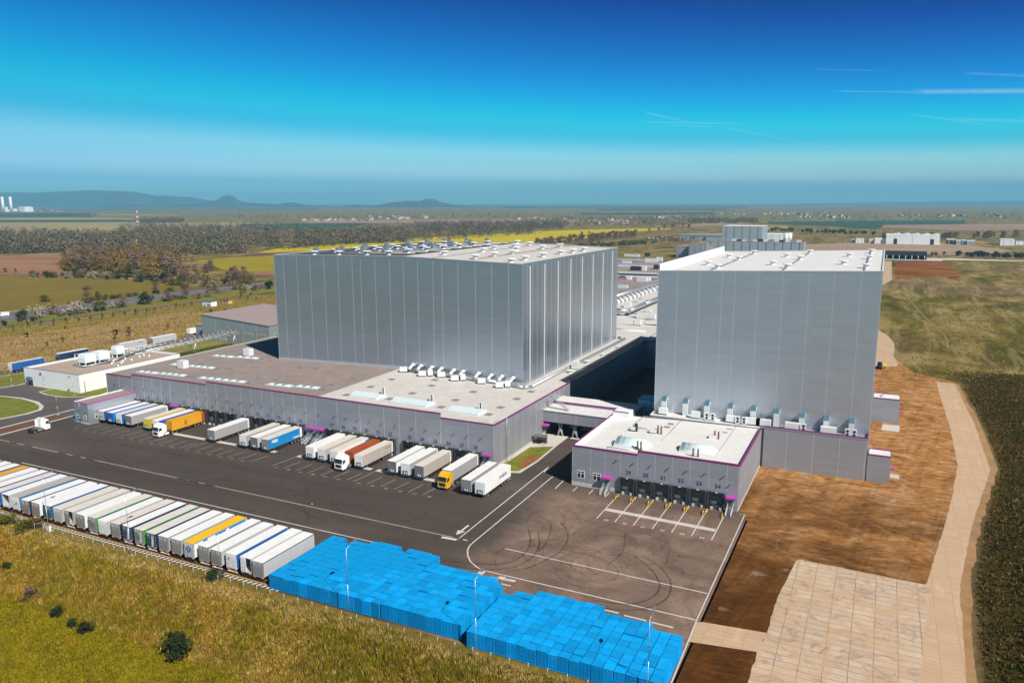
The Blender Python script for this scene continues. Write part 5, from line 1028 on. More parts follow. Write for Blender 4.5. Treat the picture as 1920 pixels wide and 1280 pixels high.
zr2 = lambda px, py: P(px, py, z=9.4)
def quad_px(L): return [zr2(1000+x/3.84, 720+y/3.84) for x, y in L]
q = quad_px([(580, 440), (800, 465), (830, 420), (605, 395)]); vault(fb, q[0].x, q[1].x, q[0].y, q[2].y, 9.2, 1.3, 10)
q = quad_px([(1050, 490), (1285, 520), (1310, 475), (1075, 450)]); vault(fb, q[0].x, q[1].x, q[0].y, q[2].y, 9.4, 1.3, 10)
for x_, y_ in ((750, 470), (775, 474), (1150, 525), (1185, 530), (897, 355), (920, 360), (1305, 395), (1332, 402)):
    p = zr2(1000+x_/3.84, 720+y_/3.84); mb = MB(); mb.tube((p.x, p.y, 9), (p.x, p.y, 11.5), .22, n=8); mb.build('flue', RUST, fb, True)
for x_, y_, l_ in ((720, 330, 1.3), (865, 350, 1.6), (1290, 395, 1.6)):
    p = zr2(1000+x_/3.84, 720+y_/3.84); ahu(fb, p.x, p.y, 9.2, l_, 1.2, .9); mb = MB(); mb.box(p.x+.4, p.y-.4, 9, p.x+1.1, p.y+.3, 11.2); mb.build('flue', DARK, fb, True) if x_ == 720 else None
for x_, y_ in ((990, 290), (962, 312), (1412, 330), (1380, 355)):
    p = zr2(1000+x_/3.84, 720+y_/3.84); roof_hatch(fb, p.x, p.y, 9.35, 1.5, 1.1)
mb = MB()
for L in ([(540, 455), (640, 370), (790, 240)], [(540, 458), (745, 490)], [(930, 410), (1060, 270)], [(1300, 545), (1460, 310)], [(750, 318), (860, 332)], [(790, 235), (1480, 300), (1650, 320)]):
    mb.path([zr2(1000+x/3.84, 720+y/3.84)+Vector((0, 0, .25)) for x, y in L], .1, 5)
mb.build('roof_cable', STEEL, fb, True)
mb = MB(); mb.box(-63.2, 193.2, 8.8, -58.8, 197.4, 10.9, 0); mb.build('roof_house', WHITEW, fb, True); mb = MB(); mb.box(-63.25, 193.15, 10.9, -58.75, 193.4, 11.1); mb.build('parapet_trim', PINK, fb, True)
# ---- covered bridge between the warehouse and the dock block
cb = thing('covered_bridge', 'grey covered bridge on lattice legs joining the long warehouse to the dock block', 'covered bridge', (-74.5, 203, 0))
mb = MB(); mb.box(XR+.03, 196.9, 4.5, -63.65, 204.4, 7.7); mb.box(XR+.03, 204.4, 4.5, -60, 211.5, 8.3); mb.build('wall', WALLF, cb, True)
mb = MB(); mb.box(XR+.03, 196.7, 7.7, -63.65, 204.39, 7.9); mb.box(XR+.03, 204.6, 8.3, -60, 211.7, 8.6); mb.build('roof', ROOFW, cb, True); mb = MB(); mb.box(XR+.1, 204.3, 8.3, -60, 204.58, 8.75); mb.build('parapet_trim', PINK, cb, True)
sm = Many(); seams(sm, [(x, 196.9, 4.5, 7.6, '-y') for x in (-81.5, -75.3, -69.3)]+[(x, 204.4, 7.95, 8.25, '-y') for x in (-79, -73, -67)], .2); sm.build('wall_seam', SEAM, cb, True)
for x in (-80.5, -76.0):
    for y in (198, 208):
        mb = MB()
        for a, b_ in (((-.9, 0), (0.0, 4.5)), ((.9, 0), (0, 4.5)), ((-.9, 4.5), (.9, 0)), ((.9, 4.5), (-.9, 0))): mb.tube((x+a[0], y, a[1]), (x+b_[0], y, b_[1]), .1, n=5)
        mb.box(x-1.3, y-.4, -.1, x+1.3, y+.4, .25); mb.build('bridge_leg', STEELW, cb, True)
stl = MB()
for i in range(10): stl.box(-83.8+.55*i, 198.2, 11.3-.36*i, -83.2+.55*i, 199.3, 11.36-.36*i)
stl.build('roof_stair', STEEL, cb, True); railing(cb, [(-84.2, 198.2, 11.3), (-78.6, 198.2, 7.9)]); railing(cb, [(-84.2, 199.3, 11.3), (-78.6, 199.3, 7.9)]); railing(cb, [(-67, 198, 7.9), (-64.2, 198, 7.9), (-64.2, 201, 7.9)])
# small plant house in the shade behind the bridge
ph = thing('plant_house', 'small white plant cabin in the shadow between the tall blocks', 'cabin', (-58, 214, 0)); mb = MB(); mb.box(-62, 213, 0, -55.5, 219, 9.6); mb.build('wall', WHITEW, ph, True); mb = MB(); mb.box(-62.1, 212.9, 9.6, -55.4, 219.1, 9.85); mb.build('roof', TEAL, ph, True)
# ---- shed office at the left end of the docks
of = thing('dock_office', 'small grey office with pink roof edge and brown roof by the first dock', 'office', (-220, 156, 0))
OX0, OX1, OY0 = -223.4, -216.9, 148.3
mb = MB(); mb.box(OX0, OY0, -.8, OX1, YF-.02, 5.95); mb.build('wall', WALLB, of, True); mb = MB(); mb.box(OX1+.003, OY0+.1, -.6, OX1+.05, YF-.1, 5.7); mb.build('side_cladding', WALL, of, True)
mb = MB(); mb.box(OX0+.3, OY0+.3, 5.95, OX1-.25, YF-.05, 6.02); mb.build('roof', ROOFB, of, True); mb = MB(); mb.box(OX0-.03, OY0-.04, 5.95, OX1+.03, OY0+.3, 6.2); mb.box(OX1-.24, OY0+.3, 5.95, OX1+.08, YF-.05, 6.2); mb.build('parapet_trim', CANOPY, of, True)
mb = MB(); mb.box(OX0-.02, OY0+.3, 5.95, OX0+.28, YF-.05, 6.35); mb.build('parapet', WHITE, of, True)
for x in (-221.7, -218.6): window_at(of, x, OY0, 1.0, 1.5, 1.5)
window_at(of, OX1+.05, OY0+3.0, 1.0, 1.6, 1.5, '+x'); ladder(of, -220.4, OY0, .3, 6.0); mb = MB(); mb.box(OX0+.2, OY0-.04, -.6, OX1, OY0-.003, .25); mb.build('plinth', CONC, of, True); railing(of, [(-222.5, OY0+.6, 6), (-218.5, OY0+.6, 6)]); wall_lamp(of, -217.6, OY0, 3.4)
tag(MB().box(-223.2, 147.3, 0, -222.2, 147.9, .9).build('waste_bin', M('blue plastic', (0.03, 0.16, 0.42), .5)), 'small blue bin by the grey dock office', 'bin')
# ---- white plant building with cooling units on the roof
wb = thing('plant_building', 'white flat roofed plant building with cooling units and pipes on top', 'plant building', (-270, 195, 0))
mb = MB(); mb.box(-286.1, 172.2, -.3, -254.8, 172.5, 6.6); mb.box(-255.1, 172.5, -.3, -254.8, 216, 6.6); mb.box(-286.1, 172.5, -.3, -285.8, 216, 6.6); mb.box(-285.8, 215.7, -.3, -255.1, 216, 6.6); mb.build('wall', WHITEW, wb, True)
mb = MB(); mb.box(-285.8, 172.5, 5.6, -255.1, 215.7, 5.9); mb.build('roof', M('gravel roof', (0.36, 0.29, 0.24), .9, 0, .12, .3, .2, 3), wb, True)
mb = MB(); mb.box(-286.15, 172.15, 6.6, -254.75, 172.55, 6.7); mb.box(-255.15, 172.55, 6.6, -254.75, 216.05, 6.7); mb.box(-286.15, 172.55, 6.6, -285.75, 216.05, 6.7); mb.build('coping', HATCHG, wb, True)
mb = MB(); mb.tube((-254.7, 174, 0), (-254.7, 174, 6.2), .14, n=6); mb.build('downpipe', STEEL, wb, True)
mb = MB(); mb.box(-284.2, 170.8, 2.3, -281.3, 172.2, 2.6); mb.build('canopy', GREYD, wb, True); mb = MB(); mb.box(-284.0, 172.12, 0, -281.5, 172.21, 2.3); mb.build('door', GLASS, wb, True); mb = MB(); mb.box(-284, 171.4, 2.6, -281.5, 172.1, 3.3); mb.build('air_unit', TEAL, wb, True)
TANK = M('white tank enamel', (0.72, 0.82, 0.84), .35, 0, .05)
def tank(x, y, lx, ly, lz):
    mb = MB(); mb.box(x-lx/2, y-ly/2, 7.3, x+lx/2, y+ly/2, 7.3+lz*.55); mb.prism([(y-ly/2, 7.3+lz*.55), (y+ly/2, 7.3+lz*.55), (y+ly/2-.3, 7.3+lz), (y-ly/2+.3, 7.3+lz)], x-lx/2+.15, x+lx/2-.15)
    for a in (-1, 1):
        for b_ in (-1, 1): mb.box(x+a*(lx/2-.3)-.15, y+b_*(ly/2-.3)-.15, 5.9, x+a*(lx/2-.3)+.15, y+b_*(ly/2-.3)+.15, 7.3)
    for k in (-.3, 0, .3): mb.box(x+lx/2, y+k*ly-.06, 7.4, x+lx/2+.05, y+k*ly+.06, 7.3+lz*.5)
    return mb.build('cooling_unit', TANK, wb, True)
p1 = P(163, 672, z=8.5); p2 = P(189, 667, z=8.5); p3 = P(221, 657, z=8.5)
tank(p1.x, p1.y, 4.2, 4.6, 3.2); tank(p2.x, p2.y, 4.2, 4.6, 3.2); tank(p3.x, p3.y, 3.2, 3.8, 3.2)
mb = MB()
for k in range(4): mb.path([(p1.x-3+.5*k, p1.y-4, 6.4), (p1.x+3.2, p1.y-3.5+.4*k, 6.4), (p2.x+4-.4*k, p2.y+3, 6.5), (p3.x+3-.5*k, p3.y+4, 6.9), (-275.5+.7*k, 215, 6.6)], .17, 6)
mb.build('roof_pipe', STEEL, wb, True)
for px_, py_ in ((197, 679), (210, 684), (213, 680), (228, 683), (231, 680), (247, 677), (262, 671), (270, 668), (280, 670), (235, 675), (222, 689)): p = P(px_, py_, z=5.9); mb = MB(); mb.tube((p.x, p.y, 5.8), (p.x, p.y, 7.0), .28, n=7); mb.build('roof_vent', WHITE, wb, True)
for a in ((p1.x-3.4, p1.y-2.4), (p1.x-3, p1.y+4.2)):
    mb = MB(); mb.path([(a[0], a[1], 5.8), (a[0], a[1], 10.4), (a[0]+4.0, a[1]+1, 10.6)], .12, 5); mb.build('steel_frame', STEELW, wb, True)
# ---- lattice pipe bridge
pb = thing('pipe_bridge', 'long steel lattice bridge carrying pipes from the white plant building to the grey hall', 'pipe bridge', (-274.5, 236, 0))
mb = MB(); X0, X1, Z0, Z1 = -276.2, -272.8, 5.6, 8.0; n_ = 22
for x in (X0, X1):
    for z in (Z0, Z1): mb.tube((x, 206, z), (x, 264, z), .13, n=5)
for i in range(n_+1):
    y = 206+58*i/n_
    for x in (X0, X1):
        mb.tube((x, y, Z0), (x, y, Z1), .08, n=4)
        if i < n_: a, b_ = (Z0, Z1) if i % 2 else (Z1, Z0); mb.tube((x, y, a), (x, y+58/n_, b_), .07, n=4)
    for z in (Z0, Z1): mb.tube((X0, y, z), (X1, y, z), .07, n=4)
mb.build('lattice', STEEL, pb, True)
for k in range(5): mb = MB(); mb.tube((-275.7+.65*k, 205, Z0+.35+.3*(k % 2)), (-275.7+.65*k, 265, Z0+.35+.3*(k % 2)), .2, n=7); mb.build('pipe', [STEEL, STEELW, TEAL][k % 3], pb, True)
for y in (219, 240, 263):
    mb = MB()
    for x in (X0, X1): mb.tube((x, y-1.8, 0), (x, y, Z0), .12, n=5); mb.tube((x, y+1.8, 0), (x, y, Z0), .12, n=5); mb.tube((x, y, 0), (x, y, Z0), .12, n=5)
    mb.build('bridge_leg', STEEL, pb, True)
# ---- grey hall behind
gh = thing('grey_hall', 'blue grey hall with rows of small windows and brown sloping roof', 'hall', (-278, 290, 0))
mb = MB(); mb.prism([(-300, 0), (-256.7, 0), (-256.7, 9.9), (-300, 12.7)], 268.8, 312, axis='y'); mb.build('wall', WALLB, gh, True); mb = MB(); mb.prism([(-300.3, 12.75), (-256.4, 9.92), (-256.4, 10.2), (-300.3, 13.0)], 268.5, 312.4, axis='y'); mb.build('roof', M('mauve roof sheet', (0.30, 0.24, 0.235), .8, 0, .06, .2), gh, True)
mb = MB(); mb.box(-313, 276.5, 0, -300.05, 300, 5.6); mb.build('wall', WALLB, gh, True); mb = MB(); mb.box(-313.2, 276.3, 5.6, -300.02, 300.2, 5.85); mb.build('roof', bpy.data.materials['mauve roof sheet'], gh, True)
sm = Many(); seams(sm, [(x, 268.8, 0, 10.0, '-y') for x in (-291, -282.5, -273, -264.5)], .25); sm.build('wall_seam', SEAM, gh, True)
for x in (-287, -278, -269.5, -261): window_at(gh, x, 268.8, 4.6, 4.6, 1.0, '-y', 4, 1)
for x in (-310.5, -304.5): window_at(gh, x, 276.5, 3.2, 3.6, .9, '-y', 4, 1)
window_at(gh, -286.5, 268.8, 1.0, 4.6, 1.4, '-y', 6, 2); window_at(gh, -256.7, 274, 4.6, 3.5, 1.0, '+x', 3, 1); mb = MB(); mb.tube((-309, 277.5, 5.8), (-309, 277.5, 8.6), .2, n=6); mb.build('flue', STEELW, gh, True)
# ---- huts in the meadow
def hut(px, py, wx, wy, z, wmat, rmat, lab):
    g = G(px, py); o = thing('roadside_hut', lab, 'hut', (g.x, g.y, 0)); mb = MB(); mb.box(-wx/2, 0, -.2, wx/2, wy, z); mb.build('wall', wmat, o); mb = MB(); mb.box(-wx/2-.3, -.3, z, wx/2+.3, wy+.3, z+.35); mb.build('roof', rmat, o)
    mb = MB(); mb.box(-wx*.3, -.05, 0, -wx*.3+1.0, .01, 2.1); mb.build('door', GREYD, o); mb = MB(); mb.box(.2, -.04, .4, wx*.42, .01, 2.2); mb.build('gate_panel', STEEL, o); return o
hut(388, 575.5, 7.5, 5, 3.6, WHITE, GREYD, 'white hut with dark flat roof in the meadow'); hut(423, 570, 5.2, 3.5, 2.6, M('yellow hut paint', (0.62, 0.42, 0.12), .6), RUST, 'small yellow hut with reddish roof beside the white hut')
# ---- far halls
def far_block(name, px0, px1, pyt, zt, depth, wmat, rmat, lab, n_s=8, trim=None, skew=0):
    a = P(px0, pyt, z=zt); b_ = P(px1, pyt, y=a.y); o = thing(name, lab, 'hall', ((a.x+b_.x)/2, a.y, 0)); mb = MB(); mb.box(a.x, a.y, -.5, b_.x, a.y+depth, zt); mb.build('wall', wmat, o, True); mb = MB(); mb.box(a.x-.1, a.y-.1, zt, b_.x+.1, a.y+depth, zt+.5); mb.build('roof', rmat, o, True)
    sm = Many(); seams(sm, [(a.x+(b_.x-a.x)*(i+.5)/n_s, a.y, 0, zt-.2, '-y') for i in range(n_s)], .7, .1); sm.build('wall_seam', DARK if n_s > 4 else SEAM, o, True)
    if trim: mb = MB(); mb.box(a.x-.15, a.y-.3, zt-1.3, b_.x, a.y-.01, zt); mb.build('parapet_trim', trim, o, True)
    return o, a, b_
FARW = panel_wall('far grey cladding', (0.36, 0.41, 0.45), .2, .5, 2.0, 9, .04)
o, a, b_ = far_block('far_hall', 1325, 1508, 452, 15, 22, FARW, ROOFB, 'long grey hall with dark wall seams behind the white roofed tower', 12)
for i in range(13): x = a.x+(b_.x-a.x)*(.28+.055*i); tag(MB().box(x-3, a.y+6, 15.4, x+3, a.y+10, 15.5+U(1.5, 4)).build('roof_plant', [STEELW, DARK, AHU, RUST][i % 4]), '', '') if False else MB().box(x-3, a.y+6, 15.3, x+3, a.y+10, 15.5+U(1.5, 4)).build('air_unit', [STEELW, DARK, AHU, STEEL][i % 4], o, True)
o2, a2, b2 = far_block('far_hall', 1355, 1429.5, 424, 28, 60, FARW, ROOFW, 'square taller grey block on the far plant', 5)
far_block('far_hall', 1273, 1354.5, 441, 8, 90, FARW, ROOFB, 'flat far hall with blue roof edge', 3, M('blue edge', (0.05, 0.2, 0.42), .5)); far_block('far_hall', 1430, 1468, 440, 9, 70, WHITEW, ROOFW, 'white low hall with sloping light roof on the far plant', 3)
for px_, hh in ((1474, 437), (1481, 436.5)): p = P(px_, hh, z=16); tag(MB().tube((p.x, p.y, -.5), (p.x, p.y, 16), 4, n=14).build('silo', STEELW), 'pale far silo, the plainer one next to the white hall' if px_ == 1474 else 'pale far silo standing at the outer end of the plant', 'silo', 'far silos')
far_block('far_hall', 1268, 1325, 462, 13, 40, WALLF, ROOFB, 'grey stepped hall roof in front of the far plant', 3); far_block('far_hall', 1292, 1324, 457, 17, 22, WALLF, ROOFB, 'small raised grey block on the stepped hall', 3)
o, a, b_ = far_block('white_hall', 1662, 1763, 441.5, 13.2, 75, WHITEW, ROOFW, 'large white hall with saw toothed roof lights', 3)
for i in range(5):
    for j in range(3): x = a.x+(b_.x-a.x)*(.08+.19*i)+j*4; y = a.y+12+j*22; mb = MB(); mb.prism([(x, 13.6), (x+9, 13.6), (x+2.5, 16.6)], y, y+14, axis='y', ms=[0, 1, 0]); mb.build('roof_light', [STEELW, GLASS], o, True)
for px_, wd in ((1679, 5), (1748, 5)): x = P(px_, 450, y=a.y).x; mb = MB(); mb.box(x-wd/2, a.y-.2, 0, x+wd/2, a.y+.01, 8.5); mb.build('gate', GLASS, o, True)
mb = MB(); mb.box(a.x-16, a.y+4, 0, a.x-.1, a.y+30, 8); mb.build('wall', WHITEW, o, True)
sh = thing('black_shed', 'long open black shed with white posts beyond the tall block', 'shed', (G(1700, 487).x, G(1700, 487).y, 0)); a = G(1655, 486.5); b_ = P(1737, 487, y=a.y); mb = MB(); mb.box(a.x, a.y, 8.6, b_.x, a.y+16, 9.6); mb.box(a.x, a.y+15.5, 0, b_.x, a.y+16, 8.6); mb.box(b_.x-.4, a.y, 0, b_.x, a.y+16, 8.6); mb.box(a.x, a.y, 5.2, b_.x, a.y+.3, 8.6); mb.build('wall', DARK, sh, True)
for i in range(7): x = a.x+4+(b_.x-a.x-6)*i/6; mb = MB(); mb.tube((x, a.y-.3, 0), (x, a.y-.3, 5.2), .35, n=6); mb.build('post', STEELW, sh, True)
mb = MB(); mb.box(a.x, a.y-4, -.1, b_.x+16, a.y+15, .8); mb.build('concrete_base', CONC, sh, True)
for px0, px1, pt, z, lab in ((1776, 1792, 449.5, 7, 'first dark shed of the row near the white hall'), (1793, 1802, 451.5, 6, 'second grey shed of the row near the white hall'), (1803, 1812, 451, 6.5, 'third pale roofed shed of the row'), (1813, 1829, 452, 6, 'end shed of the row with dark front')): far_block('small_shed', px0, px1, pt, z, 22, [DARK, STEEL, DARK, GREYD][px0 % 4], ROOFW, lab, 2)
far_block('white_house', 1876, 1903, 449, 9, 22, WHITE, ROOFW, 'white flat house near the end of the tree belt', 2); far_block('white_house', 1905, 1925, 451.5, 6, 18, WHITEW, GREYD, 'lower pale house beside the white flat house', 2)
for px0, px1, pt, z, mt, lab in ((1605, 1620, 447.5, 7, WHITE, 'white round ended shed by the waste ground'), (1630, 1641, 448.5, 6, STEELW, 'small grey shed beside the white hall'), (1595, 1603, 449, 5, TEAL, 'tiny dark shed by the waste ground')): far_block('small_shed', px0, px1, pt, z, 12, mt, ROOFW, lab, 2)
# power station chimneys, mast and villages on the horizon
for px_, lab in ((7, 'white far chimney, the one at the very edge of the view'), (22, 'white far chimney, the second one next to the low white works')):
    g = G(px_, 397.5); ch = MB(); top = P(px_-3, 369, y=g.y); ch.tube((g.x, g.y, 0), (g.x, g.y, top.z), 11, 8, 12); tag(ch.build('chimney', M('far white concrete', (0.85, 0.85, 0.85), .7)), lab, 'chimney', 'power station chimneys')
pw = thing('power_station', 'white works at the foot of the two far chimneys', 'power station', (G(30, 397).x, G(30, 397).y, 0)); 
for i in range(9): g = G(U(-4, 48), U(396, 397.5)); mb = MB(); mb.box(g.x, g.y, 0, g.x+U(20, 55), g.y+30, U(14, 40)); mb.build('hall_block', WHITE, pw, True)
g = G(258.5, 418.5); ms = thing('lattice_mast', 'thin red and white lattice mast in the far fields', 'mast', (g.x, g.y, 0))
for i in range(5):
    mb = MB(); z0, z1 = i*8.0, i*8.0+8; r0, r1 = 3.0-.5*i, 2.5-.5*i
    for k in range(4):
        s_ = [(1, 1), (1, -1), (-1, -1), (-1, 1)]; p, q_ = s_[k], s_[(k+1) % 4]; mb.tube((p[0]*r0, p[1]*r0, z0), (p[0]*r1, p[1]*r1, z1), .5, n=4); mb.tube((p[0]*r0, p[1]*r0, z0), (q_[0]*r1, q_[1]*r1, z1), .3, n=4)
    mb.build('mast_section', [WHITE, M('red mast paint', (0.5, 0.05, 0.03), .6)][i % 2], ms)
mb = MB(); RFT = M('red roof tiles', (0.36, 0.11, 0.06), .8)
for (x0, y0, x1, y1, n_) in ((1108, 413, 1178, 421, 60), (690, 406, 800, 411, 40), (970, 410, 1060, 413, 40), (560, 412, 700, 415, 40), (235, 462, 262, 467, 9), (305, 462, 400, 467, 12), (620, 440, 720, 448, 14), (1330, 398, 1560, 404, 60), (1480, 404, 1600, 409, 40), (40, 393, 120, 398, 30), (1180, 406, 1280, 410, 20), (1650, 402, 1900, 408, 30)):
    for i in range(n_//2 if y1 < 425 else n_):
        g = G(U(x0, x1), U(y0, y1)); s_ = U(4, 9)*(1 if y1 > 425 else 1.2 if y1 > 411 else 1.6); mb.cbox((g.x, g.y, s_*.3), (s_*U(1, 2), s_, s_*.6), U(0, 3), 0 if random.random() < .65 else 2); a0 = U(0, 3); mb.cbox((g.x, g.y, s_*.68), (s_*1.6, s_*.7, s_*.18), a0, random.choice((1, 1, 2)))
stuff(mb.build('far_village', [M('far house render', (0.5, 0.46, 0.42), .8), RFT, M('far grey roof', (0.25, 0.24, 0.24), .8)]), 'pale houses with red roofs far out on the plain', 'village')
# ---------------------------------------------------------------- lawn and shelter by the corner of the warehouse
psheet('pavement', [(947, 869), (1003, 822), (1030, 812), (1068, 818), (1044, 836), (1008, 866), (975, 887), (955, 886)], 0.06, CONC)
psheet('lawn', [(949, 868), (994, 838.5), (1038, 837.5), (1006, 864), (973, 883), (957, 883)], 0.12, LAWN)
psheet('flower_bed', [(969, 872), (990, 855), (1016, 853.5), (1010, 861), (984, 877.5), (973, 877)], 0.15, field_mat('orange bark mulch', (0.20, 0.09, 0.03), (0.28, 0.13, 0.045), 1, .3))
sg = G(1013, 832); st = thing('smoking_shelter', 'black open shelter with a bench box on the pavement at the warehouse corner', 'shelter', (sg.x, sg.y, .06)); mb = MB()
for a in (-1.6, 1.6):
    for b_ in (-1, 1): mb.tube((a, b_, 0), (a, b_, 2.3), .07, n=5)
mb.build('post', DARK, st); MB().box(-1.9, -1.3, 2.3, 1.9, 1.3, 2.45).build('roof', GREYD, st); MB().box(-1.5, .9, .1, 1.5, 1, 2.2).build('back_panel', GLASS, st); MB().box(-1.2, .2, 0, .2, .7, .5).build('bench', RUST, st)
# ---------------------------------------------------------------- semi-trailers
def V(name, c, **k): return M(name, c, k.pop('rough', .42), 0, .03, .28, dirt=((0.26, 0.22, 0.18), k.pop('dirt', .35)*.45), obj=True, **k)
C = dict(white=V('white trailer skin', (0.78, 0.79, 0.79)), cream=V('cream roof sheet', (0.66, 0.62, 0.56), dirt=.5), grey=V('grey curtain', (0.34, 0.34, 0.345)), lgrey=V('light grey curtain', (0.45, 0.46, 0.47)), beige=V('beige curtain', (0.43, 0.385, 0.345), dirt=.6), taupe=V('dirty grey door', (0.23, 0.205, 0.18), dirt=.6),
         navy=V('navy curtain', (0.012, 0.035, 0.085)), blue=V('royal blue curtain', (0.015, 0.10, 0.36)), azure=V('bright blue curtain', (0.01, 0.22, 0.52)), teal=V('dark teal door', (0.02, 0.085, 0.11)), green=V('bright green curtain', (0.06, 0.30, 0.035)), dgreen=V('deep green curtain', (0.01, 0.16, 0.08)), yellow=V('yellow sheet', (0.80, 0.47, 0.005)), orange=V('orange sheet', (0.68, 0.33, 0.015)), rust=V('rust red container', (0.36, 0.075, 0.025)), lime=V('lime yellow panel', (0.60, 0.58, 0.05)), gold=V('golden curtain', (0.55, 0.36, 0.03)), black=V('black curtain', (0.02, 0.022, 0.026)), dgrey=V('dark grey panel', (0.16, 0.17, 0.18)), mid=V('silver grey door', (0.24, 0.24, 0.24)))
FRAME = M('chassis steel', (0.03, 0.03, 0.032), .6, .2, .2, 2); RUBBER = M('tyre rubber', (0.02, 0.02, 0.021), .85, 0, .15, 3); RIM = M('wheel rim', (0.30, 0.31, 0.32), .45, .5, .1)
_mc = {}
def cached(key, fn, mats):
    k = (key,)+tuple(m.name for m in mats)
    if k not in _mc: _mc[k] = fn().mesh(key, list(mats))
    return _mc[k]
def f_floor():
    mb = MB(); mb.box(-1.24, -6.72, 1.12, 1.24, 6.72, 1.28); 
    for x in (-1.24, 1.16):
        for y in (-6.8, 6.72): mb.box(x, y, 1.12, x+.08, y+.08, 3.9)
    mb.box(-1.26, -6.8, 1.05, 1.26, -6.7, 1.22); return mb
def f_curtain(s):
    mb = MB(); x0, x1 = (1.235, 1.272) if s > 0 else (-1.272, -1.235); mb.box(x0, -6.66, 1.16, x1, 6.66, 3.78); e = 1.272*s
    for i in range(9): y = -6+1.5*i; mb.box(min(e, e+.012*s), y-.03, 1.1, max(e, e+.012*s), y+.03, 3.72)
    return mb
def f_rail():
    mb = MB()
    for s in (-1, 1): mb.box(min(1.2*s, 1.28*s), -6.8, 3.78, max(1.2*s, 1.28*s), 6.8, 3.96)
    return mb
def f_roof(): mb = MB(); mb.prism([(-6.8, 3.93), (6.8, 3.93), (6.8, 3.98), (6.72, 4.02), (-6.72, 4.02), (-6.8, 3.98)], -1.275, 1.275); return mb
def f_front():
    mb = MB(); mb.box(-1.26, 6.74, 1.12, 1.26, 6.82, 3.92)
    for x in (-.84, -.42, 0, .42, .84): mb.box(x-.03, 6.82, 1.3, x+.03, 6.845, 3.8)
    return mb
def f_leaf(s):
    mb = MB(); x0, x1 = (.01, 1.25) if s > 0 else (-1.25, -.01); mb.box(x0, -6.84, 1.24, x1, -6.76, 3.9)
    for q in (.33, .8): mb.tube((s*q, -6.86, 1.3), (s*q, -6.86, 3.85), .022, n=4, m=1)
    for z in (1.8, 2.6, 3.4): mb.box(min(s*1.27, s*1.1), -6.87, z, max(s*1.27, s*1.1), -6.84, z+.12, 1)
    return mb
def f_chassis():
    mb = MB()
    for s in (-1, 1): mb.box(s*.5-.07, -6.6, .85, s*.5+.07, 6.2, 1.12); mb.box(min(s*1.2, s*1.24), -1.0, .45, max(s*1.2, s*1.24), 4.2, .9)
    for y in (-5, -3.7, -2.4): mb.tube((-1.0, y, .52), (1.0, y, .52), .07, n=6)
    mb.box(-.5, -1.6, .5, .5, -.4, .9); mb.box(-1.1, 2.6, .5, -.6, 3.6, .95); return mb
def f_bumper(): mb = MB(); mb.box(-1.22, -6.72, .42, 1.22, -6.6, .56); mb.box(-.7, -6.68, .5, -.6, -6.58, 1.0); mb.box(.6, -6.68, .5, .7, -6.58, 1.0); return mb
def f_lamp(s): mb = MB(); mb.box(min(s*.72, s*1.18), -6.85, .88, max(s*.72, s*1.18), -6.78, 1.06); return mb
def f_wheel(s, y, r=.5, w_=.42):
    mb = MB(); x = 1.03*s; mb.tube((x-w_/2, y, r), (x+w_/2, y, r), r, n=14); mb.tube((x+s*w_/2-.02*s, y, r), (x+s*(w_/2+.02), y, r), r*.55, n=10, m=1); return mb
def f_leg(s): mb = MB(); mb.box(s*.75-.08, 4.1, .12, s*.75+.08, 4.26, 1.12); mb.box(s*.75-.2, 4.02, 0, s*.75+.2, 4.34, .12); return mb
def f_conn(): mb = MB(); mb.box(-.75, 6.82, 1.25, .75, 6.9, 2.15, 0); mb.box(-.55, 6.9, 1.3, -.25, 6.96, 1.75, 1); mb.box(.05, 6.9, 1.3, .3, 6.96, 1.85, 1); return mb
def f_cont(): # corrugated container box 12.2 m
    mb = MB(); L = 6.1; n = 44
    for s in (-1, 1):
        for i in range(n): y0 = -L+2*L*i/n; o_ = .04 if i % 2 else 0; mb.box(min(s*1.17, s*(1.22-o_)), y0, 1.15, max(s*1.17, s*(1.22-o_)), y0+2*L/n, 3.9)
    mb.box(-1.2, -L, 1.1, 1.2, L, 1.3); mb.box(-1.22, L-.06, 1.15, 1.22, L, 3.95); mb.box(-1.2, -L, 3.88, 1.2, L, 3.98)
    for i in range(30): y0 = -L+2*L*(i+.25)/30; mb.box(-1.1, y0, 3.98, 1.1, y0+.2, 4.01)
    for x in (-1.22, 1.1):
        for y in (-L-.01, L-.11): mb.box(x, y, 1.1, x+.12, y+.12, 4.0)
    for s in (-1, 1): mb.box(min(s*1.1, s*1.23), -L, 3.84, max(s*1.1, s*1.23), L, 4.0)
    return mb
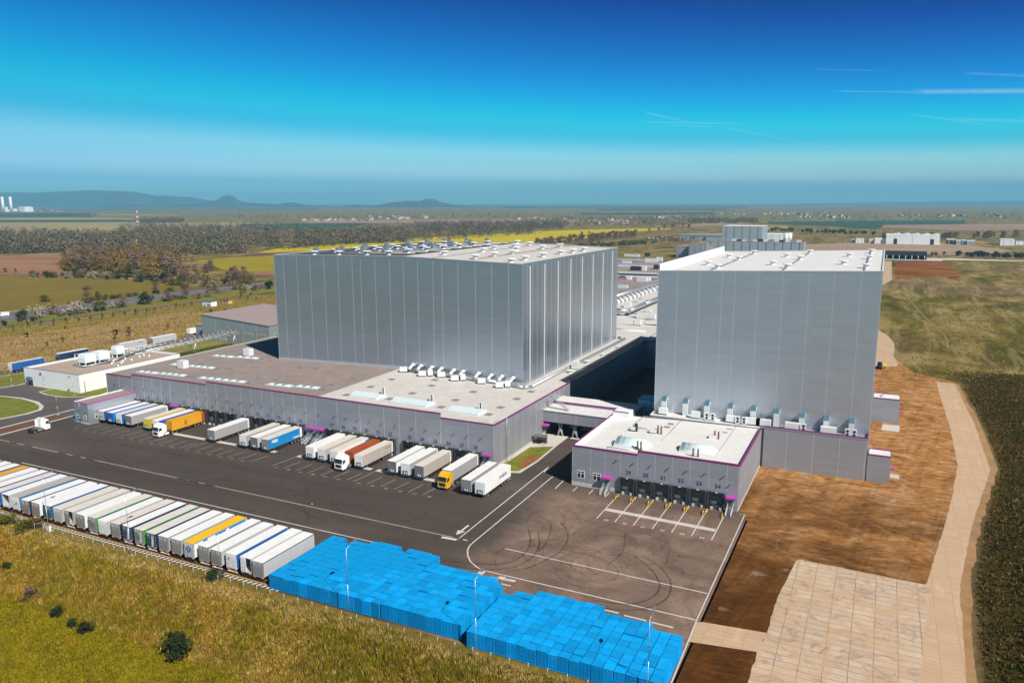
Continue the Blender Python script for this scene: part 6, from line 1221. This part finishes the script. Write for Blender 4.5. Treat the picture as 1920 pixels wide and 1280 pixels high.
def trailer(x, y, rz, label, group, side='grey', roof='white', rear='mid', front='white', z=0.0, open_='', rail=None, conn=True, lside=None, mark=None):
    o = thing('semi_trailer', label, 'trailer', (x, y, z), rz, group); c = C
    link('frame', cached('frame', f_floor, [C['lgrey']]), o)
    for s in (-1, 1): link('curtain', cached('curtain%d' % s, lambda: f_curtain(s), [c[(lside or side) if s < 0 else side]]), o)
    link('top_rail', cached('top_rail', f_rail, [c[rail or side]]), o); link('roof', cached('roof', f_roof, [c[roof]]), o); link('front_wall', cached('front_wall', f_front, [c[front]]), o)
    for s in (-1, 1):
        if open_ == 'all' or (open_ == 'half' and s > 0): continue
        link('rear_door', cached('rear_door%d' % s, lambda: f_leaf(s), [c[rear], STEEL]), o)
    link('chassis', cached('chassis', f_chassis, [FRAME]), o); link('underrun_bar', cached('underrun_bar', f_bumper, [C['white'] if len(label) % 2 else FRAME]), o)
    for s in (-1, 1):
        link('tail_lamp', cached('tail_lamp%d' % s, lambda: f_lamp(s), [ORANGE]), o); link('landing_leg', cached('landing_leg%d' % s, lambda: f_leg(s), [STEEL]), o)
        for k in (-5, -3.7, -2.4): link('wheel', cached('wheel%d%.1f' % (s, k), lambda: f_wheel(s, k), [RUBBER, RIM]), o)
    if conn: link('connector_panel', cached('connector_panel', f_conn, [C['dgrey'], C['white']]), o)
    return o
def container(x, y, rz, label, group, colr, z=0.0):
    o = thing('container_trailer', label, 'trailer', (x, y, z), rz, group); link('container', cached('container', f_cont, [C[colr]]), o)
    link('chassis', cached('chassis', f_chassis, [FRAME]), o)
    for s in (-1, 1):
        link('landing_leg', cached('landing_leg%d' % s, lambda: f_leg(s), [STEEL])  , o)
        for k in (-5, -3.7, -2.4): link('wheel', cached('wheel%d%.1f' % (s, k), lambda: f_wheel(s, k), [RUBBER, RIM]), o)
    return o
PI = math.pi
def side_text(o, body, size, mat, y, z, s=1, name='lettering', spacing=1.0, rot2=0.0):
    t_ = link(name, text_mesh(body, size, mat, 0.01, spacing), o); t_.location = (1.29*s, y, z); t_.rotation_euler = (rad(90), rot2, rad(90)*s); return t_
def rear_text(o, body, size, mat, x, z, rot=0.0, name='lettering'):
    t_ = link(name, text_mesh(body, size, mat, 0.01), o); t_.location = (x, -6.89, z); t_.rotation_euler = (rad(90), -rot, 0); return t_
def front_text(o, body, size, mat, x, z):
    t_ = link('lettering', text_mesh(body, size, mat, 0.01), o); t_.location = (x, 6.87, z); t_.rotation_euler = (rad(90), 0, PI); return t_
WTXT = M('white lettering', (0.8, 0.82, 0.84), .5); DTXT = M('dark lettering', (0.03, 0.05, 0.07), .5); BTXT = M('blue lettering', (0.02, 0.18, 0.42), .5); RTXT = M('red emblem', (0.6, 0.02, 0.03), .5)
# the long row along the fence: rear doors face the bank
gR = 'trailers parked in the row along the fence'
row = [(-95.2, 'lgrey', 'white', 'mid', '', 'black', 'light grey curtain trailer with dark top stripe, next to the blue stacks'),
 (-98.3, 'lgrey', 'white', 'white', 'half', None, 'white roofed trailer with rear standing half open, second from the blue stacks'),
 (-101.9, 'blue', 'white', 'white', '', None, 'trailer with royal blue curtain and dirty white doors carrying a small emblem'),
 (-105.5, 'lgrey', 'white', 'taupe', '', None, 'white roofed trailer with dirty brown grey doors behind the thin fence pole'),
 (-108.9, 'lgrey', 'white', 'mid', '', 'black', 'trailer with grey doors and black stripe beside the yellow roofed one'),
 (-112.6, 'white', 'yellow', 'lgrey', '', 'azure', 'yellow roofed trailer with blue diamond emblem on its rear doors'),
 (-116.0, 'grey', 'white', 'mid', '', None, 'grey doored trailer standing directly beside the yellow roofed one'),
 (-119.3, 'grey', 'white', 'mid', '', None, 'grey doored trailer between a navy trailer and its twin'),
 (-122.7, 'navy', 'cream', 'navy', '', None, 'navy lettered trailer with beige roof'),
 (-126.2, 'dgreen', 'cream', 'mid', '', None, 'green sided trailer standing between the two navy lettered ones'),
 (-129.8, 'navy', 'white', 'navy', '', None, 'navy lettered trailer with cream white roof by the second lamp post'),
 (-133.0, 'black', 'cream', 'mid', '', None, 'grey doored trailer with black curtain and light grey roof'),
 (-136.5, 'lgrey', 'white', 'white', '', None, 'trailer with plain white rear doors and white roof'),
 (-140.0, 'dgreen', 'cream', 'mid', '', None, 'green sided trailer beside the plain white doored one'),
 (-143.6, 'white', 'white', 'taupe', '', None, 'white sided trailer with brownish grey doors left of the green one'),
 (-147.3, 'grey', 'cream', 'taupe', 'half', None, 'grey trailer with one rear door open on a dark inside'),
 (-150.8, 'beige', 'cream', 'lgrey', '', None, 'cream roofed trailer with pale scuffed doors'),
 (-154.4, 'blue', 'white', 'teal', '', None, 'blue sided trailer with dark teal doors at the first lamp post'),
 (-158.1, 'white', 'white', 'taupe', '', None, 'white trailer with taupe doors next to a navy sided one'),
 (-161.4, 'navy', 'white', 'taupe', '', None, 'navy sided trailer with white roof and taupe doors'),
 (-165.2, 'azure', 'beige', 'white', '', 'teal', 'beige roofed trailer with blue arrow emblem on white doors'),
 (-168.7, 'lgrey', 'white', 'white', 'all', None, 'white trailer with its rear fully open and dark inside'),
 (-172.2, 'blue', 'cream', 'azure', '', None, 'blue trailer with pale roof beside the fully open one'),
 (-175.6, 'navy', 'white', 'navy', '', None, 'white roofed trailer with navy side cut by the picture edge'),
 (-179.5, 'lgrey', 'white', 'mid', '', None, 'white roofed grey sided trailer beside the orange roofed one'),
 (-182.7, 'azure', 'orange', 'orange', '', 'blue', 'orange roofed trailer far along the row'),
 (-186.3, 'navy', 'white', 'navy', '', None, 'white roofed trailer with dark blue side beyond the orange roofed one'),
 (-190.0, 'lgrey', 'white', 'mid', '', None, 'plain white roofed trailer last but one of the row'),
 (-193.6, 'teal', 'cream', 'teal', '', None, 'cream roofed teal trailer, last visible corner of the row')]
for i, (xr, side, roof, rear, op, rail, lab) in enumerate(row):
    o = trailer(xr-1.28, 101.75+U(-.2, .2), 0, lab, gR, side, roof, rear, 'white', 0.02, op, rail)
    if 'navy lettered' in lab: rear_text(o, 'PEMA', .85, WTXT, .55, 2.4, rad(90))
    if 'green sided' in lab:
        for k, (z0, w_) in enumerate(((3.0, .5), (2.65, 1.5), (2.3, 1.3), (2.05, 1.6))): mb = MB(); mb.box(-.9, -6.9, z0, -.9+w_, -6.885, z0+(.35 if k == 0 else .1)); mb.build('lettering', [C['dgreen'], C['dgrey']][k > 0], o)
        mb = MB(); mb.box(1.262, -6.82, 1.2, 1.29, -5.6, 3.75); mb.build('curtain_edge', C['green'], o)
    if 'diamond' in lab:
        mb = MB(); mb.face([(0, -6.9, 2.0), (.75, -6.9, 2.75), (0, -6.9, 3.5), (-.75, -6.9, 2.75)]); mb.build('emblem', BTXT, o); rear_text(o, 'E', .85, C['lgrey'], 0.02, 2.75, rad(45)).location.y = -6.91
        for y0, y1 in ((-4.5, -3.4), (-1.5, 1.2), (2.0, 6.4)): mb = MB(); mb.box(1.272, y0, 3.1, 1.29, y1, 3.75); mb.build('lettering', C['azure'], o)
    if 'arrow' in lab: mb = MB(); mb.face([(-.6, -6.9, 1.9), (.45, -6.9, 3.0), (.55, -6.9, 2.1), (.3, -6.9, 2.45)]); mb.build('emblem', C['azure'], o)
    if 'small emblem' in lab: rear_text(o, 'O', .5, DTXT, -.5, 3.0)
# trailers backed onto the docks: fronts face the yard
gD = 'trailers backed onto the dock wall'
def at_dock(n_, lab, **k): return trailer(DOCKS[n_]+k.pop('dx', 0.0), 158.15+k.pop('dy', 0.0), PI, lab, gD, z=k.pop('z', -.58), **k)
for n_, lab, kw in [(1, 'white fronted blue sided trailer beside the grey dock office', dict(side='blue', lside='blue', front='lgrey')), (2, 'bright blue trailer with blue front and white roof, second from the dock office', dict(side='azure', front='blue')),
        (3, 'white fronted trailer with red emblem and blue side before a grey one', dict(side='blue', front='white', roof='cream')), (4, 'grey trailer with grey front at the end of the first docked four', dict(side='grey', front='dgrey', rail='white')),
        (5, 'lime yellow fronted trailer with golden top edge', dict(side='gold', front='lime', roof='cream')), (6, 'white fronted trailer with red emblem beside the yellow container', dict(side='blue', front='white')),
        (11, 'lone grey trailer with white roof at the wall between empty docks', dict(side='grey', front='mid', rail='white')), (14, 'white fronted grey sided trailer, farthest of the three by the stairs', dict(side='grey', front='white', roof='cream')), (15, 'grey fronted trailer between a white fronted one and a bright blue one', dict(side='lgrey', front='dgrey')),
        (16, 'bright blue curtain trailer with white logo beside the steel stairs', dict(side='azure', front='mid', roof='cream')), (18, 'white trailer nearest the steel stairs on the other side', dict(side='white', front='white')), (19, 'white fronted trailer with brownish grey curtain', dict(side='beige', front='white', roof='cream')),
        (20, 'white trailer with blue rear corner next to the rust red container', dict(side='white', front='white', roof='cream')), (22, 'beige curtain trailer with ribbed white front beside the rust red container', dict(side='beige', front='white', roof='cream')), (24, 'white trailer with grey front, first of the three by the yellow truck', dict(side='white', front='dgrey', rail='black')),
        (25, 'white fronted grey curtain trailer, middle of the three by the yellow truck', dict(side='grey', front='white')), (26, 'beige grey curtain trailer with dark grey front near the yellow truck', dict(side='beige', front='dgrey', roof='cream')), (28, 'grey curtain trailer coupled behind the yellow truck', dict(side='grey', front='lgrey', conn=False, z=-.4))]:
    o = at_dock(n_, lab, **kw)
    if 'red emblem' in lab or n_ == 1: mb = MB(); mb.tube((.35, 6.85, 2.2), (.35, 6.88, 2.2), .28, n=10); mb.box(.2, 6.85, 1.7, .5, 6.88, 2.2); mb.build('emblem', RTXT, o)
    if n_ == 16:
        side_text(o, '=AB=', 1.0, WTXT, 4.2, 3.0, -1); 
        for z0, y0, y1 in ((1.85, -6.4, -2.6), (1.6, -6.4, -3.4)): mb = MB(); mb.box(-1.29, y0, z0, -1.28, y1, z0+.14); mb.build('lettering', WTXT, o)
        for ch in list(o.children):
            if ch.name.startswith('lettering') and ch.data.name.startswith('lettering') and ch.location.length > .1: bpy.data.objects.remove(ch)
        for z0, y0, y1 in ((3.15, 3.1, 5.3), (2.85, 3.3, 5.5), (2.6, 3.0, 4.9)): mb = MB(); mb.prism([(y0, z0), (y1, z0), (y1+.25, z0+.2), (y0+.25, z0+.2)], -1.295, -1.28); mb.build('emblem', WTXT, o)
        mb = MB(); mb.box(-1.29, -6.66, 1.2, -1.274, -5.7, 3.78); mb.build('curtain_edge', C['white'], o)
    if n_ == 20: mb = MB(); mb.prism([(-6.6, 1.9), (-6.6, 3.7), (-5.2, 3.7), (-4.6, 1.9)], -1.295, -1.276); mb.build('emblem', C['azure'], o)
    if n_ in (4, 11, 16, 22, 25, 26, 28): mb = MB(); mb.box(-1.292, -6.66, 1.2, -1.276, -6.05, 3.8); mb.box(1.276, -6.66, 1.2, 1.292, -6.05, 3.8); mb.build('curtain_edge', C['white'], o)
    if n_ == 22: side_text(o, 'trans', .8, DTXT, -4.4, 3.1, -1).scale = (1.6, .6, 1)
trailer(-82.95, 153.45, PI, 'grey trailer with black stripe beside the white lettered trailer', gD, 'grey', 'white', 'mid', 'mid', 0.02, '', 'black')
o = trailer(-79.3, 153.35, PI, 'all white trailer with dark lettering, standing clear of the wall by the lawn', gD, 'white', 'white', 'white', 'white', 0.02)
side_text(o, 'ANEXIA', 1.15, DTXT, -2.6, 2.75, -1); mb = MB(); mb.prism([(-3.05, 2.3), (-2.85, 2.3), (-2.35, 3.2), (-2.55, 3.2)], -1.305, -1.3); mb.build('lettering_stroke', C['azure'], o); mb = MB(); mb.box(-1.29, -1.5, 1.75, -1.278, 1.6, 1.83); mb.build('lettering', C['lgrey'], o)
o = container(DOCKS[7], 158.6, PI, 'yellow shipping container on a chassis behind the white truck', gD, 'orange', -.58); 
for k, s_ in (('m', 2.75), ('s', 2.35), ('c', 2.0)): pass
side_text(o, 'MSC', .1, DTXT, 1.0, 2.6, -1).location.z = -50 if False else 2.6
for ch in list(o.children):
    if ch.name.startswith('lettering'): bpy.data.objects.remove(ch)
for tx, yy, zz in (('m', 1.0, 2.95), ('sc', 1.0, 2.2)): t_ = side_text(o, tx, 1.25, DTXT, yy, zz, -1, spacing=.85); t_.scale = (1.05, .85, 1); t_.location.x = -1.25
mb = MB(); mb.box(-1.22, -.6, .5, -1.16, .6, 1.0); mb.build('side_plate', RTXT, o); mb = MB(); mb.box(-1.235, -6.13, 1.2, 1.235, -5.0, 3.99); mb.build('end_panel', C['rust'], o)
container(DOCKS[21], 158.6, PI, 'rust red shipping container behind the second white truck', gD, 'rust', -.58)
# trailers behind the white plant building
gB = 'trailers waiting behind the plant building'
trailer(-310.9, 188.6, 0, 'blue curtain trailer on the back road beside the white plant building', gB, 'blue', 'cream', 'white', 'white', .02); trailer(-312.6, 209.5, 0, 'dark navy trailer half hidden behind the cooling units', gB, 'navy', 'white', 'navy', 'white', .02)
o = trailer(-309.5, 236.5, 0, 'grey trailer with small lettering behind the pipe bridge', gB, 'lgrey', 'white', 'mid', 'white', .02); side_text(o, 'logistik', .8, BTXT, 3.6, 3.2, 1); trailer(-309.2, 253.2, 0, 'plain grey trailer farthest along the back road', gB, 'lgrey', 'white', 'mid', 'white', .02)
mb = MB(); o = thing('box_van', 'white box van parked by the grey hall', 'van', (G(361, 626).x, G(361, 626).y, .02)); MB().box(-1.1, -2.6, .5, 1.1, 1.6, 3.1).build('cargo_box', WHITE, o); MB().prism([(1.65, .5), (3.2, .5), (3.2, 1.3), (2.5, 2.2), (1.65, 2.2)], -1, 1).build('cab', WHITE, o)
# ---------------------------------------------------------------- tractor units
TYRES = [RUBBER, RIM]
def tractor(x, y, rz, label, paint, z=0.02, sleeper=True, rear=True):
    o = thing('tractor_unit', label, 'truck', (x, y, z), rz, 'tractor units'); top = 3.95
    prof = [(2.62, .38), (2.72, .5), (2.74, 1.75), (2.68, 1.95), (2.38, 3.05), (2.18, 3.3), (1.5, 3.78), (.95, top), (.42, top), (.36, 3.7), (.36, .95), (.62, .95), (.85, .55), (1.0, .38)]
    mb = MB(); mb.prism(prof, -1.24, 1.24); mb.build('cab', paint, o, bevel=.06)
    mb = MB(); mb.face([(-1.12, 2.705, 1.98), (1.12, 2.705, 1.98), (1.05, 2.43, 2.98), (-1.05, 2.43, 2.98)]); mb.build('windscreen', GLASS, o)
    mb = MB(); mb.prism([(2.5, 2.98), (2.75, 2.9), (2.7, 2.98), (2.45, 3.08)], -1.1, 1.1); mb.build('sun_visor', GLASS, o)
    for s in (-1, 1):
        mb = MB(); xx = 1.25*s; mb.face([(xx, 1.45, 2.05), (xx, 2.42, 2.05), (xx, 2.2, 2.85), (xx, 1.5, 2.85)]); mb.build('side_window', GLASS, o)
        mb = MB(); mb.box(min(s*1.28, s*1.5), 2.35, 2.0, max(s*1.28, s*1.5), 2.48, 2.8); mb.build('mirror', DARK, o)
        mb = MB(); mb.box(min(s*.75, s*1.15), 2.7, .62, max(s*.75, s*1.15), 2.78, .85); mb.build('headlamp', M('lamp glass', (0.6, 0.62, 0.62), .15), o)
        mb = MB(); mb.box(min(s*.72, s*1.22), -1.0, .38, max(s*.72, s*1.22), .4, .95); mb.build('side_skirt', paint if not sleeper else STEEL, o, bevel=.04)
        link('wheel', cached('front_wheel%d' % s, lambda: f_wheel(s, 1.55, .5, .36), TYRES), o); link('wheel', cached('drive_wheel%d' % s, lambda: f_wheel(s, -2.1, .5, .6), TYRES), o)
        mb = MB(); mb.prism([(-2.75, .75), (-2.5, 1.12), (-1.7, 1.12), (-1.45, .75), (-1.6, 1.05), (-2.6, 1.05)], min(s*.72, s*1.24), max(s*.72, s*1.24)); mb.build('mudguard', DARK, o)
        mb = MB(); mb.prism([(.36, 1.3), (.36, 3.6), (-.25, 3.45), (-.25, 1.3)], min(s*1.2, s*1.24), max(s*1.2, s*1.24)); mb.build('side_fairing', paint, o)
    mb = MB(); mb.box(-.85, 2.735, .95, .85, 2.765, 1.75, 0); 
    for k in range(5): mb.box(-.85, 2.765, 1.0+.15*k, .85, 2.78, 1.06+.15*k, 1)
    mb.build('grille', [BLACK, DARK], o)
    mb = MB(); mb.box(-1.2, 2.68, .35, 1.2, 2.78, .6); mb.build('bumper', DARK, o)
    mb = MB(); mb.box(-.45, -2.9, .75, -.3, .6, .98); mb.box(.3, -2.9, .75, .45, .6, .98); mb.box(-.5, -2.95, .7, .5, -2.8, .95); mb.tube((-.9, -2.1, .5), (.9, -2.1, .5), .12, n=6); mb.build('chassis', FRAME, o)
    mb = MB(); mb.tube((0, -2.0, 1.0), (0, -2.0, 1.12), .5, n=12); mb.build('fifth_wheel', DARK, o); mb = MB(); mb.box(-.3, 1.2, top-.35, .3, 1.45, top-.05); mb.build('roof_lamp', M('cab beacon', (0.7, 0.6, 0.4), .4), o)
    return o
tractor(-187.2, 150.7, PI, 'white tractor unit pulling the yellow container away from the docks', WHITE, -.5, False)
tractor(DOCKS[21], 150.9, PI, 'white tractor unit standing before the rust red container', WHITE, -.4)
tractor(DOCKS[28]+.4, 151.0, PI, 'yellow tractor unit coupled to a grey trailer', V('yellow cab paint', (0.72, 0.40, 0.005), rough=.3, dirt=.1), -.3)
tractor(-222.7, 136.4, rad(0), 'white tractor unit without trailer, driving alone at the yard edge', WHITE)
# ---------------------------------------------------------------- blue pallet stacks
PB = M('blue plastic pallets', (0.0, 0.30, 0.70), .6, 0, .12, .7, rnd=.18, spec=.12, dirt=((0.05, 0.25, 0.42), .5)); PBD = M('blue plastic darkened as slot shade', (0.0, 0.07, 0.22), .5, 0, .1, 1)  # second blue: same plastic coloured darker to paint in the slot shade
def stack_mesh(n_, seed):
    rnd = random.Random(seed); mb = MB(); hh = 2.66/15
    for i in range(n_):
        ox, oy = rnd.uniform(-.025, .025), rnd.uniform(-.025, .025); z = i*hh
        mb.box(-.79+ox, -.765+oy, z+hh*.62, .79+ox, .765+oy, z+hh*.98, 0)
        for a in (-.66, 0, .66):
            for q in (-.62, .62): mb.box(a-.1+ox, q-.1+oy, z, a+.1+ox, q+.1+oy, z+hh*.62, 0)
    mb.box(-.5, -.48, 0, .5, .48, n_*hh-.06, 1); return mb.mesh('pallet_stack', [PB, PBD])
SM = [stack_mesh(n_, n_*7+k) for n_, k in ((15, 0), (15, 1), (15, 2), (14, 3), (16, 4))]
blocks = [(-93.25, 14, 94.0, [11, 11, 10, 11, 11, 12, 12, 12, 12, 11, 12, 12, 12, 12], 'the block beside the parked trailers', 0), (-69.55, 9, 94.15, [10, 10, 10, 10, 10, 10, 10, 10, 9], 'the middle block', 1), (-53.1, 18, 93.2, [8, 9, 9, 10, 10, 10, 10, 10, 10, 10, 9, 9, 9, 9, 9, 8, 8, 8], 'the largest block beside the lane', 2)]
st_ = []
for bx, nc, by, rows_, lab, bi in blocks:
    for i in range(nc):
        for j in range(rows_[i]):
            x, y = bx+.83+1.68*i, by+.80+1.61*j
            if bi == 2 and i >= 16 and j >= rows_[i]: continue
            st_.append((math.hypot(x, y), x+U(-.03, .03), y+U(-.03, .03), lab, bi, random.choices(range(5), (4, 4, 4, .9, .5))[0], j == 0))
st_.sort(key=lambda a: a[0])
edge = {0: 'blue pallet stack in the front face of the block beside the parked trailers', 1: 'blue pallet stack in the front face of the middle block', 2: 'blue pallet stack in the front face of the largest block'}
inn = {0: 'blue pallet stack inside the block beside the parked trailers', 1: 'blue pallet stack inside the middle block', 2: 'blue pallet stack inside the largest block'}
rest = MB()
for k, (d_, x, y, lab, bi, mi, fr) in enumerate(st_):
    if k < 300:
        o = link('pallet_stack', SM[mi]); o.location = (x, y, .03); o.rotation_euler.z = U(-.02, .02); tag(o, edge[bi] if fr else inn[bi], 'pallet stack', ('front pallet stacks of ' if fr else 'inner pallet stacks of ')+lab)
    else:
        me = SM[mi]; b0 = len(rest.v); rest.v.extend([(x+v.co.x, y+v.co.y, .03+v.co.z) for v in me.vertices])
        for p_ in me.polygons: rest.f.append(tuple(b0+i for i in p_.vertices)); rest.m.append(p_.material_index); rest.sm.append(False)
stuff(rest.build('pallet_stack_mass', [PB, PBD]), 'the farther blue pallet stacks toward the middle of the yard', 'pallet stacks')
# ---------------------------------------------------------------- lamp posts, fence, wheel guides and small things
def lamp_post(x, y, H_, rz, label, group='lamp posts', arm=2.0, z=0.0, r=.06):
    o = thing('lamp_post', label, 'lamp post', (x, y, z), rz, group); mb = MB(); mb.tube((0, 0, 0), (0, 0, H_*.5), r, r*.85, 8); mb.tube((0, 0, H_*.5), (0, 0, H_), r*.75, r*.6, 8); mb.build('pole', STEEL, o)
    mb = MB(); mb.box(-.3, -.3, -.3, .3, .3, .25); mb.build('base', CONC, o); mb = MB(); mb.tube((0, 0, H_), (0, arm, H_+.45), r*.5, n=6); mb.build('arm', STEEL, o); mb = MB(); mb.prism([(arm-.1, H_+.4), (arm+.8, H_+.55), (arm+.8, H_+.65), (arm+.2, H_+.62)], -.22, .22); mb.build('lamp_head', GREYD, o); return o
for (px_, py_, lab) in ((93.8, 997.5, 'tall lamp post at the fence near the blue sided trailer'), (248, 1041, 'tall lamp post at the fence in front of the navy lettered trailer'), (655, 1159, 'tall lamp post in front of the block beside the parked trailers'), (891, 1229, 'tall lamp post in front of the middle pallet block'), (1217, 1308, 'tall lamp post at the end of the largest pallet block')):
    g = G(px_, py_); lamp_post(g.x, 92.0 if px_ < 1000 else 92.4, 12.2, 0, lab, 'tall lamp posts along the fence')
for px_, py_, hh, lab in ((108.7, 777.5, 6.0, 'short lamp post on the brown strip by the back road'), (22.5, 722.5, 6.0, 'short lamp post on the lawn at the edge of the picture'), (139, 741, 6.0, 'short lamp post on the grass before the white plant wall'), (84, 727, 5.0, 'short lamp post near the entrance of the white plant building')):
    g = G(px_, py_); lamp_post(g.x, g.y, hh, rad(90), lab, 'short lamp posts by the back road', 1.4, r=.06)
g = G(415, 1093); tag(MB().tube((0, 0, 0), (0, 0, 9.5), .06, .045, 6).build('thin_pole', STEEL), 'thin bare pole at the fence among brushwood', 'pole').location = (g.x, g.y, 0)
fe = thing('fence', 'low grey wire fence along the top of the grassy bank', 'fence', (-100, 91.0, 0))
for i in range(54):
    x = -184+3.03*i; mb = MB(); z0 = h(x, 90.9); mb.tube((x, 90.9, z0-.2), (x, 90.9, z0+1.95), .035, n=5); mb.tube((x, 90.9, z0+1.95), (x, 90.75, z0+2.2), .03, n=4); mb.build('post', STEEL, fe, True)
mb = MB()
for zz in (.15, .7, 1.2, 1.6, 1.95): mb.tube((-184, 90.9, zz), (-23.5, 90.9, zz), .011, n=3, caps=False)
mb.build('fence_wire', STEEL, fe, True)
for i in range(7):
    for s in (-1, 1):
        if (i == 0 and s < 0) or (i == 6 and s > 0): continue
        x = -51.4+4.07*i+s*.42; o = MB().path([(0, .1, 0), (0, .05, .4), (0, -.2, .52), (0, -1.25, .52), (0, -1.5, .38), (0, -1.55, 0)], .1, 7).build('wheel_guide', YEL); o.location = (x, 160.9, .02); o.rotation_euler.z = -s*.12
        tag(o, 'yellow steel wheel guide standing beside a white bay line before the dock doors', 'wheel guide', 'yellow wheel guides at the small dock block')
g = G(585, 948); o = thing('traffic_cone', 'red and white traffic cone on the worn yard line', 'traffic cone', (g.x, g.y, .03)); MB().tube((0, 0, .04), (0, 0, .8), .2, .04, 10).build('cone', RTXT, o); MB().tube((0, 0, .38), (0, 0, .55), .135, .1, 10).build('band', WHITE, o); MB().box(-.25, -.25, 0, .25, .25, .04).build('base', BLACK, o)
g = G(98.5, 993); o = thing('electric_cabinet', 'small white electric cabinet at the foot of a lamp post', 'cabinet', (g.x, 92.4, 0)); MB().box(-.5, -.25, 0, .5, .25, 1.4).build('body', WHITE, o); MB().box(-.55, -.3, 1.4, .55, .3, 1.5).build('roof', STEEL, o); MB().box(-.4, -.27, .2, .4, -.25, 1.3).build('door', AHU, o)
g = G(1651, 690); o = thing('site_dumper', 'small yellow works machine half hidden behind the tall block', 'dumper', (g.x+.4, g.y, .05), rad(-20)); MB().prism([(-1.6, .8), (1.4, .8), (1.8, 2.0), (-1.8, 2.0)], -1, 1).build('skip', YEL, o); MB().box(-.8, -3.2, .8, .8, -1.7, 1.7).build('body', M('blue machine paint', (0.02, 0.06, 0.16), .4), o)
mb = MB(); mb.box(-.7, -2.9, 1.7, .7, -1.8, 2.9); mb.build('cab', GLASS, o)
for s in (-1, 1):
    for y in (-2.5, .5): MB().tube((s*.85-.2, y, .5), (s*.85+.2, y, .5), .5, n=10).build('wheel', RUBBER, o)
# cars on the motorway and in the far car park
def f_car(m_): mb = MB(); mb.prism([(-2.2, .35), (2.2, .35), (2.2, .8), (1.2, .95), (.6, 1.45), (-1.3, 1.45), (-2.0, .95), (-2.2, .9)], -.88, .88); return mb
def car(x, y, rz, paint, lab, grp, s=1.0):
    o = thing('car', lab, 'car', (x, y, .28), rz, grp); o.scale = (s, s, s); link('body', cached('car_body', lambda: f_car(0), [paint]), o)
    mb = lambda: MB().prism([(-1.75, .98), (1.0, .98), (.55, 1.38), (-1.25, 1.38)], -.9, .9); link('window', cached('car_window', mb, [GLASS]), o)
    for s_ in (-1, 1):
        for y_ in (-1.35, 1.35): link('wheel', cached('car_wheel%d%.1f' % (s_, y_), lambda: MB().tube((s_*.8-.1, y_, .32), (s_*.8+.1, y_, .32), .32, n=8), [RUBBER]), o)
CPT = [M('dark car paint', (0.02, 0.025, 0.03), .25), M('teal car paint', (0.03, 0.10, 0.12), .25), M('white car paint', (0.7, 0.71, 0.72), .3), M('silver car paint', (0.38, 0.4, 0.42), .25, .4), M('red car paint', (0.35, 0.02, 0.02), .3), M('blue car paint', (0.03, 0.08, 0.25), .3)]
for px_, py_, ci, lab in ((166, 568.5, 0, 'dark car on the motorway between bushes'), (284, 558.5, 1, 'teal car on the motorway above the dark bush')): g = G(px_, py_); car(g.x, g.y, rad(150), CPT[ci], lab, 'cars on the motorway')
g = G(7, 593.5); o = thing('delivery_van', 'white delivery van on the near motorway lane, cut by the picture edge', 'van', (g.x, g.y, .25), rad(148)); MB().prism([(-2.9, .4), (2.9, .4), (2.9, 1.1), (2.1, 1.4), (1.4, 2.4), (-2.9, 2.4)], -1, 1).build('body', WHITE, o); MB().prism([(1.0, 1.45), (2.0, 1.45), (1.45, 2.2), (1.0, 2.2)], -1.02, 1.02).build('window', GLASS, o)
for s in (-1, 1):
    for y in (-1.8, 1.8): MB().tube((s*.9-.1, y, .35), (s*.9+.1, y, .35), .35, n=8).build('wheel', RUBBER, o)
for i in range(40):
    u = random.random(); g = G(1212+u*60, 449.5-u*4+random.choice((-2.0, -.7, .6))); car(g.x, g.y, rad(62)+(PI if i % 2 else 0), random.choice(CPT), 'small parked car in the car park of the far plant', 'cars parked at the far plant', 1.15)
sc.cycles.transparent_max_bounces = 32; sc.cycles.volume_bounces = 0; sc.cycles.max_bounces = 6; sc.cycles.diffuse_bounces = 3; sc.cycles.glossy_bounces = 3; sc.cycles.caustics_reflective = False
